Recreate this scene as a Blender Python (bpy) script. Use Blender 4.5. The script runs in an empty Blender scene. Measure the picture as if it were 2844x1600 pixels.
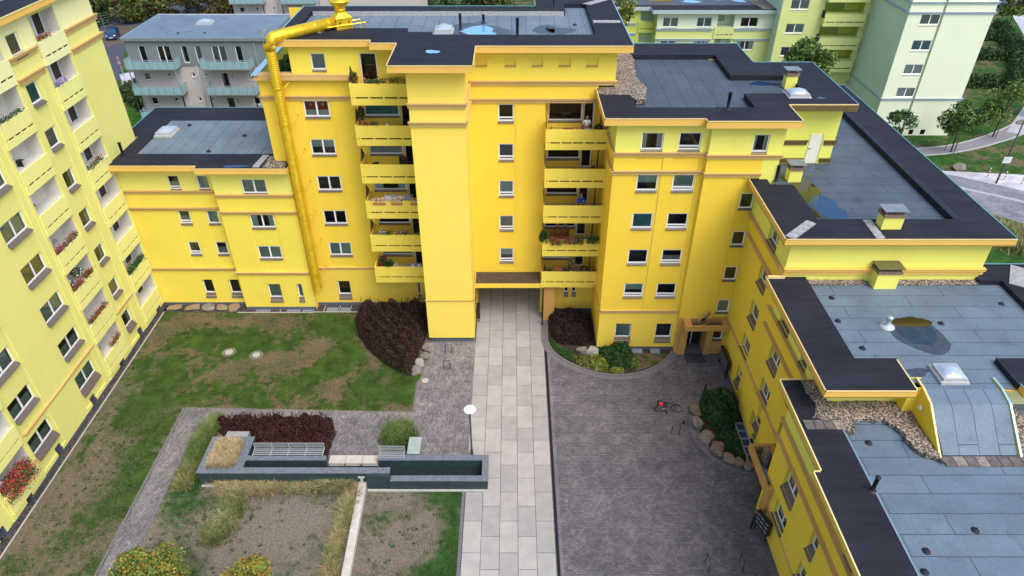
import bpy, math, random
import numpy as np
from mathutils import Matrix, Vector
random.seed(7)
R = math.radians
S = bpy.context.scene
COL = S.collection
# ------------------------------------------------------------------ camera
cd = bpy.data.cameras.new('camera'); cam = bpy.data.objects.new('camera', cd); COL.objects.link(cam)
cam.location = (0, 0, 34.0); cam.rotation_euler = (R(90 - 35.7), 0, 0)
cd.sensor_width = 36; cd.lens = 24.37; cd.clip_end = 2000; cd.clip_start = 0.5
S.camera = cam
# ------------------------------------------------------------------ light
SUN_AZ = R(138)      # clockwise from +y: the brightest part of the overcast sky lies to the right and a little behind
SUN_EL = R(56)
w = bpy.data.worlds.new('World'); S.world = w; w.use_nodes = True
nt = w.node_tree; bg = nt.nodes['Background']; sk = nt.nodes.new('ShaderNodeTexSky')
sk.sky_type = 'NISHITA'; sk.sun_disc = False; sk.sun_elevation = SUN_EL; sk.sun_rotation = SUN_AZ
sk.air_density = 1.0; sk.dust_density = 2.5; sk.ozone_density = 1.0
nt.links.new(sk.outputs[0], bg.inputs[0]); bg.inputs[1].default_value = 0.15
ld = bpy.data.lights.new('sun', 'SUN'); ld.energy = 1.55; ld.angle = R(42); ld.color = (1, .95, .87)
sun = bpy.data.objects.new('sun', ld); COL.objects.link(sun)
sd = Vector((math.sin(SUN_AZ) * math.cos(SUN_EL), math.cos(SUN_AZ) * math.cos(SUN_EL), math.sin(SUN_EL)))
sun.rotation_euler = (-sd).to_track_quat('-Z', 'Y').to_euler()
S.view_settings.view_transform = 'Standard'; S.view_settings.look = 'None'
S.view_settings.exposure = 0.76; S.view_settings.gamma = 1.0
S.cycles.max_bounces = 8; S.cycles.diffuse_bounces = 6; S.cycles.transparent_max_bounces = 8
# ------------------------------------------------------------------ materials
def hexlin(h):
    v = [int(h[i:i+2], 16) / 255 for i in (0, 2, 4)]
    return tuple(c / 12.92 if c <= .04045 else ((c + .055) / 1.055) ** 2.4 for c in v)
def newmat(name):
    m = bpy.data.materials.new(name); m.use_nodes = True
    n = m.node_tree.nodes; return m, n, m.node_tree.links, n['Principled BSDF']
def mixc(n, l, fac, a, b, mode='MIX'):
    x = n.new('ShaderNodeMix'); x.data_type = 'RGBA'; x.blend_type = mode
    for s, v in ((0, fac), (6, a), (7, b)):
        if hasattr(v, 'links') or hasattr(v, 'is_output'): l.new(v, x.inputs[s])
        else: x.inputs[s].default_value = v if s == 0 else (*v, 1)
    return x.outputs[2]
def ramp(n, l, src, a, b, ca=(0, 0, 0), cb=(1, 1, 1)):
    r = n.new('ShaderNodeValToRGB'); l.new(src, r.inputs[0])
    r.color_ramp.elements[0].position = a; r.color_ramp.elements[1].position = b
    r.color_ramp.elements[0].color = (*ca, 1); r.color_ramp.elements[1].color = (*cb, 1)
    return r.outputs[0]
def noise(n, l, scale, detail=4, vec=None, rough=.55, dist=0):
    t = n.new('ShaderNodeTexNoise'); t.inputs['Scale'].default_value = scale; t.inputs['Detail'].default_value = detail
    t.inputs['Roughness'].default_value = rough; t.inputs['Distortion'].default_value = dist
    if vec is None:
        c = n.new('ShaderNodeTexCoord'); vec = c.outputs['Object']
    l.new(vec, t.inputs['Vector']); return t.outputs['Fac']
def mapping(n, l, scale=(1, 1, 1), rot=(0, 0, 0), loc=(0, 0, 0)):
    c = n.new('ShaderNodeTexCoord'); m = n.new('ShaderNodeMapping')
    m.inputs['Scale'].default_value = scale; m.inputs['Rotation'].default_value = rot; m.inputs['Location'].default_value = loc
    l.new(c.outputs['Object'], m.inputs['Vector']); return m.outputs[0]
def bump(n, l, bs, h, strength=.3, dist=.02):
    b = n.new('ShaderNodeBump'); b.inputs['Strength'].default_value = strength; b.inputs['Distance'].default_value = dist
    l.new(h, b.inputs['Height']); l.new(b.outputs[0], bs.inputs['Normal'])
MT = {}
def plain(name, col, rough=.7, amt=.12, scale=3.0, metal=0.0, spec=.4, bstr=0, bsc=40):
    if name in MT: return MT[name]
    if isinstance(col, str): col = hexlin(col)
    m, n, l, bs = newmat(name)
    f = noise(n, l, scale)
    o = mixc(n, l, ramp(n, l, f, .3, .7), tuple(c * (1 - amt) for c in col), tuple(min(1, c * (1 + amt)) for c in col))
    l.new(o, bs.inputs['Base Color']); bs.inputs['Roughness'].default_value = rough
    bs.inputs['Metallic'].default_value = metal; bs.inputs['Specular IOR Level'].default_value = spec
    if bstr: bump(n, l, bs, noise(n, l, bsc), bstr)
    MT[name] = m; return m
def paint(name, col, dirt=.10):
    """facade paint: faint broad mottling, faint rain streaks running down, fine render grain"""
    if name in MT: return MT[name]
    if isinstance(col, str): col = hexlin(col)
    m, n, l, bs = newmat(name)
    f1 = noise(n, l, .35, 3)
    st = noise(n, l, 1.0, 3, mapping(n, l, (3.2, 3.2, .22)))
    g = noise(n, l, 55, 2)
    o = mixc(n, l, ramp(n, l, f1, .3, .7), tuple(c * (1 - dirt * .55) for c in col), col)
    grey = tuple(c * .80 + .02 for c in col)
    k = n.new('ShaderNodeMath'); k.operation = 'MULTIPLY'; l.new(ramp(n, l, st, .52, .78), k.inputs[0]); k.inputs[1].default_value = dirt * 2.3
    o = mixc(n, l, k.outputs[0], o, grey)
    # faint horizontal joints of the insulation panels
    br = n.new('ShaderNodeTexBrick'); sx = n.new('ShaderNodeSeparateXYZ'); cb = n.new('ShaderNodeCombineXYZ')
    tc = n.new('ShaderNodeTexCoord'); l.new(tc.outputs['Object'], sx.inputs[0])
    l.new(sx.outputs['X'], cb.inputs['X']); l.new(sx.outputs['Z'], cb.inputs['Y']); l.new(cb.outputs[0], br.inputs['Vector'])
    br.offset = 0; br.inputs['Scale'].default_value = 1; br.inputs['Brick Width'].default_value = 6.0
    br.inputs['Row Height'].default_value = 1.4; br.inputs['Mortar Size'].default_value = .012
    br.inputs['Color1'].default_value = br.inputs['Color2'].default_value = (1, 1, 1, 1); br.inputs['Mortar'].default_value = (.97, .97, .97, 1)
    o = mixc(n, l, 1.0, o, br.outputs['Color'], 'MULTIPLY')
    l.new(o, bs.inputs['Base Color']); bs.inputs['Roughness'].default_value = .82; bs.inputs['Specular IOR Level'].default_value = .25
    bump(n, l, bs, g, .15, .01)
    MT[name] = m; return m
def roofing(name, c1, c2, line, rot=0, bw=5.0, rh=1.0, ms=.022, rough=.62, loc=(0, 0, 0)):
    if name in MT: return MT[name]
    m, n, l, bs = newmat(name)
    v = mapping(n, l, (1, 1, 1), (0, 0, rot), loc)
    # wavy seams
    ns = n.new('ShaderNodeTexNoise'); ns.inputs['Scale'].default_value = 1.3; l.new(v, ns.inputs['Vector'])
    vm = n.new('ShaderNodeVectorMath'); vm.operation = 'MULTIPLY_ADD'; l.new(ns.outputs['Color'], vm.inputs[0])
    vm.inputs[1].default_value = (.07, .07, 0); l.new(v, vm.inputs[2])
    br = n.new('ShaderNodeTexBrick'); l.new(vm.outputs[0], br.inputs['Vector']); br.offset = .37
    br.inputs['Scale'].default_value = 1; br.inputs['Brick Width'].default_value = bw; br.inputs['Row Height'].default_value = rh
    br.inputs['Mortar Size'].default_value = ms; br.inputs['Mortar Smooth'].default_value = .3
    br.inputs['Color1'].default_value = (*c1, 1); br.inputs['Color2'].default_value = (*c2, 1); br.inputs['Mortar'].default_value = (*line, 1)
    f = noise(n, l, .45, 5, v); f2 = noise(n, l, 7, 4, v, .7); f3 = noise(n, l, 90, 2, v)
    o = mixc(n, l, 1.0, br.outputs['Color'], ramp(n, l, f, .3, .75, (.80, .80, .82), (1.18, 1.18, 1.14)), 'MULTIPLY')
    o = mixc(n, l, 1.0, o, ramp(n, l, f2, .25, .8, (.84, .84, .84), (1.15, 1.15, 1.15)), 'MULTIPLY')
    o = mixc(n, l, 1.0, o, ramp(n, l, f3, .3, .7, (.85, .85, .85), (1.15, 1.15, 1.15)), 'MULTIPLY')
    # old water marks, dull patches and a few welded repairs
    st = ramp(n, l, noise(n, l, .55, 6, None, .62, .6), .56, .64, (1, 1, 1), (.80, .82, .85)); o = mixc(n, l, 1.0, o, st, 'MULTIPLY')
    st = ramp(n, l, noise(n, l, 1.9, 5, None, .7, .3), .66, .70, (1, 1, 1), (1.16, 1.15, 1.12)); o = mixc(n, l, 1.0, o, st, 'MULTIPLY')
    st = ramp(n, l, noise(n, l, 24, 2, None, .5), .72, .74, (1, 1, 1), (.45, .45, .45)); o = mixc(n, l, 1.0, o, st, 'MULTIPLY')
    l.new(o, bs.inputs['Base Color']); bs.inputs['Roughness'].default_value = rough
    bump(n, l, bs, f3, .25, .01)
    MT[name] = m; return m
def bitumen(name, col, rot=0):
    if name in MT: return MT[name]
    m, n, l, bs = newmat(name)
    v = mapping(n, l, (.35, 2.6, 1), (0, 0, rot))
    f = noise(n, l, 1.0, 6, v, .65); f2 = noise(n, l, 80, 2); f1 = noise(n, l, .3, 3)
    o = mixc(n, l, ramp(n, l, f, .35, .8), tuple(c * .85 for c in col), tuple(c * 1.55 for c in col))
    o = mixc(n, l, 1.0, o, ramp(n, l, f1, .3, .7, (.8, .8, .8), (1.2, 1.17, 1.1)), 'MULTIPLY')
    o = mixc(n, l, 1.0, o, ramp(n, l, f2, .3, .7, (.8, .8, .8), (1.25, 1.25, 1.25)), 'MULTIPLY')
    l.new(o, bs.inputs['Base Color']); bs.inputs['Roughness'].default_value = .75; bs.inputs['Specular IOR Level'].default_value = .2
    bump(n, l, bs, f2, .3, .01)
    MT[name] = m; return m
def gravel(name, a, b, c, scale=14):
    if name in MT: return MT[name]
    m, n, l, bs = newmat(name)
    v = n.new('ShaderNodeTexVoronoi'); v.inputs['Scale'].default_value = scale
    tc = n.new('ShaderNodeTexCoord'); l.new(tc.outputs['Object'], v.inputs['Vector'])
    r = n.new('ShaderNodeValToRGB'); sp = n.new('ShaderNodeSeparateColor'); l.new(v.outputs['Color'], sp.inputs[0]); l.new(sp.outputs[0], r.inputs[0])
    e = r.color_ramp.elements; e[0].position = 0; e[0].color = (*a, 1); e[1].position = 1; e[1].color = (*c, 1)
    x = e.new(.5); x.color = (*b, 1); r.color_ramp.interpolation = 'LINEAR'
    d = ramp(n, l, v.outputs['Distance'], .0, .75, (1, 1, 1), (.12, .12, .12))
    o = mixc(n, l, 1.0, r.outputs[0], d, 'MULTIPLY')
    o = mixc(n, l, 1.0, o, ramp(n, l, noise(n, l, .8, 3), .3, .7, (.75, .75, .75), (1.15, 1.15, 1.15)), 'MULTIPLY')
    l.new(o, bs.inputs['Base Color']); bs.inputs['Roughness'].default_value = .9; bump(n, l, bs, d, .6, .03)
    MT[name] = m; return m
def pavers(name, c1, c2, joint, bw=.2, rh=.14, rot=0, patch=.5):
    if name in MT: return MT[name]
    m, n, l, bs = newmat(name)
    v = mapping(n, l, (1, 1, 1), (0, 0, rot))
    br = n.new('ShaderNodeTexBrick'); l.new(v, br.inputs['Vector']); br.offset = .5
    br.inputs['Scale'].default_value = 1; br.inputs['Brick Width'].default_value = bw; br.inputs['Row Height'].default_value = rh
    br.inputs['Mortar Size'].default_value = .009; br.inputs['Mortar Smooth'].default_value = .2
    br.inputs['Color1'].default_value = (*c1, 1); br.inputs['Color2'].default_value = (*c2, 1); br.inputs['Mortar'].default_value = (*joint, 1)
    f = noise(n, l, .9, 5); f1 = noise(n, l, .17, 4); f3 = noise(n, l, 30, 3)
    o = mixc(n, l, 1.0, br.outputs['Color'], ramp(n, l, f, .35, .7, (.78, .78, .80), (1.25, 1.22, 1.2)), 'MULTIPLY')
    o = mixc(n, l, 1.0, o, ramp(n, l, noise(n, l, 1.7, 2), .60, .68, (1, 1, 1), (1.3, 1.27, 1.24)), 'MULTIPLY')
    o = mixc(n, l, 1.0, o, ramp(n, l, f1, .3, .7, (.8, .8, .83), (1.15, 1.13, 1.1)), 'MULTIPLY')
    o = mixc(n, l, 1.0, o, ramp(n, l, f3, .3, .7, (.82, .82, .82), (1.18, 1.18, 1.18)), 'MULTIPLY')
    l.new(o, bs.inputs['Base Color']); bs.inputs['Roughness'].default_value = .85; bump(n, l, bs, br.outputs['Fac'], .4, -.01)
    MT[name] = m; return m
def grass(name, t0, t1, green=(.030, .075, .012), dry=(.17, .135, .105), blobs=()):
    """mown lawn, green turf and dried-out patches; t0..t1 = threshold of the dry patches"""
    if name in MT: return MT[name]
    m, n, l, bs = newmat(name); t0 += .12; t1 += .17
    a = noise(n, l, .34, 6, None, .68, .4); b = noise(n, l, 2.2, 5, None, .7); c = noise(n, l, 16, 5, None, .75)
    s = n.new('ShaderNodeMath'); s.operation = 'MULTIPLY_ADD'; l.new(b, s.inputs[0]); s.inputs[1].default_value = .42; l.new(a, s.inputs[2])
    s2 = n.new('ShaderNodeMath'); s2.operation = 'MULTIPLY_ADD'; l.new(c, s2.inputs[0]); s2.inputs[1].default_value = .46; l.new(s.outputs[0], s2.inputs[2])
    cur = s2.outputs[0]
    for (bx, by, rx, ry, wt) in blobs:      # places where the turf stays greener (wt > 0) or is worn out (wt < 0)
        mp = mapping(n, l, (1 / rx, 1 / ry, 0), (0, 0, 0), (-bx / rx, -by / ry, 0)); ln = n.new('ShaderNodeVectorMath'); ln.operation = 'LENGTH'; l.new(mp, ln.inputs[0])
        mr = n.new('ShaderNodeMapRange'); l.new(ln.outputs['Value'], mr.inputs[0]); mr.inputs[1].default_value = .3; mr.inputs[2].default_value = 1.1; mr.inputs[3].default_value = wt; mr.inputs[4].default_value = 0
        sb = n.new('ShaderNodeMath'); sb.operation = 'SUBTRACT'; l.new(cur, sb.inputs[0]); l.new(mr.outputs[0], sb.inputs[1]); cur = sb.outputs[0]
    fac = ramp(n, l, cur, t0, t1)
    g1 = mixc(n, l, ramp(n, l, noise(n, l, 1.1, 4), .3, .7), tuple(x * .62 for x in green), tuple(x * 1.35 for x in green))
    d1 = mixc(n, l, ramp(n, l, noise(n, l, 9, 4), .3, .7), tuple(x * .65 for x in dry), tuple(x * 1.25 for x in dry))
    o = mixc(n, l, fac, g1, d1)
    o = mixc(n, l, 1.0, o, ramp(n, l, noise(n, l, 42, 3, None, .7), .25, .75, (.35, .35, .35), (1.65, 1.65, 1.65)), 'MULTIPLY')
    l.new(o, bs.inputs['Base Color']); bs.inputs['Roughness'].default_value = .95; bs.inputs['Specular IOR Level'].default_value = .1
    bump(n, l, bs, c, .7, .06)
    MT[name] = m; return m
def leafmat(name, col, amt=.35, sc=1.7, rough=.6, trans=0.0):
    if name in MT: return MT[name]
    if isinstance(col, str): col = hexlin(col)
    m, n, l, bs = newmat(name)
    o = mixc(n, l, ramp(n, l, noise(n, l, sc, 3), .3, .7), tuple(c * (1 - amt) for c in col), tuple(c * (1 + amt) for c in col))
    l.new(o, bs.inputs['Base Color']); bs.inputs['Roughness'].default_value = rough; bs.inputs['Specular IOR Level'].default_value = .25
    MT[name] = m; return m
def glassmat(name, tint, fac=.12):
    m, n, l, bs = newmat(name)
    n.remove(bs); out = n['Material Output']
    tr = n.new('ShaderNodeBsdfTransparent'); tr.inputs[0].default_value = (*tint, 1)
    gl = n.new('ShaderNodeBsdfGlossy'); gl.inputs['Roughness'].default_value = .03; gl.inputs[0].default_value = (.9, .95, .95, 1)
    fr = n.new('ShaderNodeFresnel'); fr.inputs[0].default_value = 1.5
    ad = n.new('ShaderNodeMath'); ad.operation = 'ADD'; ad.inputs[1].default_value = fac; l.new(fr.outputs[0], ad.inputs[0])
    mx = n.new('ShaderNodeMixShader'); l.new(ad.outputs[0], mx.inputs[0]); l.new(tr.outputs[0], mx.inputs[1]); l.new(gl.outputs[0], mx.inputs[2])
    l.new(mx.outputs[0], out.inputs[0]); MT[name] = m; return m
# ------------------------------------------------------------------ object helpers
WM = {}
def link(o, parent=None, W=None):
    COL.objects.link(o)
    if W is None: W = WM[parent.name] if parent else Matrix()
    if parent:
        o.parent = parent; o.matrix_basis = WM[parent.name].inverted() @ W
    else: o.matrix_basis = W
    WM[o.name] = W; return o
def fr(ox, oy, rot=0, z=0): return Matrix.Translation((ox, oy, z)) @ Matrix.Rotation(R(rot), 4, 'Z')
def tag(o, label=None, cat=None, group=None, kind=None):
    if label: o['label'] = label
    if cat: o['category'] = cat
    if group: o['group'] = group
    if kind: o['kind'] = kind
    return o
def thing(name, label, cat, loc=(0, 0, 0), rot=0, group=None):
    o = bpy.data.objects.new(name, None); o.empty_display_size = .3
    link(o, None, fr(loc[0], loc[1], rot, loc[2])); return tag(o, label, cat, group)
def copy_thing(root, loc, rot=0, label=None, cat=None, group=None, scale=1):
    def rec(o, par):
        c = o.copy(); COL.objects.link(c); c.parent = par
        WM[c.name] = WM[o.name]
        for ch in list(o.children): rec(ch, c)
        return c
    r = rec(root, None); r.matrix_basis = fr(loc[0], loc[1], rot, loc[2]) @ Matrix.Scale(scale, 4)
    WM[r.name] = r.matrix_basis.copy()
    if label: r['label'] = label
    if group: r['group'] = group
    return r
class MB:
    def __init__(s): s.V = []; s.F = []; s.M = []
    def quad(s, pts, m=0):
        b = len(s.V); s.V += [tuple(p) for p in pts]; s.F.append(tuple(range(b, b + len(pts)))); s.M.append(m)
    def box(s, x0, x1, y0, y1, z0, z1, m=0, mt=None, T=None):
        b = len(s.V); P = [(x0, y0, z0), (x1, y0, z0), (x1, y1, z0), (x0, y1, z0), (x0, y0, z1), (x1, y0, z1), (x1, y1, z1), (x0, y1, z1)]
        if T is not None: P = [tuple(T @ Vector(p)) for p in P]
        s.V += P
        for i, f in enumerate(((3, 2, 1, 0), (4, 5, 6, 7), (0, 1, 5, 4), (1, 2, 6, 5), (2, 3, 7, 6), (3, 0, 4, 7))):
            s.F.append(tuple(b + k for k in f)); s.M.append(mt if (mt is not None and i == 1) else m)
    def prism(s, poly, z0, z1, m=0, mt=None, mb=None, bottom=True, zf=None, top=True):
        b = len(s.V); n = len(poly)
        a = sum(poly[i][0] * poly[(i + 1) % n][1] - poly[(i + 1) % n][0] * poly[i][1] for i in range(n))
        if a < 0: poly = poly[::-1]
        s.V += [(p[0], p[1], z0) for p in poly] + [(p[0], p[1], z1 if zf is None else zf(p)) for p in poly]
        if top: s.F.append(tuple(b + n + i for i in range(n))); s.M.append(m if mt is None else mt)
        if bottom: s.F.append(tuple(b + i for i in range(n))[::-1]); s.M.append(m if mb is None else mb)
        for i in range(n):
            j = (i + 1) % n; s.F.append((b + i, b + j, b + n + j, b + n + i)); s.M.append(m)
    def tube(s, path, r, n=10, m=0, cap=True, flat=1.0):
        path = [Vector(p) for p in path]; rs = r if isinstance(r, (list, tuple)) else [r] * len(path)
        b = len(s.V); up = Vector((0, 0, 1))
        for i, p in enumerate(path):
            d = (path[min(i + 1, len(path) - 1)] - path[max(i - 1, 0)]).normalized()
            a = d.cross(up) if abs(d.dot(up)) < .95 else d.cross(Vector((0, 1, 0)))
            a.normalize(); c = d.cross(a).normalized()
            # mitre
            k = 1.0
            for t in range(n):
                th = 2 * math.pi * t / n; q = p + (a * math.cos(th) + c * math.sin(th) * flat) * rs[i] * k; s.V.append(tuple(q))
        for i in range(len(path) - 1):
            for t in range(n):
                u = (t + 1) % n; s.F.append((b + i * n + t, b + i * n + u, b + (i + 1) * n + u, b + (i + 1) * n + t)); s.M.append(m)
        if cap:
            s.F.append(tuple(b + t for t in range(n))[::-1]); s.M.append(m)
            e = b + (len(path) - 1) * n; s.F.append(tuple(e + t for t in range(n))); s.M.append(m)
    def lathe(s, prof, n=20, m=0, c=(0, 0, 0), cap=False):
        b = len(s.V)
        for r_, z in prof:
            for t in range(n):
                th = 2 * math.pi * t / n; s.V.append((c[0] + r_ * math.cos(th), c[1] + r_ * math.sin(th), c[2] + z))
        for i in range(len(prof) - 1):
            for t in range(n):
                u = (t + 1) % n; s.F.append((b + i * n + t, b + i * n + u, b + (i + 1) * n + u, b + (i + 1) * n + t)); s.M.append(m)
        if cap:
            s.F.append(tuple(b + t for t in range(n))[::-1]); s.M.append(m)
            e = b + (len(prof) - 1) * n; s.F.append(tuple(e + t for t in range(n))); s.M.append(m)
    def mesh(s, name, mats, smooth=False):
        me = bpy.data.meshes.new(name); me.from_pydata(s.V, [], s.F)
        for m in (mats if isinstance(mats, (list, tuple)) else [mats]): me.materials.append(m)
        me.polygons.foreach_set('material_index', s.M)
        if smooth:
            me.polygons.foreach_set('use_smooth', [True] * len(s.F))
        me.update(); return me
    def build(s, name, mats, parent=None, W=None, smooth=False):
        return link(bpy.data.objects.new(name, s.mesh(name, mats, smooth)), parent, W)
def relief(mb, a0, a1, b0, b1, regs, fn, m0=0, d0=0.0, start=True):
    """stepped surface on a grid: regs = (a0,a1,b0,b1,depth|None,mat,face)"""
    A = {a0, a1}; B = {b0, b1}
    for r in regs:
        for v in r[0:2]:
            if a0 < v < a1: A.add(v)
        for v in r[2:4]:
            if b0 < v < b1: B.add(v)
    A = sorted(A); B = sorted(B); C = {}
    for i in range(len(A) - 1):
        x = (A[i] + A[i + 1]) / 2
        for j in range(len(B) - 1):
            y = (B[j] + B[j + 1]) / 2; v = (d0, m0, True) if start else (None, 0, False)
            for r in regs:
                if r[0] < x < r[1] and r[2] < y < r[3]:
                    dd = r[4]; 
                    if dd == 'keep': dd = v[0]
                    v = (dd, r[5], r[6] if len(r) > 6 else True)
            C[i, j] = v
    for (i, j), (d, m, f) in C.items():
        if d is None: continue
        x0, x1, y0, y1 = A[i], A[i + 1], B[j], B[j + 1]
        if f: mb.quad([fn(x0, y0, d), fn(x1, y0, d), fn(x1, y1, d), fn(x0, y1, d)], m)
        for (k, q, w_) in ((i + 1, j, 0), (i, j + 1, 1)):
            o = C.get((k, q))
            if o is None or o[0] is None or abs(o[0] - d) < 1e-6: continue
            mm = m if d > o[0] else o[1]
            if w_ == 0: mb.quad([fn(x1, y0, d), fn(x1, y1, d), fn(x1, y1, o[0]), fn(x1, y0, o[0])], mm)
            else: mb.quad([fn(x0, y1, d), fn(x1, y1, d), fn(x1, y1, o[0]), fn(x0, y1, o[0])], mm)
wallfn = lambda u, z, d: (u, d, z)
roofn = lambda x, y, h: (x, y, h)
# ------------------------------------------------------------------ foliage helpers
def leaves(name, P, size, mats, parent=None, W=None, aspect=1.6, up=0.0, seed=1, jitter=.4, curl=True):
    """many leaf-sized quads (two triangles) at the points P"""
    rg = np.random.default_rng(seed); P = np.asarray(P, dtype=float); N = len(P)
    d = rg.normal(size=(N, 3)); d[:, 2] += up; d /= np.linalg.norm(d, axis=1)[:, None]
    e = rg.normal(size=(N, 3)); e -= (e * d).sum(1)[:, None] * d; e /= np.linalg.norm(e, axis=1)[:, None]
    s = size * (1 + jitter * rg.uniform(-1, 1, N)); a = d * (s * aspect)[:, None] * .5; b = e * s[:, None] * .5
    V = np.empty((N, 4, 3)); V[:, 0] = P - a; V[:, 1] = P + b; V[:, 2] = P + a; V[:, 3] = P - b
    me = bpy.data.meshes.new(name); me.vertices.add(N * 4); me.vertices.foreach_set('co', V.reshape(-1))
    me.loops.add(N * 4); me.loops.foreach_set('vertex_index', np.arange(N * 4, dtype=np.int32))
    me.polygons.add(N); me.polygons.foreach_set('loop_start', np.arange(0, N * 4, 4, dtype=np.int32))
    try: me.polygons.foreach_set('loop_total', np.full(N, 4, dtype=np.int32))
    except Exception: pass
    for m in mats: me.materials.append(m)
    me.polygons.foreach_set('material_index', rg.integers(0, len(mats), N).astype(np.int32))
    me.update(calc_edges=True); me.validate()
    return link(bpy.data.objects.new(name, me), parent, W)
def blades(name, roots, h, wd, mats, parent=None, W=None, lean=.5, seed=1):
    """grass blades: bent two-segment strips from the root points"""
    rg = np.random.default_rng(seed); P = np.asarray(roots, dtype=float); N = len(P)
    th = rg.uniform(0, 2 * np.pi, N); H = h * rg.uniform(.6, 1.15, N); L = lean * H * rg.uniform(.2, 1.2, N)
    dx = np.cos(th); dy = np.sin(th); sx = -dy * wd / 2; sy = dx * wd / 2
    V = np.zeros((N, 5, 3))
    V[:, 0] = P + np.c_[sx, sy, 0 * sx]; V[:, 1] = P - np.c_[sx, sy, 0 * sx]
    mid = P + np.c_[dx * L * .35, dy * L * .35, H * .62]
    V[:, 2] = mid - np.c_[sx, sy, 0 * sx] * .8; V[:, 3] = mid + np.c_[sx, sy, 0 * sx] * .8
    V[:, 4] = P + np.c_[dx * L, dy * L, H * .88]
    idx = np.arange(N, dtype=np.int32)[:, None] * 5
    loops = np.concatenate([idx + np.array([[0, 1, 2, 3]]), idx + np.array([[3, 2, 4]])], axis=1).astype(np.int32).reshape(-1)
    me = bpy.data.meshes.new(name); me.vertices.add(N * 5); me.vertices.foreach_set('co', V.reshape(-1))
    me.loops.add(N * 7); me.loops.foreach_set('vertex_index', loops)
    ls = np.stack([np.arange(N) * 7, np.arange(N) * 7 + 4], 1).reshape(-1).astype(np.int32)
    me.polygons.add(2 * N); me.polygons.foreach_set('loop_start', ls)
    try: me.polygons.foreach_set('loop_total', np.tile(np.array([4, 3], dtype=np.int32), N))
    except Exception: pass
    for m in mats: me.materials.append(m)
    me.polygons.foreach_set('material_index', np.repeat(rg.integers(0, len(mats), N), 2).astype(np.int32))
    me.update(calc_edges=True); me.validate()
    return link(bpy.data.objects.new(name, me), parent, W)
def inpoly(P, poly):
    x, y = P[:, 0], P[:, 1]; c = np.zeros(len(P), bool); n = len(poly)
    for i in range(n):
        x0, y0 = poly[i]; x1, y1 = poly[(i + 1) % n]
        k = ((y0 > y) != (y1 > y)) & (x < (x1 - x0) * (y - y0) / ((y1 - y0) if y1 != y0 else 1e-9) + x0); c ^= k
    return c
def polypts(poly, n, seed=1):
    rg = np.random.default_rng(seed); q = np.array(poly); lo = q.min(0); hi = q.max(0); out = np.zeros((0, 2))
    while len(out) < n:
        p = rg.uniform(lo, hi, (n * 2, 2)); out = np.vstack([out, p[inpoly(p, poly)]])
    return out[:n]
def edgedist(P, poly):
    d = np.full(len(P), 1e9); n = len(poly)
    for i in range(n):
        a = np.array(poly[i]); b = np.array(poly[(i + 1) % n]); ab = b - a
        t = np.clip(((P - a) @ ab) / max(ab @ ab, 1e-9), 0, 1); d = np.minimum(d, np.linalg.norm(P - (a + t[:, None] * ab), axis=1))
    return d
def mound(poly, h, n, seed=1, rim=.7, shell=.35, base=0.0):
    """points through the body of a clipped or wild shrub bed, most of them near its surface, with an uneven top"""
    rg = np.random.default_rng(seed); p = polypts(poly, n, seed); e = edgedist(p, poly)
    top = h * np.minimum(1, (e / rim)) ** .5
    top *= .86 + .14 * np.sin(p[:, 0] * 3.1 + 1.3 * np.sin(p[:, 1] * 2.3)) + .12 * np.sin(p[:, 0] * 7 + p[:, 1] * 5)
    z = base + np.maximum(.02, top) * (1 - shell * rg.uniform(0, 1, n) ** 1.6 * np.where(rg.uniform(size=n) < .2, 2.5, 1))
    return np.c_[p, np.maximum(z, base + .02)]
def ball(c, r, n, seed=1, sq=1.0, clump=0.0):
    rg = np.random.default_rng(seed); d = rg.normal(size=(n, 3)); d /= np.linalg.norm(d, axis=1)[:, None]
    rad = r * rg.uniform(0, 1, n) ** .3
    if clump: rad *= 1 + clump * np.sin(d[:, 0] * 5 + seed) * np.sin(d[:, 1] * 6 + 1.7 * seed) * np.cos(d[:, 2] * 4)
    p = d * rad[:, None]; p[:, 2] *= sq; return p + np.array(c)
# ------------------------------------------------------------------ palette
PL = plain('plinth grey', (.10, .11, .15), .8)
TAN = paint('cornice tan', (.60, .395, .15), .12)
FAS = paint('fascia ochre', (.80, .50, .11), .14)
Y_A_WASHED = paint('tower yellow', (.78, .755, .235)); Y_AT = paint('tower attic yellow', (.84, .83, .42))  # paler than the neighbouring houses: the wash of sky light is in the colour
Y_B = paint('link yellow', (.87, .70, .095)); Y_BT = paint('link attic yellow', (.86, .80, .19))
Y_C = paint('house yellow', (.90, .645, .062)); Y_ST = paint('stair tower yellow', (.92, .70, .115), .05); Y_CT = paint('house attic yellow', (.86, .70, .085))
Y_CG = paint('house ground yellow', (.86, .63, .08))
Y_P = paint('parapet yellow', (.88, .69, .10)); Y_PS = paint('tower parapet washed yellow', (.82, .80, .28))  # pale parapets of the tower, with the same sky wash in the colour
Y_D = paint('corner yellow', (.89, .63, .058)); Y_DT = paint('corner attic yellow', (.84, .80, .16))
Y_E = paint('wing yellow', (.86, .645, .065), .12); Y_ET = paint('wing attic yellow', (.80, .80, .16)); Y_EB = paint('wing band yellow', (.86, .63, .05))
TANE = paint('wing cornice tan', (.62, .38, .15), .16); PORT = paint('portal tan', (.58, .33, .09), .2)
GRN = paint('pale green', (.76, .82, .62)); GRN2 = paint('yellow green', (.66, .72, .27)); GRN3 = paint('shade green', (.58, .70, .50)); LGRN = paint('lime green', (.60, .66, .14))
GCOR = paint('grey cornice', (.42, .50, .52), .1)
WHT = plain('white render', (.62, .60, .55), .85, .05, 1.0)
PVC = plain('white window plastic', (.82, .83, .85), .4, .03, 1.0)
SILL = plain('sill taupe', (.12, .095, .09), .5, .1)
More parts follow.
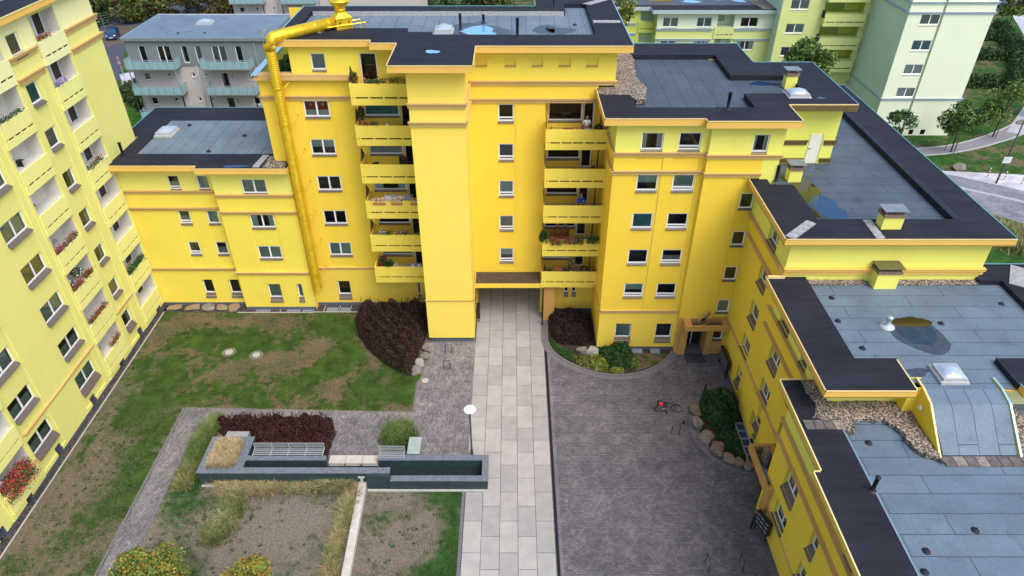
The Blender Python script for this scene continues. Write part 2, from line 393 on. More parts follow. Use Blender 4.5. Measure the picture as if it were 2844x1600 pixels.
SILLG = plain('sill grey', (.30, .30, .31), .5, .1)
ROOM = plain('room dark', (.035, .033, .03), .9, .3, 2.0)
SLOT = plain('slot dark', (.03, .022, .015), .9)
GLA = glassmat('window glass', (.78, .84, .82), .05)
CUR = [plain('curtain grey', (.42, .46, .42), .9, .15, 8), plain('curtain net', (.62, .66, .62), .9, .12, 8), plain('curtain teal', (.10, .30, .28), .9, .2, 6),
       plain('curtain sand', (.40, .33, .18), .9, .2, 6), plain('curtain brown', (.16, .07, .035), .9, .2, 6), plain('curtain red', (.42, .05, .02), .9, .15, 6), plain('blind green grey', (.45, .58, .48), .8, .05, 3)]
LIPC = plain('coping cream', (.78, .58, .25), .45, .05, 2); LIPT = plain('coping metal sky teal', (.16, .42, .46), .35, .1, 2, metal=.3); LIPB = plain('coping metal sky blue', (.30, .55, .70), .35, .1, 2, metal=.3)  # teal and blue: the sky mirrored in the metal, put into the base colour
LIPY = plain('coping pale yellow', (.74, .66, .28), .45, .05, 2)
BITX = bitumen('roof felt dark x', (.0155, .0168, .0270), 0); BITY = bitumen('roof felt dark y', (.0155, .0168, .0270), R(90))
BLX = roofing('roof felt blue x', (.108, .155, .208), (.12, .169, .222), (.03, .05, .08), 0, 6.0, 1.0)
BLY = roofing('roof felt blue y', (.13, .175, .22), (.145, .19, .235), (.045, .06, .08), R(90), 7.0, 1.0)
BLD = roofing('roof felt worn', (.055, .075, .105), (.066, .088, .118), (.02, .027, .038), R(90), 4.0, 1.0)
BLE = roofing('roof felt worn x', (.060, .085, .118), (.072, .098, .13), (.018, .028, .04), 0, 5.0, 1.0)
GRV = gravel('roof gravel', (.78, .66, .54), (.52, .41, .32), (.20, .15, .12), 11)
CSL = plain('concrete slab', (.30, .30, .31), .9, .25, 6, bstr=.3)
DKB = plain('felt black', (.012, .012, .022), .6, .2)
WET = plain('puddle rim', (.040, .058, .08), .35, .2, 3)
def water(name, col):
    m, n, l, bs = newmat(name); bs.inputs['Base Color'].default_value = (*col, 1); bs.inputs['Roughness'].default_value = .04
    bs.inputs['Specular IOR Level'].default_value = 1.0; bs.inputs['IOR'].default_value = 1.45; pass
    return m
PUD = water('puddle', (.012, .045, .11)); PUDB = water('puddle brown', (.030, .028, .008)); PUDL = water('puddle light', (.16, .38, .62))
DOORW = plain('door white', (.74, .75, .62), .5, .03)
# ------------------------------------------------------------------ windows
WC = {}; wrand = random.Random(11)
def curtain_mesh(w, h, kind, d):
    mb = MB(); mats = [CUR[1], CUR[0]]
    def sheet(x0, x1, z0, z1, m=0, wav=.03):
        n = max(2, int((x1 - x0) / .05))
        for i in range(n):
            a = x0 + (x1 - x0) * i / n; b = x0 + (x1 - x0) * (i + 1) / n
            ya = d + wav * (i % 2); yb = d + wav * ((i + 1) % 2)
            mb.quad([(a, ya, z0), (b, yb, z0), (b, yb, z1), (a, ya, z1)], m)
    if kind == 1: sheet(.06, w - .06, .05, h - .03); mats = [CUR[1]]
    elif kind == 2: sheet(.06, w - .06, .05, h * .5); mats = [CUR[0]]
    elif kind == 3: sheet(.06, w * .27, .05, h - .03); sheet(w * .73, w - .06, .05, h - .03); mats = [CUR[1]]
    elif kind == 4: sheet(.06, w - .06, h * .45, h - .03, 0, 0); mats = [CUR[6]]
    elif kind == 5:
        k = 9
        for i in range(k):
            z = .08 + (h - .14) * i / k; mb.quad([(.07, d, z), (w - .07, d, z), (w - .07, d + .03, z + (h - .14) / k * .62), (.07, d + .03, z + (h - .14) / k * .62)], 0)
        mats = [CUR[6]]
    elif kind == 6: sheet(.06, w - .06, .05, h - .03); mats = [CUR[3]]
    elif kind == 7: sheet(.06, w - .06, .05, h - .03); mats = [CUR[2]]
    elif kind == 8: sheet(.06, w - .06, h * .35, h - .03); mats = [CUR[4]]
    elif kind == 9:
        sheet(.06, w - .06, h * .38, h - .03, 0); sheet(.06, w - .06, .05, h * .38, 1); mats = [CUR[5], CUR[1]]
        for cx in (w * .27, w * .73):
            cz = h * .7; P = [(cx + .08 * (16 * math.sin(a) ** 3) / 16, d - .012, cz + .08 * (13 * math.cos(a) - 5 * math.cos(2 * a) - 2 * math.cos(3 * a) - math.cos(4 * a)) / 16) for a in [2 * math.pi * k / 20 for k in range(20)]]; mb.quad(P, 1)
    elif kind == 10: sheet(.06, w * .5, .05, h - .03); sheet(w * .5, w - .06, .05, h - .03, 1); mats = [CUR[0], CUR[6]]
    elif kind == 11: sheet(.06, w - .06, .05, h - .03); mats = [CUR[0]]
    else: return None
    return mb.mesh('curtain', mats)
def window(parent, F, u0, u1, z0, z1, kind=None, panes=1, depth=None, sill='t', low=False, drop=.12, out=.07, name='window', frame=None, sillm=None):
    if depth is None: depth = .15 if drop > .2 or out > .1 else .09
    if depth == .09: drop, out = min(drop, .09), .035
    w = round(u1 - u0, 2); h = round(z1 - z0, 2)
    if kind is None: kind = wrand.choice([0, 0, 1, 2, 3, 4, 5, 6, 7, 8, 10, 11, 11, 3, 0])
    key = (w, h, panes, depth, low, name, frame and frame.name)
    if key not in WC:
        mb = MB(); t = .075; d0 = depth; d1 = depth + .07
        mb.box(0, t, d0, d1, 0, h); mb.box(w - t, w, d0, d1, 0, h)
        mb.box(t, w - t, d0, d1, 0, t * 1.25); mb.box(t, w - t, d0, d1, h - t, h)
        if low: mb.box(t, w - t, d0 - .002, d1, h * .17, h * .17 + .09)
        for k in range(1, panes): x = w * k / panes; mb.box(x - .055, x + .055, d0 + .002, d1 + .01, t * 1.25, h - t)
        # the dim room behind
        e = depth + .75
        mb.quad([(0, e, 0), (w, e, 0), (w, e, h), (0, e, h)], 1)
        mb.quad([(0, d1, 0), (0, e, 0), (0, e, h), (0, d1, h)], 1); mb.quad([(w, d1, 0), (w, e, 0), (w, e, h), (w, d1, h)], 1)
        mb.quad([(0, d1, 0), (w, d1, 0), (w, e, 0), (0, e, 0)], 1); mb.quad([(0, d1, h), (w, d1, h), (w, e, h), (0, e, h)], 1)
        g = MB(); g.quad([(t, d0 + .035, t * 1.25), (w - t, d0 + .035, t * 1.25), (w - t, d0 + .035, h - t), (t, d0 + .035, h - t)])
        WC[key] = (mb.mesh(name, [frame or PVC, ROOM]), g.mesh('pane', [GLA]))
    fm, gm = WC[key]
    W = F @ Matrix.Translation((u0, 0, z0))
    o = link(bpy.data.objects.new(name, fm), parent, W); link(bpy.data.objects.new('pane', gm), o)
    ck = ('c', w, h, kind, depth)
    if ck not in WC: WC[ck] = curtain_mesh(w, h, kind, depth + .13)
    if WC[ck]: link(bpy.data.objects.new('curtain', WC[ck]), o)
    if sill:
        k2 = ('s', w, depth, drop, out, sill)
        if k2 not in WC:
            s = MB(); x0, x1 = -.015, w + .015
            P = [(x0, depth, 0), (x1, depth, 0), (x1, -out, -drop), (x0, -out, -drop)]; Q = [(p[0], p[1], p[2] - .035) for p in P]
            s.quad(P); s.quad([P[3], P[2], Q[2], Q[3]]); s.quad([P[0], P[3], Q[3], Q[0]]); s.quad([P[2], P[1], Q[1], Q[2]]); s.quad(Q[::-1])
            WC[k2] = s.mesh('sill', [SILL if sill == 't' else SILLG])
        link(bpy.data.objects.new('sill', WC[k2]), o)
    return o
def hole(u0, u1, z0, z1, m, depth=.15, drop=.1, out=.08): return (u0, u1, z0 - wh(drop, depth, out), z1, depth, m, False)
def wh(s, depth=.15, out=.08):
    if s <= .02: return 0
    return s * depth / (depth + out) - .012 if (s > .2 or out > .1) else .055
def cornice(parent, F, segs, z, h=.28, m=None, p=.15, d0=0.0, name='cornice'):
    for (a, b) in segs:
        mb = MB(); mb.box(a, b, d0 - p * .6, d0 + .05, z - h, z - h * .42); mb.box(a - .03, b + .03, d0 - p, d0 + .05, z - h * .42, z - .03)
        mb.box(a - .05, b + .05, d0 - p - .04, d0 + .05, z - .03, z); mb.build(name, [m or TAN], parent, F)
def coping(parent, W, edges, z, w=.05, h=.04, name='coping'):
    """thin metal strip along roof edges: ((x0,y0),(x1,y1),mat)"""
    for a, b, m in edges:
        mb = MB(); mb.box(min(a[0], b[0]) - w / 2, max(a[0], b[0]) + w / 2, min(a[1], b[1]) - w / 2, max(a[1], b[1]) + w / 2, z - .015, z + h); mb.build(name, [m], parent, W)
I4 = Matrix()
def blob(cx, cy, rx, ry, n=40, seed=1, amp=.18):
    rg = random.Random(seed); ph = [rg.uniform(0, 6.28) for _ in range(4)]
    return [(cx + rx * (1 + amp * (math.sin(2 * t + ph[0]) + .7 * math.sin(3 * t + ph[1]) + .5 * math.sin(5 * t + ph[2]) + .3 * math.sin(9 * t + ph[3]))) * math.cos(t),
             cy + ry * (1 + amp * (math.sin(2 * t + ph[1]) + .7 * math.sin(3 * t + ph[2]) + .5 * math.sin(5 * t + ph[3]) + .3 * math.sin(8 * t + ph[0]))) * math.sin(t)) for t in [2 * math.pi * i / n for i in range(n)]]
def sheet(name, poly, z, m, parent=None, th=.0, **k):
    mb = MB()
    if th: mb.prism(poly, z - th, z, 0)
    else: mb.quad([(p[0], p[1], z) for p in poly])
    return mb.build(name, [m], parent, I4, **k)
def wobble(poly, step=.35, amp=.08, seed=1):
    rg = random.Random(seed); out = []
    for i in range(len(poly)):
        a = poly[i]; b = poly[(i + 1) % len(poly)]; L = math.dist(a, b); n = max(1, int(L / step))
        for k in range(n):
            t = k / n; out.append((a[0] + (b[0] - a[0]) * t + rg.uniform(-amp, amp), a[1] + (b[1] - a[1]) * t + rg.uniform(-amp, amp)))
    return out
def roofvent(parent, x, y, z, h=.9, r=.09, m=None):
    mb = MB(); mb.lathe([(r * 2.2, 0), (r * 1.2, .05), (r, .08), (r, h), (r * 1.25, h), (r * 1.25, h + .07), (0, h + .08)], 14, 0, (0, 0, 0))
    return mb.build('vent_pipe', [m or DKB], parent, fr(x, y, 0, z), True)
def roofdrain(parent, x, y, z):
    mb = MB(); mb.lathe([(.17, 0), (.16, .03), (.11, .05), (.10, .08), (.0, .1)], 12); mb.box(-.012, .012, -.012, .012, .08, .2)
    return mb.build('roof_drain', [DKB], parent, fr(x, y, 0, z), False)
BFL = plain('balcony floor', (.50, .44, .34), .85, .1, 3)
SKYG = plain('skylight dome', (.34, .42, .52), .12, .04, 2, spec=.8); KERB = plain('skylight kerb', (.42, .43, .43), .5, .06)
def skylight(parent, x0, x1, y0, y1, z, h=.32):
    mb = MB(); mb.box(x0 - .1, x1 + .1, y0 - .1, y1 + .1, z, z + h * .45); mb.box(x0, x1, y0, y1, z + h * .45, z + h)
    o = mb.build('skylight', [KERB], parent, I4)
    g = MB(); n = 8
    def P(i, j):
        u = i / n; v = j / n; return (x0 + .06 + (x1 - x0 - .12) * u, y0 + .06 + (y1 - y0 - .12) * v, z + h + .012 + .22 * (math.sin(math.pi * u) * math.sin(math.pi * v)) ** .7)
    for i in range(n):
        for j in range(n): g.quad([P(i, j), P(i + 1, j), P(i + 1, j + 1), P(i, j + 1)])
    g.build('dome', [SKYG], o, I4, True); return o
CAPM = plain('chimney cap plate', (.22, .25, .29), .45, .2, 5, metal=.3); MORT = plain('mortar stained', (.20, .14, .10), .9, .4, 8)
def chimney(parent, x0, x1, y0, y1, z, h, m, lid=.22, lm=None):
    mb = MB(); mb.box(x0, x1, y0, y1, z, z + h, 0); mb.box(x0 - .06, x1 + .06, y0 - .06, y1 + .06, z + h, z + h + .16, 1)
    o = mb.build('chimney', [m, MORT], parent, I4)
    g = MB(); g.box(x0 - .12, x1 + .12, y0 - .1, y1 + .12, z + h + .16 + lid, z + h + .19 + lid)
    for a in (x0 + .05, x1 - .05):
        for b in (y0 + .05, y1 - .05): g.box(a - .02, a + .02, b - .02, b + .02, z + h + .16, z + h + .16 + lid)
    g.build('cap', [lm or CAPM], o, I4); return o
def balcony(parent, F, u0, u1, par, front, floor, back, mat, ends='lr', slots=5, name='balcony', th=.09, inner=None):
    """front parapet panel above a shadow slot and a lower edge beam; front/back are depths in the wall frame"""
    mb = MB(); b = par - .85; s = .12; lo = par - 1.4
    mb.box(u0, u1, front, front + th, b, par)
    mb.box(u0, u1, front + .004, front + th + .05, lo, b - s, 0)
    n = slots; L = (u1 - u0); gap = .11
    for k in range(n + 1):
        x = u0 + .30 + (L - .3) * k / n * 1.0 - gap; mb.box(max(u0, x), min(u1, x + gap), front + .01, front + th, b - s, b, 0)
    mb.box(u0, u0 + .12, front + .01, front + th, b - s, b, 0)
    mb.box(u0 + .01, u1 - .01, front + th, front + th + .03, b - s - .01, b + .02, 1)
    if 'l' in ends:
        mb.box(u0, u0 + th, front + th, back, b, par); mb.box(u0 + .004, u0 + th, front + th + .05, back, lo, b, 0)
    if 'r' in ends:
        mb.box(u1 - th, u1, front + th, back, b, par); mb.box(u1 - th, u1 - .004, front + th + .05, back, lo, b, 0)
    if floor is not None: mb.box(u0 + th, u1 - th, front + th + .05, back, floor - .16, floor, 2)
    return mb.build(name, [mat, SLOT, BFL], parent, F)
# ================================================================== left tower
def left_tower():
    t = thing('apartment_building', 'tall pale yellow apartment tower with recessed loggias along the left edge', 'building', (-28.2, 35, 0))
    F = fr(-28.2, 0, 90); D0 = 2.82
    regs = [(14, 48.7, 21.75, 23.6, 0, 1), (14, 48.7, 0, .32, .05, 2)]
    dbl = [(32.9, 35.0), (27.55, 29.65)]; sing = (39.5, 40.62); log = [(24.45, 27.1), (36.05, 38.65), (41.95, 44.55)]
    for a, b in dbl + [sing]: regs.append((a - .25, b + .25, .6, 20.3, .05, 0)); regs.append((a - .25, b + .25, 21.85, 23.55, .05, 1))
    for a, b in log: regs.append((a - .3, b + .3, 0.0, 20.35, -.04, 0)); regs.append((a - .12, b + .12, .7, 23.4, -.0, 0))
    regs.append((14, 48.7, 0, .32, .07, 2))
    for y0, y1 in ((43.55, 44.2), (40.55, 41.05), (37.2, 37.85), (33.3, 33.85), (28.95, 29.5), (25.45, 26.0), (22.9, 23.5)): regs.append((y0, y1, 0, .95, .38, 2))
    for k in range(8):
        z = 2.1 + D0 * k
        for (a, b) in dbl + [sing]:
            hd = 3.12 + D0 * k; regs.append(hole(a, b, hd - 1.18, hd, 0 if k < 7 else 1, .15, (.16 if k else .42) if b - a > 2 else (.14 if k else .4), .14 if b - a > 2 else .12))
        for (a, b) in log: regs.append((a, b, z - .05, z + 1.42, .95, 3))
    mb = MB(); relief(mb, 14, 48.7, 0, 23.6, regs, wallfn)
    # far end wall, near end wall, back
    mb.quad([(48.7, 0, 0), (48.7, 12, 0), (48.7, 12, 23.6), (48.7, 0, 23.6)]); mb.quad([(14, 0, 0), (14, 12, 0), (14, 12, 23.6), (14, 0, 23.6)]); mb.quad([(14, 12, 0), (48.7, 12, 0), (48.7, 12, 23.6), (14, 12, 23.6)])
    mb.build('wall', [Y_A_WASHED, Y_AT, PL, WHT], t, F)
    for k in range(8):
        hd = 3.12 + D0 * k; z = 2.1 + D0 * k
        for a, b in dbl:
            window(t, F, a, b, hd - 1.18, hd, panes=2, sill='t', drop=.16 if k else .42, out=.14, kind=wrand.choice([3, 6, 7, 10, 11, 3, 2]))
        window(t, F, sing[0], sing[1], hd - 1.18, hd, panes=1, drop=.14 if k else .4, out=.12, kind=wrand.choice([6, 7, 10, 11, 3]))
        for i, (a, b) in enumerate(log):
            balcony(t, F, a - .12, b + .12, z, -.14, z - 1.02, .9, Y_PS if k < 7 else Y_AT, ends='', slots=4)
            q = b - .98 if i == 2 else a + .3
            dm = MB(); dm.box(q, q + .07, .90, .96, z - .95, z + 1.36, 0); dm.box(q + .86, q + .93, .90, .96, z - .95, z + 1.36, 0); dm.box(q + .07, q + .86, .92, .955, z - .95, z + 1.36, 1)
            dm.build('door', [PVC, plain('door glass dark', (.012, .012, .014), .35, .3, 3)], t, F)
    segs = lambda: [(14, 24.1), (27.45, 35.7), (39.0, 41.6), (44.9, 48.85)]
    cornice(t, F, segs(), 21.75, .34); cornice(t, F, segs(), 20.55, .34)
    # low ledge broken by the loggias
    cornice(t, F, [(27.6, 35.6), (39.05, 41.5)], 3.72, .16, p=.05); cornice(t, F, [(14, 24.0)], 3.72, .16, p=.05)
    rf = MB(); rf.prism([(-27.75, 13.5), (-27.75, 49.1), (-40.5, 49.1), (-40.5, 13.5)], 23.58, 23.92, 0, 1); rf.build('roof', [FAS, BITY], t, I4)
    f = MB(); f.box(-39, -30, 15, 47.5, 23.925, 23.93); f.build('roof_field', [BLY], t, I4)
    coping(t, I4, [((-27.75, 13.5), (-27.75, 49.1), LIPY), ((-27.75, 49.1), (-40, 49.1), LIPT)], 23.92)
    return t
left_tower()
# ================================================================== low link block
def link_block():
    t = thing('apartment_building', 'low yellow apartment block between the tall tower and the house with the golden pipe', 'building', (-22, 44.9, 0))
    F = fr(0, 44.9, 0); P = -.6
    regs = [(-21.3, -15.7, 0, 12.5, P, 0)]
    def zone(z0, z1, m): regs.extend([(-28.2, -21.3, z0, z1, 0, m), (-21.3, -15.7, z0, z1, P, m)])
    zone(0, .32, 2); zone(10.45, 12.5, 1)
    w1 = [(-24.75, -23.9), (-22.65, -21.8)]
    regs += [(a - .15, b + .15, 3.75, 8.8, .05, 0) for a, b in w1] + [(-19.4, -17.35, 3.75, 8.8, P + .05, 0), (-15.7 - .0, -15.7, 0, 12, P, 0)]
    H = []
    for hd in (11.62, 8.77, 6.04):
        for a, b in w1: H.append((a, b, hd - 1.12, hd, 0, 1, 0))
        H.append((-19.25, -17.5, hd - 1.12, hd, P, 2, 0))
    H += [(-24.58, -23.75, 1.2, 2.55, 0, 1, 1), (-22.5, -21.65, 1.2, 2.55, 0, 1, 1), (-19.22, -18.2, 1.2, 2.55, P, 1, 1), (-16.93, -16.5, 1.2, 2.55, P, 1, 1)]
    for a, b, z0, z1, d, n, g in H: regs.append((a, b, z0 - wh(.36 if g else .12), z1, d + .15, 1 if z0 > 10 else 0, False))
    mb = MB(); relief(mb, -28.2, -15.7, 0, 12.5, regs, wallfn); mb.build('wall', [Y_B, Y_BT, PL], t, F); mb = MB(); mb.quad([(-28.2, 10, 0), (-15.7, 10, 0), (-15.7, 10, 12.5), (-28.2, 10, 12.5)]); mb.build('wall', [Y_B, Y_BT, PL], t, F); mb = MB()
    mb.quad([(-15.7, P, 0), (-15.7, 0, 0), (-15.7, 0, 12.5), (-15.7, P, 12.5)])
    mb.build('wall', [Y_B, Y_BT, PL], t, F)
    for a, b, z0, z1, d, n, g in H:
        window(t, F @ Matrix.Translation((0, d, 0)), a, b, z0, z1, panes=n, drop=.36 if g else .12, out=.08, low=(n == 1 and not g and a < -23), kind=wrand.choice([0, 5, 8, 11, 2]) if n == 1 else wrand.choice([10, 11, 3]))
    for z in (10.45, 9.07, 3.72):
        cornice(t, F, [(-28.15, -21.3)], z, .26); cornice(t, F, [(-21.35, -15.7)], z, .26, d0=P)
    out = [(-28.15, 43.95), (-21.95, 43.95), (-21.95, 43.5), (-15.55, 43.5), (-15.55, 44.85), (-16.75, 44.85), (-16.75, 54.9), (-29.3, 54.9), (-29.3, 49), (-28.15, 49)]
    rf = MB(); rf.prism(out, 12.42, 12.79, 0, 0, top=False); relief(rf, -29.3, -15.55, 43.5, 54.9, [(-28.15, -16.75, 43.95, 54.9, 12.8, 1), (-21.95, -15.55, 43.5, 44.85, 12.8, 1), (-29.3, -28.15, 49, 54.9, 12.8, 1), (-26.9, -16.75, 46.0, 52.2, 12.78, 2)], roofn, start=False)
    rf.build('roof', [FAS, BITX, BLY], t, I4)
    coping(t, I4, [((-28.15, 43.95), (-21.95, 43.95), LIPC), ((-21.95, 43.95), (-21.95, 43.5), LIPC), ((-21.95, 43.5), (-15.55, 43.5), LIPC), ((-29.3, 54.9), (-16.75, 54.9), LIPT), ((-29.3, 49), (-29.3, 54.9), LIPT)], 12.8)
    skylight(t, -26.75, -25.6, 48.9, 50.3, 12.8); roofvent(t, -27.5, 45.3, 12.8, 1.1); roofdrain(t, -25.1, 51.2, 12.8); roofdrain(t, -20.2, 49.2, 12.8); roofdrain(t, -21.9, 46.4, 12.8)
    for k in range(5): mb = MB(); mb.box(-17.95 + k * .04, -17.5 + k * .04, 43.75 + k * .4, 44.12 + k * .4, 12.803, 12.85); mb.build('walkway_slab', [CSL], t, I4)
    sheet('gravel', wobble([(-17.3, 43.75), (-15.75, 43.7), (-15.85, 44.8), (-16.8, 44.9), (-16.85, 46.0), (-17.2, 45.6)], .3, .07), 12.815, GRV, t)
    sheet('puddle', blob(-19.2, 43.95, .75, .22, 30, 4), 12.806, PUD, t)
link_block()
# ================================================================== central house
def centre_house():
    t = thing('apartment_building', 'tallest central yellow apartment house with blank stair tower, balconies and a passage through it', 'building', (-2, 44, 0))
    F = fr(0, 44, 0)     # front plane of the stairwell wall; the flat wall to the left lies .9 deeper
    K = .9; G = [(-14.0, -12.3), ]
    regs = [(-16.7, -6.2, 0, 20.8, K, 0), (2.2, 6.35, 3.5, 17.45, K, 0), (-2.75, 2.45, 0, 3.5, None, 0), (2.2, 6.4, 0, 3.5, 0, 3),
            (-16.7, -14.35, 18.9, 20.8, None, 0), (-14.35, -6.2, 18.9, 20.8, K, 1), (-6.3, 6.65, 18.8, 20.8, 0, 1), (-16.7, -6.2, 0, 3.6, K, 3),
            (-16.7, -6.2, 0, .32, K, 2), (2.45, 6.4, 0, .4, .02, 2), (5.6, 6.65, 17.2, 18.55, None, 0), (-16.7, -6.2, 3.5, 3.62, K, 0)]
    regs += [(-14.15, -12.15, 3.75, 17.3, K + .05, 0), (-1.15, 2.2, 3.6, 17.3, 'keep', 0), (-1.05, .25, 4.2, 17.2, .04, 0)]
    H = []
    for hd in (17.15, 14.38, 11.58, 8.77, 5.98): H.append((-14.0, -12.3, hd - 1.15, hd, K, 2, 0, None))
    H.append((-13.88, -12.86, 1.05, 2.42, K, 1, .36, 8)); H.append((-7.56, -7.28, 1.0, 2.4, K, 1, .3, 0))
    H.append((-13.0, -12.05, 19.2, 20.28, K, 1, .1, 11)); H.append((-9.85, -8.75, 18.05, 20.3, K, 1, 0, 0))
    for hd in (17.25, 14.45, 11.66, 8.85, 6.04): H.append((-.92, .12, hd - 1.2, hd, 0, 1, 0, None))
    H += [(4.08, 4.42, 1.9, 3.15, 0, 1, .28, 0), (4.68, 5.02, 1.9, 3.15, 0, 1, .28, 0)]
    for k in range(5):
        f = 3.75 + 2.8 * k
        H.append((-9.95, -7.62, f + 1.12, f + 2.4, K, 1, .12, None)); H.append((-7.5, -6.6, f + .12, f + 2.4, K, 1, 0, 0))
        if f + 2.4 < 17.5 or True: H.append((2.45, 4.75, f + .78, f + 2.35, K, 1, .12, 0)); H.append((4.83, 5.55, f + .1, f + 2.35, K, 1, 0, 0))
    for a, b, z0, z1, d, n, s, kd in H: regs.append((a, b, z0 - (wh(s if s else .12, .15, .07 if z0 > 1.3 or s < .3 else .09) if (s or z1 - z0 < 1.3) else 0), z1, d + .15, 1 if z0 > 18.9 else 0, False))
    for a, b in ((1.25, 1.97), (2.98, 3.72), (4.72, 5.48), (-2.3, -1.6), (-.48, .24)): regs.append((a, b, 19.75, 20.22, .1, 1))
    mb = MB(); relief(mb, -16.7, 6.65, 0, 20.8, regs, wallfn)
    # left flank, right flank, attic flank, rear
    mb.quad([(-16.7, K, 0), (-16.7, 10.3, 0), (-16.7, 10.3, 18.9), (-16.7, K, 18.9)]); mb.quad([(6.65, 0, 11), (6.65, 10.3, 11), (6.65, 10.3, 20.8), (6.65, 0, 20.8)], 1)
    mb.quad([(-14.35, K, 18.6), (-14.35, 8.2, 18.6), (-14.35, 8.2, 20.8), (-14.35, K, 20.8)], 4)
    mb.quad([(-16.7, 10.3, 3.5), (6.65, 10.3, 3.5), (6.65, 10.3, 20.8), (-16.7, 10.3, 20.8)])
    # passage through the house: side walls and ceiling
    mb.quad([(-2.75, -1.5, 0), (-2.75, 10.3, 0), (-2.75, 10.3, 3.5), (-2.75, -1.5, 3.5)], 3); mb.quad([(2.45, -.9, 0), (2.45, 10.3, 0), (2.45, 10.3, 3.5), (2.45, -.9, 3.5)], 3)
    mb.quad([(-2.75, -1.5, 3.5), (2.45, -1.5, 3.5), (2.45, 10.3, 3.5), (-2.75, 10.3, 3.5)], 3)
    # terrace floor of the attic
    mb.quad([(-16.7, K, 18.0), (-14.35, K, 18.0), (-14.35, 8.2, 18.0), (-16.7, 8.2, 18.0)], 5)
    mb.build('wall', [Y_C, Y_CT, PL, Y_CG, LGRN, BITX], t, F)
    for a, b, z0, z1, d, n, s, kd in H:
        st = abs(a + .92) < .01; big = (b - a) > 2.1
        if kd is None and (n == 2): kd = {16: 9, 13: 4, 10: 0, 8: 0, 5: 10}.get(round(z0), 11)
        if z0 > 18: kd = 11 if a < -12 else 0
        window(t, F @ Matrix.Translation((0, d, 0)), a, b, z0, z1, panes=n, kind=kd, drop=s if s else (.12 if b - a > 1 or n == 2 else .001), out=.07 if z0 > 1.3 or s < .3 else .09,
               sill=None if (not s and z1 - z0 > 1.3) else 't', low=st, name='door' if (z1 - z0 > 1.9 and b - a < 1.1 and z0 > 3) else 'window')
    # stair tower standing in front
    s = MB(); X0, X1, Y0, Y1 = -6.25, -2.82, 40.3, 44.0
    for (z0, z1, m, q) in ((0, .42, 1, .12), (.42, 3.95, 0, 0), (3.95, 18.6, 0, .02), (18.6, 20.85, 0, -.0)):
        s.box(X0 + q, X1 - q, Y0 + q, Y1 + 1, z0, z1, m)
    s.build('stair_tower', [Y_ST, PL], t, I4)
    FT = fr(0, 40.3, 0); FR = fr(-2.82, 0, 90)
    for z in (18.72, 17.55):
        cornice(t, FT, [(-6.3, -2.76)], z, .3); cornice(t, FR, [(40.35, 43.95)], z, .3)
        cornice(t, F, [(-2.75, 5.62 if z < 18 else 6.75)], z + .1, .3)
    cornice(t, FT, [(-6.25, -2.8)], 3.95, .1, p=.04); cornice(t, FR, [(40.3, 43.95)], 3.95, .1, p=.04)
    FL = fr(0, 44.9, 0)
    cornice(t, FL, [(-16.75, -10.35)], 17.5, .3); cornice(t, FL, [(-16.6, -10.35)], 3.72, .2, p=.06)
    led = MB(); led.box(-16.9, -10.35, 44.55, 44.98, 18.62, 18.72, 0); led.box(-16.85, -10.35, 44.6, 45.25, 18.72, 18.97, 0); led.build('cornice', [TAN], t, I4)
    par = MB(); par.box(-16.9, -16.55, 45.25, 52.4, 18.0, 18.95, 0); par.build('terrace_parapet', [LGRN], t, I4)
    coping(t, I4, [((-16.72, 44.7), (-16.72, 52.4), LIPB)], 18.96, .42, .05)
    # balconies
    FLB = fr(0, 44.9, 0)
    for k in range(6):
        p = 4.95 + 2.79 * k
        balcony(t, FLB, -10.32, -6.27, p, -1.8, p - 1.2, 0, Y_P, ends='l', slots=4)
        if 0 < k:
            q = MB(); q.quad([(-10.27, -1.7, p), (-10.27, -.35, p), (-10.27, -.35, p + .15), (-10.27, -1.0, p + .95), (-10.27, -1.2, p + .9)]); q.box(-10.3, -10.26, -.4, -.35, p, p + .3)
            q.build('wind_screen', [plain('screen grey', (.10, .085, .08), .8, .3, 6)], t, FLB)
    for k in range(5):
        p = 4.92 + 2.79 * k
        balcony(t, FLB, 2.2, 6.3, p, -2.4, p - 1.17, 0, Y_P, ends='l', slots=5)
        q = MB(); q.box(2.22, 2.26, -2.35, -1.2, p, p + .5); q.build('wind_screen', [plain('screen brown', (.13, .09, .06), .8, .2)], t, FLB)
        q = MB(); q.tube([(5.95, -.6, p - 1.17), (5.95, -.6, p + 1.35)], .045, 8); q.build('drain_pipe', [plain('pipe brown', (.10, .07, .05), .5)], t, FLB, True)
        q = MB(); q.tube([(2.3, -2.36, p + .13), (6.25, -2.36, p + .13)], .018, 6)
        for x in (2.4, 4.2, 6.1): q.box(x - .012, x + .012, -2.37, -2.35, p, p + .13)
        q.build('hand_rail', [DKB], t, FLB)
    # porch slab over the passage and the pillar beside it
    q = MB(); q.box(-2.8, 2.18, 42.45, 44.0, 3.5, 3.86, 0); q.box(-2.75, 2.15, 42.52, 44.0, 3.86, 3.90, 1); q.build('passage_canopy', [Y_CG, plain('canopy felt brown', (.075, .055, .04), .9, .3, 5)], t, I4)
    q = MB(); q.box(2.45, 3.3, 42.9, 44.0, 0, 3.45); q.build('pillar', [PORT], t, I4)
    q = MB(); q.tube([(2.35, 42.35, 0), (2.35, 42.35, 3.5)], .05, 8); q.build('drain_pipe', [DKB], t, I4, True)
    # roof
    zz = 21.2; out = [(-15.15, 44.5), (-8.9, 44.5), (-8.9, 43.85), (-7.18, 43.85), (-7.18, 39.5), (-2.24, 39.5), (-2.24, 43.25), (7.5, 43.25), (7.5, 60.0), (1.7, 60.0), (1.7, 53.0), (-15.15, 53.0)]
    a = 20.9
    rf = MB(); rf.prism(out, zz - .4, zz, 0, 0, top=False)
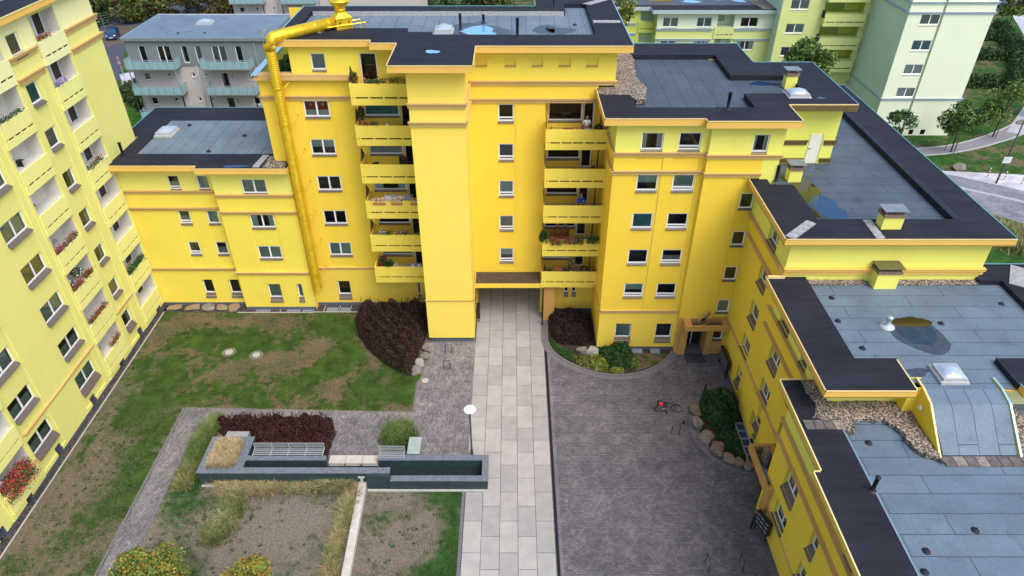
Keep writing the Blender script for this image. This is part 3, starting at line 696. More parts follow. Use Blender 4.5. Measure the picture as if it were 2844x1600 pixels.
    relief(rf, -15.15, 7.5, 39.5, 60.0, [(-15.15, -8.9, 44.5, 53, zz, 1), (-8.9, -7.18, 43.85, 53, zz, 1), (-7.18, -2.24, 39.5, 53, zz, 1), (-2.24, 7.5, 43.25, 60.0, zz, 1), (-2.24, 1.7, 53, 60.0, None, 1),
        (-14.3, -6.9, 47.3, 51.6, a, 2), (-6.9, -5.2, 46.4, 51.6, a, 2), (-5.2, 5.4, 45.8, 51.6, a, 2), (3.8, 5.4, 51.6, 53.7, a, 2)], roofn, start=False)
    rf.build('roof', [FAS, BITX, BLY], t, I4)
    E = [(out[i], out[(i + 1) % len(out)]) for i in range(len(out))]
    coping(t, I4, [(p, q_, LIPC if (i < 7) else (LIPB if i in (7, 11) else LIPT)) for i, (p, q_) in enumerate(E)], zz)
    fl = MB(); fl.box(-14.2, 3.7, 51.52, 51.6, 20.9, 21.19); fl.build('roof_flashing', [plain('flashing grey', (.35, .35, .36), .6, .2, 6)], t, I4)
    skylight(t, -5.05, -3.98, 46.7, 48.0, a); roofvent(t, -3.45, 47.9, a, 1.0); roofvent(t, -1.97, 49.6, a, .5); roofvent(t, .34, 44.9, zz, 1.2); roofvent(t, 3.0, 52.3, zz, 1.3, .06)
    roofdrain(t, 4.3, 49.1, a); roofdrain(t, 4.2, 46.3, a); roofdrain(t, 2.4, 48.2, a); roofdrain(t, -3.1, 46.3, a)
    sheet('puddle', blob(-2.5, 47.7, 2.2, 1.75, 44, 3, .12), a + .004, WET, t); sheet('puddle', blob(-2.2, 47.6, 1.2, 1.2, 40, 5, .15), a + .008, PUDL, t)
    sheet('puddle', blob(-4.6, 46.15, 1.1, .35, 30, 2), a + .004, WET, t); sheet('puddle', blob(-4.7, 46.2, .6, .14, 30, 2), a + .008, PUDL, t)
    sheet('puddle', blob(-4.8, 42.2, .42, .35, 36, 9, .14), zz + .004, PUDL, t); sheet('damp_patch', blob(2.2, 48.0, .9, .9, 30, 6), a + .004, WET, t); sheet('damp_patch', blob(3.3, 47.7, .8, .8, 30, 8), a + .004, WET, t)
    q = MB(); q.prism([(5.2, 53.6), (5.7, 53.3), (7.3, 54.9), (6.8, 55.15)], zz + .004, zz + .05); q.build('walkway_slab', [CSL], t, I4); q = MB(); q.box(5.5, 7.35, 48.5, 49.05, zz + .005, zz + .05); q.build('walkway_slab', [CSL], t, I4)
    # closed-up attic vents get a little sill
    for a_, b_ in ((1.25, 1.97), (2.98, 3.72), (4.72, 5.48), (-2.3, -1.6), (-.48, .24)): q = MB(); q.box(a_ - .03, b_ + .03, -.06, .1, 19.70, 19.75); q.build('sill', [TAN], t, F)
centre_house()
# ================================================================== corner house
def numeral(kind, parent, W, s=1.0, m=None):
    mb = MB(); t = .09 * s; w_ = .16 * s
    def ring(cx, cz, ro, ri, n=28):
        for i in range(n):
            a = 2 * math.pi * i / n; b = 2 * math.pi * (i + 1) / n
            P = [(cx + r_ * math.cos(q), cz + r_ * math.sin(q)) for r_, q in ((ro, a), (ro, b), (ri, b), (ri, a))]
            f = [(p[0], -t, p[1]) for p in P]; k = [(p[0], t, p[1]) for p in P]
            mb.quad(f); mb.quad(k[::-1]); mb.quad([f[0], f[1], k[1], k[0]]); mb.quad([f[2], f[3], k[3], k[2]])
    if kind == '6':
        ring(0, .42 * s, .42 * s, .22 * s)
        T = Matrix.Translation((.07 * s, 0, .92 * s)) @ Matrix.Rotation(R(38), 4, 'Y'); mb.box(-.10 * s, .10 * s, -t, t, -.40 * s, .46 * s, T=T)
    else:
        ring(0, .34 * s, .36 * s, .17 * s); ring(0, .93 * s, .31 * s, .14 * s)
    return mb.build('numeral', [m], parent, W, False)
STEEL = plain('brushed steel', (.42, .38, .33), .35, .12, 8, metal=.75)
def corner_house():
    t = thing('apartment_building', 'yellow corner house with partly gravelled felt roof, round bed and entrance number 6', 'building', (11, 39.4, 0))
    F = fr(0, 39.4, 0); P = -.35
    regs = [(11.95, 15.4, 0, 18, P, 0), (15.4, 16.4, 13.6, 18, P, 1), (15.4, 16.4, 0, 13.6, None, 0), (6.3, 11.95, 15.95, 18, 0, 1), (11.95, 16.4, 15.95, 18, P, 1), (6.3, 11.95, 0, 3.6, 0, 3), (11.95, 15.4, 0, 3.3, P, 4), (6.3, 11.95, 0, .32, .05, 2)]
    cols = [(7.86, 9.2), (10.14, 11.5)]
    for a, b in cols: regs.append((a - .15, b + .15, 3.7, 15.6, .05, 0))
    regs.append((14.35, 15.4, 3.3, 14.35, P + .06, 5))
    H = []
    kd = {17: (3, 0), 14: (4, 5), 11: (7, 0), 8: (0, 2), 6: (4, 0)}
    for hd in (17.22, 14.42, 11.65, 8.85, 6.05):
        for i, (a, b) in enumerate(cols): H.append((a, b, hd - 1.13, hd, 0, .12, kd[int(hd)][i], i == 1 or hd < 7))
    H += [(7.55, 8.72, 1.15, 2.5, 0, .36, 10, False), (10.5, 11.7, 1.15, 2.5, 0, .36, 0, False)]
    H.append((14.55, 15.5, 16.1, 17.25, P, .1, 3, False))
    for z in (13.3, 10.5, 7.7, 4.9): H.append((14.5, 15.36, z - 1.1, z, P, .1, 0 if z > 5 else 11, False))
    H.append((14.62, 15.36, 1.25, 2.2, P, .3, 0, False))
    for a, b, z0, z1, d, s, k, lo in H: regs.append((a, b, z0 - wh(s), z1, d + .15, 1 if z0 > 15.9 else 0, False))
    regs.append((12.75, 14.15, 0, 2.9, 1.2, 4, False))
    mb = MB(); relief(mb, 6.3, 16.4, 0, 18, regs, wallfn); mb.build('wall', [Y_D, Y_DT, PL, Y_CG, PORT, Y_EB], t, F)
    for a, b, z0, z1, d, s, k, lo in H: window(t, F @ Matrix.Translation((0, d, 0)), a, b, z0, z1, kind=k, drop=s, out=.08, low=lo)
    # left flank (faces the passage), bits of the other flanks above the neighbours' roofs
    FLK = fr(6.3, 0, -90)
    mb = MB(); relief(mb, -44.0, -39.4, 0, 18, [(-44, -39.4, 15.95, 18, 0, 1), (-44, -39.4, 0, .4, .03, 2)], wallfn)
    mb.build('wall', [Y_D, LGRN, PL], t, FLK)
    mb = MB()
    mb.quad([(16.4, 39.05, 13.8), (16.4, 42.0, 13.8), (16.4, 42.0, 18), (16.4, 39.05, 18)], 1)
    mb.quad([(16.4, 42.0, 13.8), (20.9, 42.0, 13.8), (20.9, 42.0, 18), (16.4, 42.0, 18)], 1); mb.quad([(20.9, 42.0, 13.8), (20.9, 49, 13.8), (20.9, 49, 18), (20.9, 42.0, 18)], 1); mb.build('wall', [Y_D, Y_ET], t, I4); mb = MB()
    mb.quad([(20.9, 49, 0), (6.65, 53.4, 0), (6.65, 53.4, 18), (20.9, 49, 18)], 0); mb.build('wall', [Y_D, Y_ET], t, I4)
    q = MB(); q.box(19.25, 20.05, 41.96, 42.03, 14.0, 16.0); q.box(19.3, 19.42, 41.9, 41.97, 15.02, 15.06, 1); q.box(20.05, 20.12, 41.93, 42.03, 13.98, 16.05, 2); q.build('door', [DOORW, DKB, LGRN], t, I4)
    FB = fr(0, 42.0, 0); BR = plain('attic trim brown', (.13, .095, .035), .8)  # brown of the attic cornices and the rear fascia
    for z in (15.6, 14.35): cornice(t, FB, [(17.6, 19.1), (20.25, 20.98)], z, .32, m=BR, p=.12)
    cz = ((15.97, .28), (14.74, .28))
    for z, h in cz:
        cornice(t, F, [(6.2, 11.95)], z, h); cornice(t, F, [(11.9, 15.4 if z < 15 else 16.45)], z, h, d0=P); cornice(t, FLK, [(-43.9, -39.35)], z, h)
    cornice(t, F, [(6.25, 11.95)], 3.75, .28, p=.08); cornice(t, FLK, [(-43.0, -39.35)], 3.75, .5, p=.08)
    # roof
    zz = 18.3; a = 17.95; g = 18.02
    out = [(5.45, 38.85), (11.4, 38.85), (11.4, 38.45), (17.0, 38.45), (17.0, 41.1), (21.3, 41.1), (21.3, 49.3), (17.1, 49.3), (17.1, 53.8), (6.7, 53.8), (6.7, 44.05), (5.45, 44.05)]
    rf = MB(); rf.prism(out, zz - .42, zz - .40, 0, 0)
    for (p, q_) in zip(out, out[1:] + out[:1]):
        if p == (6.7, 44.05): continue
        if p[0] == 17.0 and q_[1] == 41.1 and p[1] == 41.1: rf.box(17.0, 21.3, 41.08, 41.2, zz - .4, zz, 3); continue
        rf.quad([(p[0], p[1], zz - .4), (q_[0], q_[1], zz - .4), (q_[0], q_[1], zz), (p[0], p[1], zz)])
    relief(rf, 5.45, 21.3, 38.45, 53.8, [(5.45, 11.4, 38.85, 44.05, zz, 1), (11.4, 17.0, 38.45, 53.8, zz, 1), (6.7, 11.4, 44.05, 53.8, zz, 1), (17.0, 21.3, 41.1, 49.3, zz, 1), (17.0, 17.1, 49.3, 53.8, zz, 1),
        (7.6, 14.8, 40.7, 51.0, a, 2), (14.8, 18.7, 43.1, 46.5, a, 2), (6.7, 8.6, 43, 51.6, a, 2)], roofn, start=False)
    rf.build('roof', [FAS, BITX, BLD, BR], t, I4)
    E = list(zip(out, out[1:] + out[:1])); mm = [LIPC] * 3 + [LIPY] + [LIPC] + [LIPT] * 5 + [LIPC] * 2
    coping(t, I4, [(p, q_, m) for (p, q_), m in zip(E, mm)][:11] + [(E[11][0], E[11][1], LIPC)], zz)
    sheet('gravel', wobble([(5.55, 42.9), (7.45, 42.9), (7.7, 42.0), (8.3, 42.0), (8.75, 43.9), (8.3, 46), (8.75, 50.5), (8.4, 52.2), (7.6, 53.3), (6.75, 53.3), (6.75, 45), (5.55, 44.0)], .3, .1), zz + .012, GRV, t, th=.32)
    skylight(t, 17.45, 18.7, 42.3, 43.4, zz - .1, .3); chimney(t, 18.0, 18.75, 44.9, 45.5, a, .85, Y_ET)
    roofvent(t, 13.05, 40.4, zz, 1.0, .1); roofdrain(t, 12.7, 41.4, a)
    sheet('puddle', blob(16.9, 45.9, .8, .4, 30, 3), a + .004, PUD, t); sheet('puddle', blob(19.4, 42.3, .25, .15, 20, 3), zz + .004, PUD, t)
    # entrance 6: tan clad portal, open canopy tray with a steel figure standing in it
    mb = MB(); mb.box(12.25, 12.75, 38.86, 39.05, 0, 2.9); mb.box(14.15, 14.6, 38.86, 39.05, 0, 2.9); mb.box(14.6, 15.4, 38.95, 39.05, 0, 1.15)
    mb.box(12.25, 15.38, 38.05, 38.2, 2.88, 3.3); mb.box(12.25, 12.75, 38.2, 39.1, 2.88, 3.3); mb.box(14.95, 15.38, 38.2, 39.1, 2.88, 3.3); mb.box(12.75, 14.95, 38.95, 39.1, 2.88, 3.3); mb.box(12.75, 14.95, 38.2, 38.95, 2.9, 2.96, 1)
    c = mb.build('entrance_canopy', [PORT, plain('canopy glass', (.16, .11, .10), .2, .3, 5)], t, I4)
    numeral('6', c, fr(13.55, 38.45, 0, 2.97), 1.0, STEEL)
    d = MB(); d.box(12.75, 14.15, 40.2, 40.25, 0, 2.9, 0); d.box(12.8, 13.35, 40.1, 40.2, .05, 2.8, 1); d.box(13.4, 13.45, 40.05, 40.2, 0, 2.9, 2); d.box(12.9, 13.9, 39.3, 39.9, .005, .02, 3)
    d.build('door', [DKB, GLA, PVC, plain('door mat grey', (.12, .12, .11), .9)], t, I4)
corner_house()
# ================================================================== east wing
def east_wing():
    t = thing('apartment_building', 'stepped yellow apartment wing on the right with blue felt roofs and entrance number 8', 'building', (15.4, 30, 0))
    F = fr(15.4, 0, -90)          # local x = -y, local y = inwards (+x)
    # u = -y.   sections: far (y 32.4..39.1, top 13.95), middle (25.4..32.4, top 11.15), near (8..25.4, wall 1.15 further out, top 9.4)
    N0 = -1.15
    regs = [(-32.4, -25.4, 0, 11.15, 0, 0), (-32.4, -25.4, 11.15, 14, None, 0), (-25.4, -8, 0, 14, None, 0), (-25.4, -8, 0, 9.4, N0, 0),
            (-39.1, -32.4, 11.95, 14, 0, 1), (-32.4, -25.4, 9.1, 11.15, 0, 1), (-25.4, -8, 7.35, 9.4, N0, 1),
            (-39.1, -32.4, 10.75, 11.9, 0, 4), (-32.4, -25.4, 7.9, 9.0, 0, 4), (-25.4, -8, 6.2, 7.2, N0, 4)]
    regs += [(-33.2, -30.4, 0, 3.3, -.2, 0), (-39.1, -25.4, 0, .3, .04, 2)]
    H = []; dbl = []
    def W_(y0, y1, hd, d, n, s, k, h=1.22, at=False): H.append((-y1, -y0, hd - h, hd, d, n, s, k, at))
    for hd in (10.4, 7.6, 4.85): W_(34.2, 35.65, hd, 0, 1, .3 if hd > 5 else .03, 11)
    W_(34.15, 35.65, 13.2, 0, 2, .12, 6, 1.1, True)
    W_(34.35, 35.25, 2.3, 0, 1, .55, 0, 1.0)
    for hd in (7.6, 4.8): W_(29.9, 31.4, hd, 0, 2, .35 if hd > 5 else .1, 3, 1.25); W_(27.0, 27.8, hd, 0, 1, .3 if hd > 5 else .05, 11, 1.2)
    for y0, y1 in ((29.8, 31.3), (27.0, 27.85)): W_(y0, y1, 10.25, 0, 2 if y0 > 29 else 1, .06, 11, 1.0, True)
    W_(30.0, 31.1, 2.25, 0, 1, .6, 0, 1.0)
    for y0, y1, n in ((22.1, 23.65, 2), (19.2, 19.95, 1), (15.7, 17.2, 2), (12.5, 14, 2)):
        W_(y0, y1, 5.75, N0, n, .42, 2 if n == 2 else 11); W_(y0, y1, 3.2, N0, n, .06, 3)
    for y0, y1 in ((16.6, 17.4), (12.6, 13.4)): W_(y0, y1, 8.5, N0, 1, .08, 11, .95, True)
    H = [h for h in H]
    for (a, b, z0, z1, d, n, s, k, at) in H: regs.append((a, b, z0 - s * .22 / .32 + .012, z1, d + .22, 1 if at else 0, False))
    mb = MB(); relief(mb, -39.1, -8, 0, 13.95, regs, wallfn)
    mb.build('wall', [Y_E, Y_ET, PL, Y_E, Y_EB], t, F)
    for (a, b, z0, z1, d, n, s, k, at) in H: window(t, F @ Matrix.Translation((0, d, 0)), a, b, z0, z1, kind=k, panes=n, depth=.22, drop=s, out=.1)
    for z, a, b, d in ((11.95, -39.0, -32.35, 0), (10.7, -38.6, -32.35, 0), (9.1, -32.9, -25.45, 0), (7.85, -32.9, -25.45, 0), (7.35, -25.5, -8, N0), (6.15, -25.5, -8, N0)):
        cornice(t, F, [(a, b)], z, .3, m=TANE, d0=d, p=.18)
    cornice(t, F, [(-39.0, -25.45)], 3.55, .3, m=TANE, p=.07); cornice(t, F, [(-24.1, -8)], 1.75, .2, m=TANE, d0=N0, p=.06)
    # south walls above the next lower roof, right hand walls
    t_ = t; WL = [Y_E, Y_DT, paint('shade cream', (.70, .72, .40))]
    mb = MB()
    mb.quad([(15.4, 32.4, 11.0), (26.5, 32.4, 11.0), (26.5, 32.4, 14), (15.4, 32.4, 14)], 1); mb.quad([(26.5, 32.4, 0), (26.5, 56, 0), (26.5, 56, 14), (26.5, 32.4, 14)], 1); mb.build('wall', WL, t, I4); mb = MB()
    mb.quad([(15.4, 24.3, 9), (19.5, 24.3, 9), (19.5, 24.3, 11.3), (15.4, 24.3, 11.3)], 1); mb.quad([(15.4, 24.3, 9), (15.4, 25.5, 9), (15.4, 25.5, 11.3), (15.4, 24.3, 11.3)], 1); mb.build('wall', WL, t, I4); mb = MB()
    mb.quad([(14.25, 25.4, 0), (15.5, 25.4, 0), (15.5, 25.4, 9.4), (14.25, 25.4, 9.4)], 0); mb.build('wall', WL, t, I4); mb = MB()
    mb.quad([(29.8, 23.3, 0), (29.8, 33.5, 0), (29.8, 33.5, 11.2), (29.8, 23.3, 11.2)], 1); mb.quad([(26.5, 33.5, 0), (29.8, 33.5, 0), (29.8, 33.5, 11.2), (26.5, 33.5, 11.2)], 1); mb.build('wall', WL, t, I4); mb = MB()
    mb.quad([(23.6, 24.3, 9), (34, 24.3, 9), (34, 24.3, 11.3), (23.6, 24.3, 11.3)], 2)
    mb.build('wall', WL, t, I4)
    FS = fr(0, 32.4, 0); cornice(t, FS, [(15.35, 26.6)], 12.15, .42, p=.2, m=FAS)
    sheet('wall_plinth', [(15.35, 32.3), (26.55, 32.3), (26.55, 32.4), (15.35, 32.4)], 11.5, PL, t, th=.3) if False else None
    # ---- upper roof
    z = 14.3; a = 13.95
    out = [(14.77, 31.87), (27.3, 31.87), (27.3, 56), (15.4, 56), (15.4, 39.1), (14.77, 39.1)]
    rf = MB(); rf.prism(out, z - .42, z - .36, 0, 0)
    for p, q_ in list(zip(out, out[1:] + out[:1]))[:3] + [(out[5], out[0])]: rf.quad([(p[0], p[1], z - .4), (q_[0], q_[1], z - .4), (q_[0], q_[1], z), (p[0], p[1], z)])
    relief(rf, 14.77, 27.3, 31.87, 56, [(14.77, 15.4, 39.1, 56, None, 1), (17.3, 24.95, 34.1, 54, a, 2), (15.9, 24.95, 38.3, 54, a, 2)], roofn, m0=1, d0=z)
    rf.build('roof', [FAS, BITY, BLE], t, I4)
    coping(t, I4, [(out[0], out[1], LIPC), (out[5], out[0], LIPC), (out[1], out[2], LIPT), (out[2], (16, 56), LIPT)], z)
    q = MB(); q.box(24.95, 25.35, 34.1, 54, z + .001, z + .03); q.build('roof_trim', [DKB], t, I4)
    for k in range(4): q = MB(); q.box(-.29, .29, -.27, .27, .004, .05); q.build('walkway_slab', [CSL], t, fr(15.25 + .44 * k, 32.25 + .42 * k, 44, z))
    for k in range(4): q = MB(); q.box(-.24, .24, -.24, .24, .004, .05); q.build('walkway_slab', [CSL], t, fr(19.92 + .02 * k, 32.2 + .5 * k, 0, z))
    chimney(t, 20.35, 21.45, 32.95, 33.65, z, .75, Y_DT); chimney(t, 17.35, 18.15, 39.3, 39.95, a, .8, Y_ET, lm=CAPM); roofvent(t, 16.45, 39.0, z - .1, 1.0)
    sheet('puddle', wobble(blob(18.0, 37.2, .95, 2.9, 60, 21, .16), 9, 0), a + .004, PUDB, t); sheet('puddle', blob(18.6, 36.1, 1.0, 1.25, 44, 5, .16), a + .007, PUD, t)
    sheet('puddle', blob(19.6, 41.0, .42, .28, 30, 7, .1), a + .004, PUD, t); sheet('damp_patch', blob(20.9, 37.0, .42, .32, 30, 8), a + .004, WET, t)
    # ---- middle roof
    z = 11.5; a = 11.22
    out = [(14.45, 23.15), (18.7, 23.15), (18.7, 23.6), (23.7, 23.6), (23.7, 23.15), (31, 23.15), (31, 33.7), (26.5, 33.7), (26.5, 32.4), (14.45, 32.4)]
    rf = MB(); rf.prism(out, z - .42, z - .36, 0, 0)
    for i in (0, 1, 3, 4, 5, 6, 9): p = out[i]; q_ = out[(i + 1) % 10]; rf.quad([(p[0], p[1], z - .4), (q_[0], q_[1], z - .4), (q_[0], q_[1], z), (p[0], p[1], z)])
    relief(rf, 14.45, 31, 23.15, 33.7, [(14.45, 26.5, 32.4, 33.7, None, 1), (18.7, 23.7, 23.15, 23.6, None, 1), (16.7, 27.65, 25.45, 32.0, a, 2), (16.7, 26.4, 32.0, 32.4, a, 2), (18.75, 23.6, 23.6, 25.45, a, 2)], roofn, m0=1, d0=z)
    rf.build('roof', [FAS, BITY, BLX], t, I4)
    coping(t, I4, [(out[9], out[0], LIPC), (out[0], out[1], LIPC), (out[1], (18.7, 25.3), LIPY), (out[3], out[4], LIPT), (out[4], out[5], LIPT), (out[6], out[7], LIPT), (out[5], out[6], LIPT)], z)
    q = MB(); q.box(14.5, 15.45, 32.2, 32.36, z + .005, z + .14); q.build('roof_trim', [LIPC], t, I4)
    sheet('gravel', wobble([(16.75, 31.95), (20.0, 31.95), (20.05, 32.38), (16.7, 32.38)], .3, .05), z - .17, GRV, t, th=.1)
    sheet('gravel', wobble([(21.8, 31.95), (26.4, 31.95), (26.5, 32.38), (21.8, 32.38)], .3, .05), z - .17, GRV, t, th=.1)
    chimney(t, 20.3, 21.55, 31.6, 32.42, a, 1.0, Y_DT, lid=.2, lm=plain('chimney cap olive', (.12, .11, .04), .6))
    for k in range(4): q = MB(); q.box(-.36, .36, -1.1 + k * .55, -.56 + k * .55, .005, .06); q.build('walkway_slab', [CSL], t, fr(28.75, 32.45, -32, z))
    for x, y in ((17.64, 30.74), (17.2, 28.7), (17.6, 26.5), (26.7, 30.2), (22.55, 28.5)) : roofdrain(t, x, y, a)
    m = MB(); m.lathe([(.38, 0), (.36, .05), (.2, .1), (.12, .14), (.11, .5), (.15, .52), (.15, .62), (.0, .66)], 18); m.build('vent_pipe', [plain('vent white', (.40, .44, .46), .4, .1)], t, fr(19.6, 28.25, 0, a), True)
    sheet('puddle', blob(20.95, 27.6, 1.35, 1.45, 50, 33, .07), a + .004, WET, t); sheet('puddle', blob(20.95, 27.75, 1.0, 1.0, 40, 15, .08), a + .008, plain('puddle murky', (.018, .040, .062), .25, .3, 2), t); sheet('puddle', blob(21.0, 28.6, 1.05, .42, 40, 7, .07), a + .012, PUDB, t)
    sheet('damp_patch', blob(19.55, 24.75, .55, .3, 20, 2), a + .004, WET, t)
    skylight(t, 20.3, 21.45, 23.95, 25.05, a, .3)
    # ---- ramp of felt between the middle and the near roof, with its side walls
    z2 = 9.62; q = MB(); y1, y2, y3 = 23.6, 22.75, 21.0
    P = lambda x, y, zq: (x, y, zq)
    q.quad([P(19.25, y1, a), P(22.9, y1, a), P(22.85, y2, a - .18), P(19.3, y2, a - .18)]); q.quad([P(19.3, y2, a - .18), P(22.85, y2, a - .18), P(22.85, y3, z2), P(19.45, y3, z2)])
    q.quad([P(18.7, 23.6, a), P(19.3, 23.6, a), P(19.3, 24, a), P(18.7, 24, a)])
    q.build('roof_ramp', [roofing('roof felt ramp', (.115, .168, .225), (.125, .18, .238), (.03, .05, .08), R(90), 9, .92)], t, I4)
    for x0, x1 in ((19.2, 19.3), (22.85, 22.95)):
        q = MB()
        for (xx) in (x0, x1): q.quad([(xx, 24.3, 9.3), (xx, 24.3, a + .1), (xx, y1, a + .1), (xx, y2, a - .1), (xx, y3 - .15, z2 + .04), (xx, y3 - .15, 9.3)])
        q.quad([(x0, 24.3, a + .1), (x1, 24.3, a + .1), (x1, y1, a + .1), (x0, y1, a + .1)], 1); q.quad([(x0, y1, a + .1), (x1, y1, a + .1), (x1, y2, a - .1), (x0, y2, a - .1)], 1); q.quad([(x0, y2, a - .1), (x1, y2, a - .1), (x1, y3 - .15, z2 + .04), (x0, y3 - .15, z2 + .04)], 1)
        q.build('ramp_wall', [Y_EB, LIPC if x0 < 20 else LIPB], t, I4)
    q = MB(); q.lathe([(.0, 0), (.12, .0), (.12, .05), (.0, .06)], 16); q.build('wall_vent', [PVC], t, Matrix.Translation((19.14, 23.1, 10.5)) @ Matrix.Rotation(R(-90), 4, 'Y'), False)
    q = MB(); q.quad([(18.7, 23.62, 9.4), (19.22, 23.62, 9.4), (19.22, 23.62, 11.3), (18.7, 23.62, 11.3)]); q.build('wall', WL, t, I4); q = MB(); q.quad([(18.7, 23.62, 9.4), (18.7, 24.3, 9.4), (18.7, 24.3, 11.3), (18.7, 23.62, 11.3)]); q.build('wall', WL, t, I4)
    # ---- near roof
    z = 9.75; a = 9.52
    out = [(13.2, 8), (34, 8), (34, 24.3), (15.4, 24.3), (15.4, 25.8), (13.55, 25.8), (13.55, 19.97), (13.2, 19.97)]
    rf = MB(); rf.prism(out, z - .42, z - .36, 0, 0)
    for i in (3, 4, 5, 6, 7): p = out[i]; q_ = out[(i + 1) % 8]; rf.quad([(p[0], p[1], z - .4), (q_[0], q_[1], z - .4), (q_[0], q_[1], z), (p[0], p[1], z)])
    relief(rf, 13.2, 34, 8, 25.8, [(15.4, 34, 24.3, 25.8, None, 1), (13.2, 13.55, 19.97, 25.8, None, 1), (15.5, 34, 8, 24.3, a, 2)], roofn, m0=1, d0=z)
    rf.build('roof', [FAS, BITY, BLX], t, I4)
    coping(t, I4, [(out[4], out[5], LIPC), (out[5], out[6], LIPY), (out[6], out[7], LIPY), (out[7], out[0], LIPY)], z, w=.06)
    q = MB(); q.box(15.42, 15.5, 8, 22.4, z - .1, z + .02); q.build('roof_trim', [plain('blue grey trim', (.16, .24, .30), .5)], t, I4)
    sheet('gravel', wobble([(14.55, 25.7), (15.3, 25.7), (15.4, 24.28), (19.1, 24.28), (19.15, 21.2), (19.3, 20.5), (18.6, 20.9), (18.2, 21.6), (18.1, 22.4), (17.7, 23.0), (16.2, 23.05), (15.9, 22.3), (15.55, 22.2), (15.5, 23.05), (14.3, 23.1), (14.75, 23.9)], .22, .09, 5), z + .02, GRV, t, th=.2)
    sheet('gravel', wobble([(23.05, 20.6), (24.5, 20.8), (24.5, 24.2), (23.05, 24.2)], .25, .06), a + .06, GRV, t, th=.1)
    SW = [plain('slab weathered', (.12, .105, .10), .9, .35, 6), plain('slab weathered pale', (.24, .20, .17), .9, .35, 6)]
    for k in range(4): q = MB(); q.box(13.75 + .46 * k, 14.18 + .46 * k, 22.42, 22.98, z + .005, z + .06); q.build('walkway_slab', [SW[k % 2 and k > 1]], t, I4)
    for k in range(9): q = MB(); q.box(19.35 + .5 * k, 19.82 + .5 * k, 20.42, 20.95, a + .004, a + .07); q.build('walkway_slab', [SW[k in (1, 3)]], t, I4)
    for x, y in ((16.45, 21.8), (18.85, 17.15), (16.4, 16.2), (15.9, 15.3)): roofdrain(t, x, y, a)
    roofvent(t, 15.35, 18.95, z, .8, .09)
    # ---- entrance 8: tray canopy on a tan side wall
    mb = MB(); x0, x1, y0, y1 = 13.8, 15.35, 24.15, 27.45; zt = 3.15
    mb.box(x0, x0 + .2, y0, y1, zt - .45, zt); mb.box(x0 + .2, x1, y1 - .2, y1, zt - .45, zt); mb.box(x0 + .2, 14.3, y0, y0 + .3, zt - .45, zt); mb.box(14.95, x1, y0 + 1.3, y1 - .2, zt - .45, zt)
    mb.box(x0 + .2, 14.95, y0 + .3, y1 - .2, zt - .4, zt - .3, 1); mb.box(x0 + .25, x0 + .6, y0 + .8, y0 + 1.9, zt - .3, zt - .28, 2)
    mb.box(14.05, 14.3, y0 + .05, y0 + .7, 0, zt - .45, 0); mb.box(15.0, 15.2, y1 - .5, y1 - .1, 0, zt - .45)
    c = mb.build('entrance_canopy', [PORT, plain('canopy mossy', (.10, .085, .055), .9, .5, 4), plain('canopy pane', (.20, .26, .36), .25)], t, I4)
    numeral('8', c, fr(14.3, 26.2, -90, zt - .3), 1.0, STEEL)
    d = MB(); d.box(15.3, 15.36, 25.5, 26.9, 0, 2.5); d.build('door', [DKB], t, I4)
east_wing()
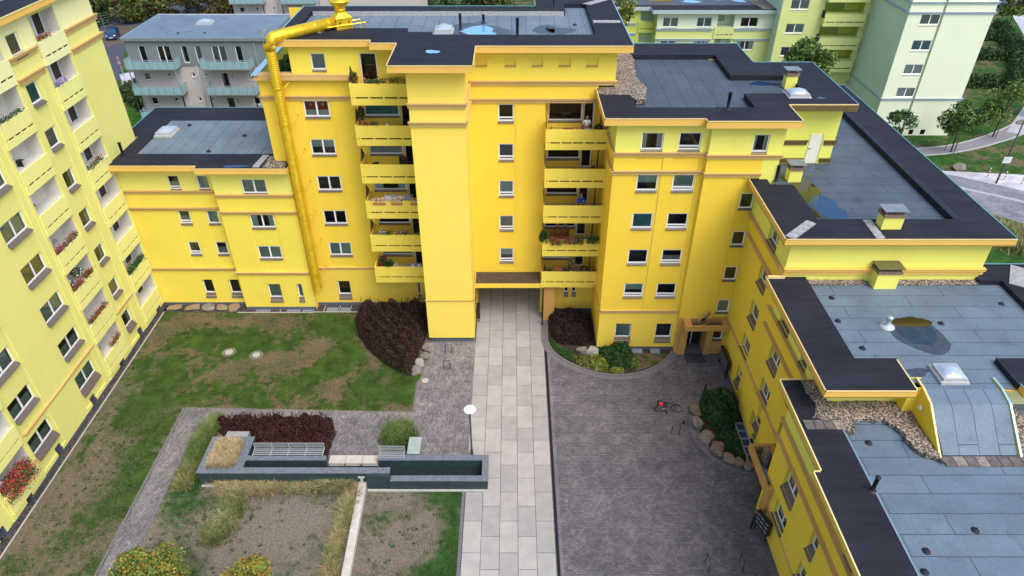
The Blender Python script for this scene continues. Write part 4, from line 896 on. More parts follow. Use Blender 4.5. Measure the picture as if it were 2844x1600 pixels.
# ================================================================== pale green house far right
def green_house():
    t = thing('apartment_building', 'tall pale green apartment house at the upper right with blank end wall and balconies', 'building', (48, 80, 0))
    F = fr(0, 79, 0)
    regs = [(46.75, 47.15, 0, 18, .45, 2), (43.35, 46.75, 0, 18, .0, 0), (43.35, 52.7, 0, .2, .03, 3)]
    H = [(44.85, 47.0, h - 1.15, h) for h in (16.9, 14.1, 11.3, 8.6, 5.9)] + [(44.85, 47.0, 1.85, 3.0)]
    regs = [(46.95, 47.25, 0, 18, .3, 2)] + [(a, b, z0, z1, .15, 0, False) for a, b, z0, z1 in H] + [(a, a + .55, .15, .75, .3, 4) for a in (47.9, 49.3)]
    mb = MB(); relief(mb, 43.35, 52.7, 0, 18, regs, wallfn)
    mb.quad([(43.35, 0, 0), (43.35, 9, 0), (43.35, 9, 18), (43.35, 0, 18)], 2); mb.quad([(52.7, 0, 0), (52.7, 16, 0), (52.7, 16, 18), (52.7, 0, 18)])
    mb.quad([(43.35, 0, 18), (52.7, 0, 18), (52.7, 16, 18), (43.35, 16, 18)], 5)
    mb.build('wall', [GRN, GRN2, GRN3, PL, SLOT, BITX], t, F)
    for a, b, z0, z1 in H: window(t, F, a, b, z0, z1, panes=2, sill='g', kind=wrand.choice([1, 3, 11, 7]))
    FW = fr(43.35, 0, -90)
    for z in (15.4, 14.35, 4.65): cornice(t, F, [(43.3, 46.95), (47.2, 52.85)], z, .26, m=GCOR); cornice(t, FW, [(-88, -79)], z, .26, m=GCOR)
    # rear part with balconies
    F2 = fr(0, 88, 0); H = []; regs = [(32.9, 43.35, 4.8, 18, 0, 0)]
    for h in (13.4, 10.6, 7.8, 16.2): H.append((33.7, 35.9, h - 1.15, h, 2)); H.append((44.0 - 2.0, 45.3 - 2.0, h - .1 - 1.2, h - .1, 1))
    H = [(33.7, 35.95, h - 1.15, h, 2) for h in (16.25, 13.5, 10.7, 7.9)] + [(43.95, 45.35, h - 1.2, h, 1) for h in (16.1, 13.35, 10.5, 7.65, 4.85)]
    regs = []
    for k, p in enumerate((14.8, 12.0, 9.2, 6.4)): regs.append((37.9, 42.7, p, p + 1.5, 1.4, 1))
    regs += [(a, b, z0, z1, .15, 0, False) for a, b, z0, z1, n in H]
    mb = MB(); relief(mb, 32.7, 45.1 + .4, 0, 18, regs, wallfn); mb.quad([(32.7, 0, 0), (32.7, 9, 0), (32.7, 9, 18), (32.7, 0, 18)], 2)
    mb.build('wall', [GRN2, LGRN, GRN3], t, F2)
    for a, b, z0, z1, n in H: window(t, F2, a, b, z0, z1, panes=n, sill='g', kind=wrand.choice([10, 3, 0, 11]))
    for p in (14.8, 12.0, 9.2, 6.4):
        balcony(t, F2, 37.8, 42.75, p, -.9, p - 1.1, 1.4, GRN2, slots=4)
        window(t, F2 @ Matrix.Translation((0, 1.3, 0)), 38.2, 41.0, p - .2, p + 1.1, panes=1, depth=.02, sill=None, kind=wrand.choice([0, 7, 0]))
        q = MB(); q.box(37.75, 37.8, -.85, .4, p - .5, p + .35); q.build('wind_screen', [DKB], t, F2)
    cornice(t, F2, [(42.9, 45.4)], 3.6, .24, m=GCOR)
green_house()
# ================================================================== lime house behind
def lime_house():
    t = thing('apartment_building', 'lime green apartment block behind the central roofs with grey cornices', 'building', (24, 90, 0))
    F = fr(0, 90, 0); H = []; regs = [(13, 18.2, 0, 11.5, 1.4, 3), (13, 33, 9.65, 11.5, 'keep', 1), (18.2, 33, 9.65, 11.5, 0, 1), (13, 18.2, 9.65, 11.5, 1.4, 3)]
    for h in (10.95, 8.1, 5.3):
        H += [(18.9, 20.85, h - 1.2, h, 0, 2), (23.15, 25.05, h - 1.2, h, 0, 2), (28.65, 30.85, h - 1.2, h, 0, 2), (13.9, 15.1, h - 1.0, h + .2, 1.4, 1)]
    for p in (9.75, 6.95, 4.1): regs.append((25.75, 27.85, p, p + 1.5, 1.2, 2)); regs.append((16.3, 18.05, p + .35, p + 1.75, 2.6, 2))
    for a, b, z0, z1, d, n in H: regs.append((a, b, z0, z1, d + .15, 1 if z0 > 9.6 else 0, False))
    mb = MB(); relief(mb, 13, 33, 0, 11.5, regs, wallfn); mb.build('wall', [GRN2, GRN, GRN3, LGRN], t, F)
    for a, b, z0, z1, d, n in H: window(t, F @ Matrix.Translation((0, d, 0)), a, b, z0, z1, panes=n, sill='g', kind=wrand.choice([0, 3, 5, 7, 11]))
    for p in (9.75, 6.95, 4.1):
        balcony(t, F, 25.5, 28.0, p, -.1, p - 1.0, 1.1, GRN2, ends='', slots=4); balcony(t, F, 16.1, 18.15, p + .35, 1.28, p - .7, 2.4, LGRN, ends='', slots=4)
        window(t, F @ Matrix.Translation((0, 1.1, 0)), 25.9, 27.0, p + .3, p + 1.4, depth=.02, sill=None, kind=0)
    for z in (9.6, 8.35): cornice(t, F, [(18.2, 25.3), (28.1, 33)], z, .3, m=GCOR); cornice(t, F, [(13.2, 15.8)], z + .3, .3, m=GCOR, d0=1.4)
    out = [(13, 90.9), (17.4, 90.9), (17.4, 89.3), (33.2, 89.3), (33.2, 103), (13, 103)]
    rf = MB(); rf.prism(out, 11.5, 11.98, 0, 1); rf.build('roof', [plain('fascia grey', (.40, .50, .50), .5, .06), BITX], t, I4)
    f = MB(); f.box(14.5, 31.5, 91.6, 102, 11.99, 12.0); f.build('roof_field', [BLD], t, I4)
    sheet('gravel', wobble([(31.0, 89.6), (33.0, 89.6), (33.0, 100), (29, 100)], .6, .1), 12.03, GRV, t)
    for i, (x, y, a, b) in enumerate(((23.0, 93.5, 1.0, .8), (27.5, 95.0, 1.6, .9), (29.2, 93.8, .9, .6), (19.5, 94, 1.2, .5))): sheet('puddle', blob(x, y, a, b, 30, i + 3), 12.012, PUDL if i < 3 else PUDB, t)
    q = MB(); q.box(17.6, 20.5, 94.2, 95.6, 12, 13.3); q.build('roof_hatch', [FAS], t, I4)
lime_house()
# ================================================================== grey house with glass balconies
GRY = paint('attic cladding grey', (.20, .235, .24), .2); PNK = paint('rendered pinkish grey', (.56, .50, .48), .12)
GLB = plain('frosted balcony glass', (.27, .43, .47), .3, .08, 2); GALV = plain('galvanised steel', (.36, .42, .46), .45, .1, 5, metal=.3)
def glass_balcony(t, F, u0, u1, z, post0=0):
    mb = MB(); d = -1.6; n = 6
    mb.box(u0, u1, d, 0, z, z + .09, 2)
    for k in range(n):
        a = u0 + (u1 - u0) * k / n; b = u0 + (u1 - u0) * (k + 1) / n; mb.box(a + .05, b - .05, d - .02, d, z + .1, z + .92, 0); mb.box(a - .018, a + .018, d - .03, d + .03, z, z + 1.05, 1)
    mb.box(u1 - .018, u1 + .018, d - .03, d + .03, z, z + 1.05, 1)
    for x in (u0, u1):
        mb.box(x - .01, x + .01, d, -.1, z + .02, z + .98, 0); mb.box(x - .03, x + .03, d, 0, z + 1.03, z + 1.08, 1)
    mb.box(u0, u1, d - .03, d + .02, z + 1.03, z + 1.08, 1)
    for x in (u0 + .15, u1 - .15): mb.box(x - .05, x + .05, d + .1, d + .2, post0, z, 1)
    return mb.build('balcony', [GLB, GALV, CSL], t, F)
def grey_house(ox, oy, label, wide=15.5):
    t = thing('apartment_building', label, 'building', (ox, oy, 0))
    F = fr(ox, oy, 0); regs = [(0, wide, 9.5, 12.2, -.12, 1)]; H = []
    for a, b, n in ((1.3, 2.05, 1), (3.3, 4.75, 2), (5.9, 6.6, 1), (7.4, 8.1, 1), (9.2, 10.75, 2), (11.75, 12.5, 1)): H.append((a, b, 9.75, 11.6, -.12, n, 0))
    for h in (8.65, 5.85, 3.05):
        for a, b in ((.95, 1.7), (3.55, 4.0), (6.3, 6.65), (7.75, 8.05), (10.6, 10.85), (12.5, 13.25)): H.append((a, b, h - (.85 if b - a > .5 else .5), h, 0, 1, 0))
        H.append((9.45, 10.35, h - 1.9, h, 0, 1, 0))
    for a, b, z0, z1, d, n, s in H: regs.append((a, b, z0, z1, d + .15, 1 if z0 > 9.5 else 0, False))
    mb = MB(); relief(mb, 0, wide, 0, 12.2, regs, wallfn)
    mb.quad([(0, -.12, 0), (0, 9.5, 0), (0, 9.5, 12.2), (0, -.12, 12.2)]); mb.quad([(wide, 0, 0), (wide, 9.5, 0), (wide, 9.5, 12.2), (wide, 0, 12.2)])
    mb.build('wall', [PNK, GRY], t, F)
    for a, b, z0, z1, d, n, s in H: window(t, F @ Matrix.Translation((0, d, 0)), a, b, z0, z1, panes=n, sill=None if z1 - z0 > 1.2 else 'g', kind=wrand.choice([0, 3, 11, 7, 8]))
    pw = plain('pipe white', (.42, .42, .44), .5); q = MB(); q.tube([(7.1, -.1, 0), (7.1, -.1, 9.5)], .07, 8); q.build('drain_pipe', [pw], t, F, True); q = MB(); q.tube([(13.9, -.16, 0), (13.9, -.16, 12.2)], .06, 8); q.build('drain_pipe', [GRY], t, F, True)
    rf = MB(); rf.box(-.15, wide + .15, -.35, 9.4, 12.15, 12.45, 0, 1); rf.build('roof', [GRY, roofing('roof felt pale', (.13, .185, .25), (.145, .2, .265), (.075, .11, .16), 0, 5, .6, .014)], t, F)
    coping(t, F, [((-.15, -.35), (-.15, 9.4), LIPB), ((-.15, 9.4), (wide, 9.4), PVC)], 12.45)
    for z in (9.45, 6.65, 3.85): glass_balcony(t, F, .15, 5.45, z); glass_balcony(t, F, 8.2, 13.5, z)
    skylight(t, ox + 6.1, ox + 7.6, oy + 4.9, oy + 6.2, 12.45, .25); roofdrain(t, ox + 5.3, oy + 1.6, 12.45); roofdrain(t, ox + 8.2, oy + 1.6, 12.45)
grey_house(-41.7, 76, 'grey and pinkish apartment house with glass balconies behind the low link block')
grey_house(-44.5, 116, 'farther pinkish apartment house with glass balconies at the very top of the photo', 30)
# ================================================================== ground
GR_UP = grass('lawn upper', .84, 1.0, green=(.044, .084, .015), dry=(.145, .112, .07), blobs=((-24, 42.8, 4, 1.0, -.1), (-18, 38.2, 3.6, 1.2, -.12), (-12, 34.6, 2.4, .9, -.1), (-26.8, 41, 1.2, 3, -.12), (-14.5, 40, 1.6, 1.2, -.12), (-21, 41, 3, 1.4, .1), (-9, 34.4, 3, 1.5, .1)))
GR_LF = grass('lawn left', .74, .90, green=(.042, .080, .017), dry=(.155, .128, .092), blobs=((-23.2, 30.2, 1.2, 2.6, .24), (-24.6, 33.5, 2.6, 2.6, .2), (-23, 26.5, 1.0, 3, .14), (-26.5, 26.5, 1.8, 4, -.2), (-24.6, 24.5, 1.2, 3, .12)))
GR_LO = grass('lawn dry', .62, .80, green=(.028, .068, .018), dry=(.20, .168, .14), blobs=((-18.5, 23, 1.6, 4.5, .16), (-19.5, 27, 1.5, 3, .2), (-14.5, 23, 5, 3, -.14), (-13, 20.5, 4.5, 1.6, .08), (-17.3, 21.5, 1.2, 2.4, .14)))
GR_BG = grass('lawn outside', .84, 1.02, green=(.030, .085, .016), dry=(.14, .11, .065))
PAVE = pavers('pavers right', (.108, .103, .118), (.168, .160, .178), (.022, .021, .027))
PAVE2 = pavers('pavers left', (.145, .137, .152), (.255, .24, .255), (.05, .045, .055), .2, .13, R(90))
ASPH = plain('asphalt', (.055, .065, .085), .85, .25, 2, bstr=.2); COBB = pavers('outer cobbles', (.17, .18, .22), (.24, .25, .29), (.09, .09, .12), .25, .18, R(20))
KRB = plain('kerb concrete', (.40, .37, .35), .85, .15, 5); DKGRV = gravel('dark gravel', (.16, .145, .14), (.09, .08, .08), (.24, .21, .19), 13)
SOIL = plain('bark soil', (.045, .030, .022), .95, .35, 5)
def flat(name, poly, z, m, kind='structure'):
    return tag(sheet(name, poly, z, m), kind=kind)
flat('ground', [(-400, -60), (500, -60), (500, 900), (-400, 900)], -.012, GR_BG)
flat('pavement', [(-21, 20.5), (-21, 44.2), (16.5, 44.2), (16.5, 8), (-12, 8)], -.008, PAVE) if False else None
flat('pavement', [(2.3, 8), (2.3, 45), (15.6, 45), (15.6, 8)], -.004, PAVE)
flat('ground', [(-28.3, 8), (-28.3, 45), (2.5, 45), (2.5, 8)], -.008, GR_LO)
# slab walkway: five staggered columns of big concrete slabs
SLB = [plain('walk slab %s' % c, col, .85, .09, 1.3, bstr=.1) for c, col in (('a', (.345, .328, .322)), ('b', (.375, .355, .346)), ('c', (.318, .302, .300)))]
mb = MB(); rg = random.Random(5)
for c in range(5):
    x0 = -2.76 + 1.032 * c; y = 6.0 + (1.01 if c % 2 == 0 else 0) + 1.19 - 2.03
    while y < 56:
        mb.box(x0 + .012, x0 + 1.02, y + .012, y + 2.018, -.05, .004 + rg.uniform(0, .003), rg.randrange(3)); y += 2.03
tag(mb.build('walkway', SLB), kind='structure')
tag((lambda q: (q.box(-2.8, 2.42, 5.9, 56, -.05, -.003), q.build('walkway_joint_bed', [plain('joint dark', (.03, .028, .028), .9)]))[1])(MB()), kind='structure')
q = MB(); q.box(2.42, 2.6, 8, 42.9, -.02, .006); tag(q.build('drain_channel', [plain('slot drain black', (.006, .007, .018), .5, .2)]), kind='structure')
q = MB(); q.box(2.40, 2.425, 8, 42.9, -.02, .012); q.box(2.595, 2.62, 8, 42.9, -.02, .012); tag(q.build('drain_edge', [plain('drain edge', (.12, .12, .14), .6)]), kind='structure')
q = MB(); q.box(2.62, 2.80, 8, 42.5, -.02, .003); tag(q.build('paver_border', [pavers('border pavers', (.16, .15, .17), (.21, .19, .21), (.04, .035, .045), .16, .18)]), kind='structure')
# left pavings
flat('path', [(-6.45, 40.25), (-6.0, 39.6), (-6.35, 37.2), (-6.6, 35.7), (-6.66, 33.9), (-6.5, 33.0), (-22.05, 33.4), (-22.1, 8), (-20.75, 8), (-20.68, 32.0), (-6.0, 32.0), (-6.0, 28.4), (-2.76, 28.4), (-2.76, 40.35)], .000, PAVE2)
flat('path', [(-12.3, 28.3), (-5.9, 28.3), (-5.9, 32.1), (-12.3, 32.1)], .003, PAVE2)
flat('lawn', [(-27.85, 8), (-27.85, 43.95), (-12.25, 44.05), (-6.46, 36.7), (-6.72, 35.7), (-6.72, 33.05), (-22.1, 33.5), (-22.18, 8)], .008, GR_UP)
flat('lawn', wobble([(-27.83, 8), (-27.83, 38), (-25.5, 37.5), (-23, 33.8), (-22.15, 33.3), (-22.2, 8)], 1.2, .0), .012, GR_LF)
flat('lawn', [(-20.68, 8), (-20.68, 27.0), (-9.2, 26.8), (-9.0, 8)], .008, GR_LO)
flat('lawn', [(-8.55, 8), (-8.55, 26.55), (-2.98, 26.55), (-2.98, 8)], .008, grass('lawn lower right', .64, .82, green=(.030, .075, .018), dry=(.19, .155, .125), blobs=((-3.2, 22, 1.3, 7, .24), (-4.2, 20.8, 1.7, 1.5, .15), (-4.0, 26.2, 2.0, 1.0, .16), (-6.8, 23, 1.8, 3, -.08))))
q = MB()
for k in range(110): q.box(-2.965, -2.79, 8 + .17 * k, 8.155 + .17 * k, -.02, .012)
tag(q.build('path_edging', [plain('edging setts', (.15, .14, .17), .85, .2, 6)]), kind='structure')
for s_, (x0, x1, y0, y1) in enumerate(((-22.28, -22.14, 8, 33.5), (-20.75, -20.62, 8, 32.0), (-6.74, -6.6, 33.05, 36), )):
    q = MB(); n = int((y1 - y0) / .21)
    for k in range(n): q.box(x0, x1, y0 + .21 * k, y0 + .195 + .21 * k, -.02, .014)
    tag(q.build('path_edging', [plain('edging setts', (.15, .14, .17), .85)]), kind='structure')
# gravel strips with kerbs along the house walls
flat('gravel_strip', [(-28.7, 8), (-28.7, 45), (-27.85, 45), (-27.85, 8)], .010, DKGRV); flat('gravel_strip', [(-28, 43.95), (-28, 45), (-6.5, 45), (-11, 44.0)], .010, DKGRV)
q = MB(); q.box(-27.92, -27.83, 8, 44.0, -.02, .06); q.box(-22, -15.9, 43.88, 43.96, -.02, .05); q.box(-15.9, -12.2, 43.95, 44.03, -.02, .05)
for x in (-18.6, -16.75, -15.1, -13.9, -13.0, -12.2, -20.5): q.box(x - .03, x + .03, 43.98, 44.85, -.02, .04)
tag(q.build('kerb', [KRB]), kind='structure')
q = MB()
for x0, x1 in ((-18.1, -17.0), (-16.7, -15.9), (-14.9, -14.0), (-13.8, -13.1), (-20.4, -19.4)): q.box(x0, x1, 44.05, 44.28 + .3, .01, .03)
tag(q.build('light_well_cover', [plain('grating grey', (.20, .24, .30), .5, .3, 20)]), kind='structure')
def rock(name, x, y, sx, sy, sz, seed, m, z=0, rot=0, label=None, group=None, cat='stone'):
    rg = np.random.default_rng(seed); import bmesh
    bm = bmesh.new(); bmesh.ops.create_icosphere(bm, subdivisions=3, radius=.5)
    pl = [(Vector(rg.normal(size=3)).normalized(), rg.uniform(.27, .37)) for _ in range(8)] + [(Vector((.05, 0, 1)), .28), (Vector((1, .1, 0)).normalized(), .36), (Vector((-1, .15, 0)).normalized(), .36), (Vector((0, -1, .1)).normalized(), .33), (Vector((.1, 1, 0)).normalized(), .34)]
    for v in bm.verts:
        p = v.co
        for nrm, d in pl:
            k = p.dot(nrm)
            if k > d: p -= nrm * (k - d) * .97
        v.co = Vector((p.x * sx * 1.2, p.y * sy * 1.25, p.z * sz * 1.3 + sz * .38))
    me = bpy.data.meshes.new(name); bm.to_mesh(me); bm.free(); me.materials.append(m)
    o = link(bpy.data.objects.new(name, me), None, fr(x, y, rot, z)); return tag(o, label, cat, group)
def rockmat(name, a, b):
    m, n, l, bs = newmat(name); f = noise(n, l, 2.2, 6, None, .7); f2 = noise(n, l, 14, 5, None, .7)
    o = mixc(n, l, ramp(n, l, f, .38, .62), a, b); o = mixc(n, l, 1, o, ramp(n, l, f2, .25, .8, (.55, .55, .55), (1.3, 1.3, 1.3)), 'MULTIPLY')
    l.new(o, bs.inputs['Base Color']); bs.inputs['Roughness'].default_value = .9; bump(n, l, bs, f2, .6, .04); return m
RK1 = rockmat('sandstone ochre', (.30, .19, .09), (.27, .21, .16)); RK2 = rockmat('sandstone grey', (.16, .14, .12), (.28, .25, .22)); RK3 = rockmat('sandstone brown', (.16, .10, .055), (.28, .22, .17))
for i, (x, y, a, b, lb) in enumerate(((-27.15, 44.45, 1.25, .85, 'nearest the tall tower'), (-25.75, 44.5, 1.3, .8, 'second from the tall tower'), (-24.5, 44.5, 1.1, .85, 'grey, mid row'), (-23.4, 44.5, .95, .8, 'fourth from the tall tower'), (-22.4, 44.5, 1.0, .85, 'beside the light well'))):
    rock('boulder', x, y, a, b, .3, 20 + i, RK1 if i != 2 else RK2, rot=i * 7, label='flat sandstone slab at the foot of the low block, ' + lb, group='flat stones at the foot of the low block')
for i, (x, y, a, b, lb) in enumerate(((-6.25, 39.45, .95, .85, 'farthest up, next to the stair tower'), (-6.45, 38.55, .85, .75, 'second from the stair tower'), (-6.72, 37.8, .8, .75, 'pale, third from the stair tower'), (-6.95, 37.0, .9, .8, 'nearest the manhole cover'))):
    rock('boulder', x, y, a, b, .42, 30 + i, RK2 if i != 2 else rockmat('limestone', (.30, .28, .26), (.42, .40, .38)), rot=i * 11, label='boulder edging the dark hedge, ' + lb, group='boulders edging the dark hedge')
for i, (x, y, a, b, h_, lb) in enumerate(((12.25, 32.9, .85, 1.0, .6, 'brown, at the upper end'), (12.15, 31.75, .85, 1.05, .65, 'pale, second from the top'), (12.4, 30.55, 1.15, 1.05, .65, 'rugged and largest'), (12.95, 29.55, 1.2, .95, .6, 'grey brown, at the bend'), (13.5, 28.85, .95, .8, .55, 'after the bend'), (14.05, 28.5, .75, .7, .5, 'small, second from the canopy'), (14.6, 28.25, .7, .75, .5, 'tucked beside the entrance canopy'))):
    rock('boulder', x, y, a, b, h_, 40 + i, (RK3, RK2, rockmat('stone rose', (.19, .14, .12), (.30, .26, .24)), RK3, RK1, RK3, RK3)[i], rot=i * 23, label='rough boulder edging the right wing bed, ' + lb, group='boulders edging the bed by the right wing')
rock('boulder', 5.15, 39.1, 1.0, .75, .6, 60, RK2, label='plain grey boulder in the round bed beside the reddish shrub', group='boulders in the round bed')
rock('boulder', 5.98, 39.05, .95, .7, .6, 61, rockmat('conglomerate', (.26, .22, .21), (.48, .44, .42)), label='speckled pale boulder in the round bed against the corner house', group='boulders in the round bed')
# round beds
def arcbed(pts, n=6):
    out = []
    for i in range(len(pts)):
        p0, p1, p2, p3 = (Vector(pts[max(0, min(len(pts) - 1, i + k))]) for k in (-1, 0, 1, 2))
        if i == len(pts) - 1: out.append(tuple(p1)); break
        for k in range(n):
            t = k / n; out.append(tuple(.5 * ((2 * p1) + (p2 - p0) * t + (2 * p0 - 5 * p1 + 4 * p2 - p3) * t * t + (3 * p1 - p0 - 3 * p2 + p3) * t ** 3)))
    return out
B1 = arcbed([(2.75, 42.9), (2.68, 41.2), (2.72, 40.2), (3.2, 38.95), (4.35, 37.8), (5.75, 36.98), (7.4, 36.62), (9.05, 36.82), (10.6, 37.65), (11.6, 38.65), (12.0, 39.4)])
flat('garden_bed', B1 + [(6.3, 39.5), (6.3, 43.9), (3.2, 43.9)], .010, SOIL); flat('lawn', arcbed([(8.9, 37.0), (10.5, 37.8), (11.4, 38.6), (11.3, 38.9), (9.2, 39.0), (8.7, 38.2), (8.9, 37.0)]), .02, GR_UP)
q = MB(); q.box(8.7, 9.7, 38.95, 39.4, .0, .12); q.box(10.3, 11.0, 38.95, 39.4, .0, .12); tag(q.build('light_well_cover', [plain('grating grey', (.20, .24, .30), .5)]), kind='structure')
B2 = arcbed([(15.3, 34.9), (14.3, 35.05), (13.4, 34.75), (12.6, 33.95), (11.95, 32.6), (11.75, 31.2), (12.0, 30.0), (12.75, 28.8), (13.8, 28.05), (14.9, 27.75)])
flat('garden_bed', B2 + [(15.4, 27.8), (15.4, 34.9)], .010, SOIL)
def ribbon(name, pts, w0, z, m, h=.02):
    mb = MB()
    for (a, b) in zip(pts, pts[1:]):
        d = Vector((b[0] - a[0], b[1] - a[1])); L = d.length
        if L < 1e-6: continue
        d /= L; nx, ny = -d.y * w0 / 2, d.x * w0 / 2; k = max(1, round(L / .17))
        for i in range(k):
            p = (a[0] + d.x * L * (i + .04) / k, a[1] + d.y * L * (i + .04) / k); q_ = (a[0] + d.x * L * (i + .96) / k, a[1] + d.y * L * (i + .96) / k)
            mb.prism([(p[0] + nx, p[1] + ny), (q_[0] + nx, q_[1] + ny), (q_[0] - nx, q_[1] - ny), (p[0] - nx, p[1] - ny)], z - .03, z + h, 0)
    return tag(mb.build(name, [m]), kind='structure')
def offs(pts, d):
    out = []
    for i, p in enumerate(pts):
        a = Vector(pts[max(0, i - 1)]); b = Vector(pts[min(len(pts) - 1, i + 1)]); t = (b - a).normalized(); out.append((p[0] + t.y * d, p[1] - t.x * d))
    return out
ES = plain('bed edging stone', (.17, .155, .17), .85, .2, 6)
for k in (0, .19, .38): ribbon('bed_edging', offs(B1, -k if False else k * -1), .165, .012, ES, .03 if k == 0 else .012) if False else ribbon('bed_edging', offs(B1, k), .165, .012, ES, .05 if k == 0 else .012)
for k in (0, .19, .38): ribbon('bed_edging', offs(B2, -k - .0), .165, .012, ES, .04 if k == 0 else .012)
flat('step', [(12.75, 37.9), (14.2, 37.9), (14.2, 39.0), (12.75, 39.0)], .004, plain('dark entrance pavers', (.05, .05, .07), .8, .3, 5))  # darker paving in front of the door of entrance 6
# ------------------------------------------------------------------ beds' plants
LF_D = leafmat('leaf dark green', (.026, .068, .018)); LF_M = leafmat('leaf mid green', (.06, .13, .028)); LF_L = leafmat('leaf light green', (.14, .21, .045)); LF_Y = leafmat('leaf yellow green', (.26, .27, .05)); LF_O = leafmat('leaf ochre', (.30, .19, .03))
BB_D = leafmat('barberry dark', (.030, .015, .014)); BB_M = leafmat('barberry wine', (.055, .019, .020)); BB_G = leafmat('barberry brown', (.055, .036, .025)); BB_R = leafmat('barberry red', (.10, .022, .022))
BARK = plain('bark', (.07, .05, .035), .9, .3, 10); STAKE = plain('stake wood', (.13, .10, .07), .9, .2, 10)
ST_G = leafmat('straw', (.42, .34, .20), .3, 3); ST_B = leafmat('straw brown', (.32, .23, .12), .3, 3); GB_G = leafmat('blade green', (.10, .175, .04), .3, 3); GB_D = leafmat('blade dark green', (.045, .10, .025), .3, 3); GB_Y = leafmat('blade olive', (.20, .21, .07), .3, 3)
def bush(name, label, cat, poly, h, n, size, mats, seed=1, group=None, spikes=0, stem=BB_G, rim=.7, aspect=1.8, up=.6, z=0):
    cx = sum(p[0] for p in poly) / len(poly); cy = sum(p[1] for p in poly) / len(poly)
    t = thing(name, label, cat, (cx, cy, z), 0, group)
    leaves('foliage', mound(poly, h, n, seed, rim, .5, z), size, mats, t, I4, aspect, up, seed)
    rg = np.random.default_rng(seed); p = polypts(poly, 70 + spikes, seed + 5); mb = MB(); tp = []
    for i in range(len(p)):
        x, y = p[i]; hh = h * (.9 if i < 70 else rg.uniform(1.05, 1.3)); e = min(1, edgedist(p[i:i + 1], poly)[0] / rim) ** .5; hh *= max(.3, e)
        dx, dy = rg.normal(size=2) * .12; mb.tube([(x, y, z), (x + dx * .5, y + dy * .5, z + hh * .6), (x + dx, y + dy, z + hh)], [.012, .009, .004], 3, 0, False)
        if i >= 70:
            for k in range(14): tp.append((x + dx * (.6 + .03 * k) + rg.normal() * .02, y + dy * (.6 + .03 * k) + rg.normal() * .02, z + hh * (.72 + .02 * k)))
    mb.build('stem', [stem], t, I4)
    if tp: leaves('shoot', tp, size * .9, mats, t, I4, aspect, up, seed + 2)
    return t
BB = [BB_D, BB_D, BB_M, BB_G]
bush('barberry_hedge', 'big dark brownish barberry hedge between the lawn and the stair tower', 'hedge', [(-12.15, 44.2), (-12.25, 42.6), (-11.7, 40.9), (-10.75, 39.3), (-9.3, 37.8), (-7.8, 36.6), (-7.2, 36.5), (-7.0, 37.6), (-6.85, 39.3), (-6.6, 40.3), (-6.5, 44.2)], 1.55, 42000, .062, BB, 3, spikes=170, rim=.55)
bush('barberry_hedge', 'wine red barberry hedge behind the long bench', 'hedge', [(-19.35, 32.1), (-19.1, 31.2), (-18.6, 30.7), (-16.6, 30.5), (-16.0, 28.95), (-11.55, 28.75), (-11.45, 31.0), (-11.9, 32.2)], 1.15, 30000, .058, [BB_M, BB_R, BB_D, BB_D], 4, spikes=260, rim=.45)
bush('barberry_shrub', 'dark purple barberry shrub in the shaded round bed', 'shrub', [(2.85, 42.9), (3.0, 40.4), (3.9, 39.9), (5.5, 39.8), (6.1, 40.6), (6.05, 43.2), (4.5, 43.7), (3.1, 43.5)], 1.15, 22000, .06, BB, 5, spikes=90, rim=.5)
bush('shrub', 'glossy deep green shrub in front of the corner house window', 'shrub', [(6.4, 38.9), (6.7, 37.7), (7.5, 37.1), (8.5, 37.4), (8.9, 38.4), (8.6, 39.2), (7.5, 39.35)], 1.75, 9000, .11, [LF_D, LF_D, LF_M], 6, spikes=0, stem=LF_D, rim=.9)
bush('groundcover_plant', 'loose green perennials along the left rim of the round bed', 'plants', [(2.85, 41.6), (2.95, 39.7), (3.6, 38.6), (4.3, 38.0), (5.0, 38.4), (4.4, 39.2), (3.3, 40.0), (3.15, 41.4)], .35, 3800, .09, [LF_M, LF_D, GB_D], 7, rim=.3)
bush('perennial_clump', 'olive and russet perennials in front of the plain boulder', 'plants', [(4.4, 38.3), (5.0, 37.5), (5.9, 37.2), (6.4, 37.8), (6.3, 38.5), (5.2, 38.8)], .45, 3000, .09, [LF_M, GB_Y, LF_O, LF_D], 8, rim=.3)
bush('hosta_clump', 'bright yellow green leafy clump beside the deep green shrub', 'plants', [(5.7, 38.4), (5.6, 37.6), (6.2, 37.1), (6.8, 37.0), (6.9, 37.8), (6.5, 38.5)], .5, 700, .24, [LF_Y, LF_L, LF_Y], 9, rim=.3, up=.2)
bush('hosta_clump', 'small yellow green clump at the very front rim of the round bed', 'plants', [(7.0, 37.1), (7.2, 36.75), (7.9, 36.75), (8.0, 37.15), (7.5, 37.35)], .3, 320, .2, [LF_Y, LF_L], 10, rim=.2, up=.2)
bush('perennial_clump', 'pale green perennial at the right edge of the deep green shrub', 'plants', [(8.5, 37.6), (9.1, 37.2), (9.4, 37.9), (9.2, 38.6), (8.7, 38.4)], .4, 900, .13, [LF_L, LF_M, LF_Y], 12, rim=.2)
bush('shrub', 'rounded green shrub with tiny pale flowers in the bed by the right wing', 'shrub', [(12.75, 33.6), (13.1, 34.5), (14.2, 34.8), (15.1, 34.1), (15.2, 32.8), (14.6, 31.6), (13.6, 30.9), (13.0, 31.6), (12.7, 32.6)], 1.6, 12000, .10, [LF_D, LF_D, LF_M, LF_D], 13, spikes=0, stem=LF_D, rim=1.0)
bush('groundcover_plant', 'low dark plants in the corner of the bed before entrance 8', 'plants', [(13.2, 30.7), (13.9, 31.3), (14.6, 31.0), (14.7, 28.9), (13.9, 29.3)], .4, 2600, .1, [LF_D, GB_D, LF_M], 14, rim=.3)
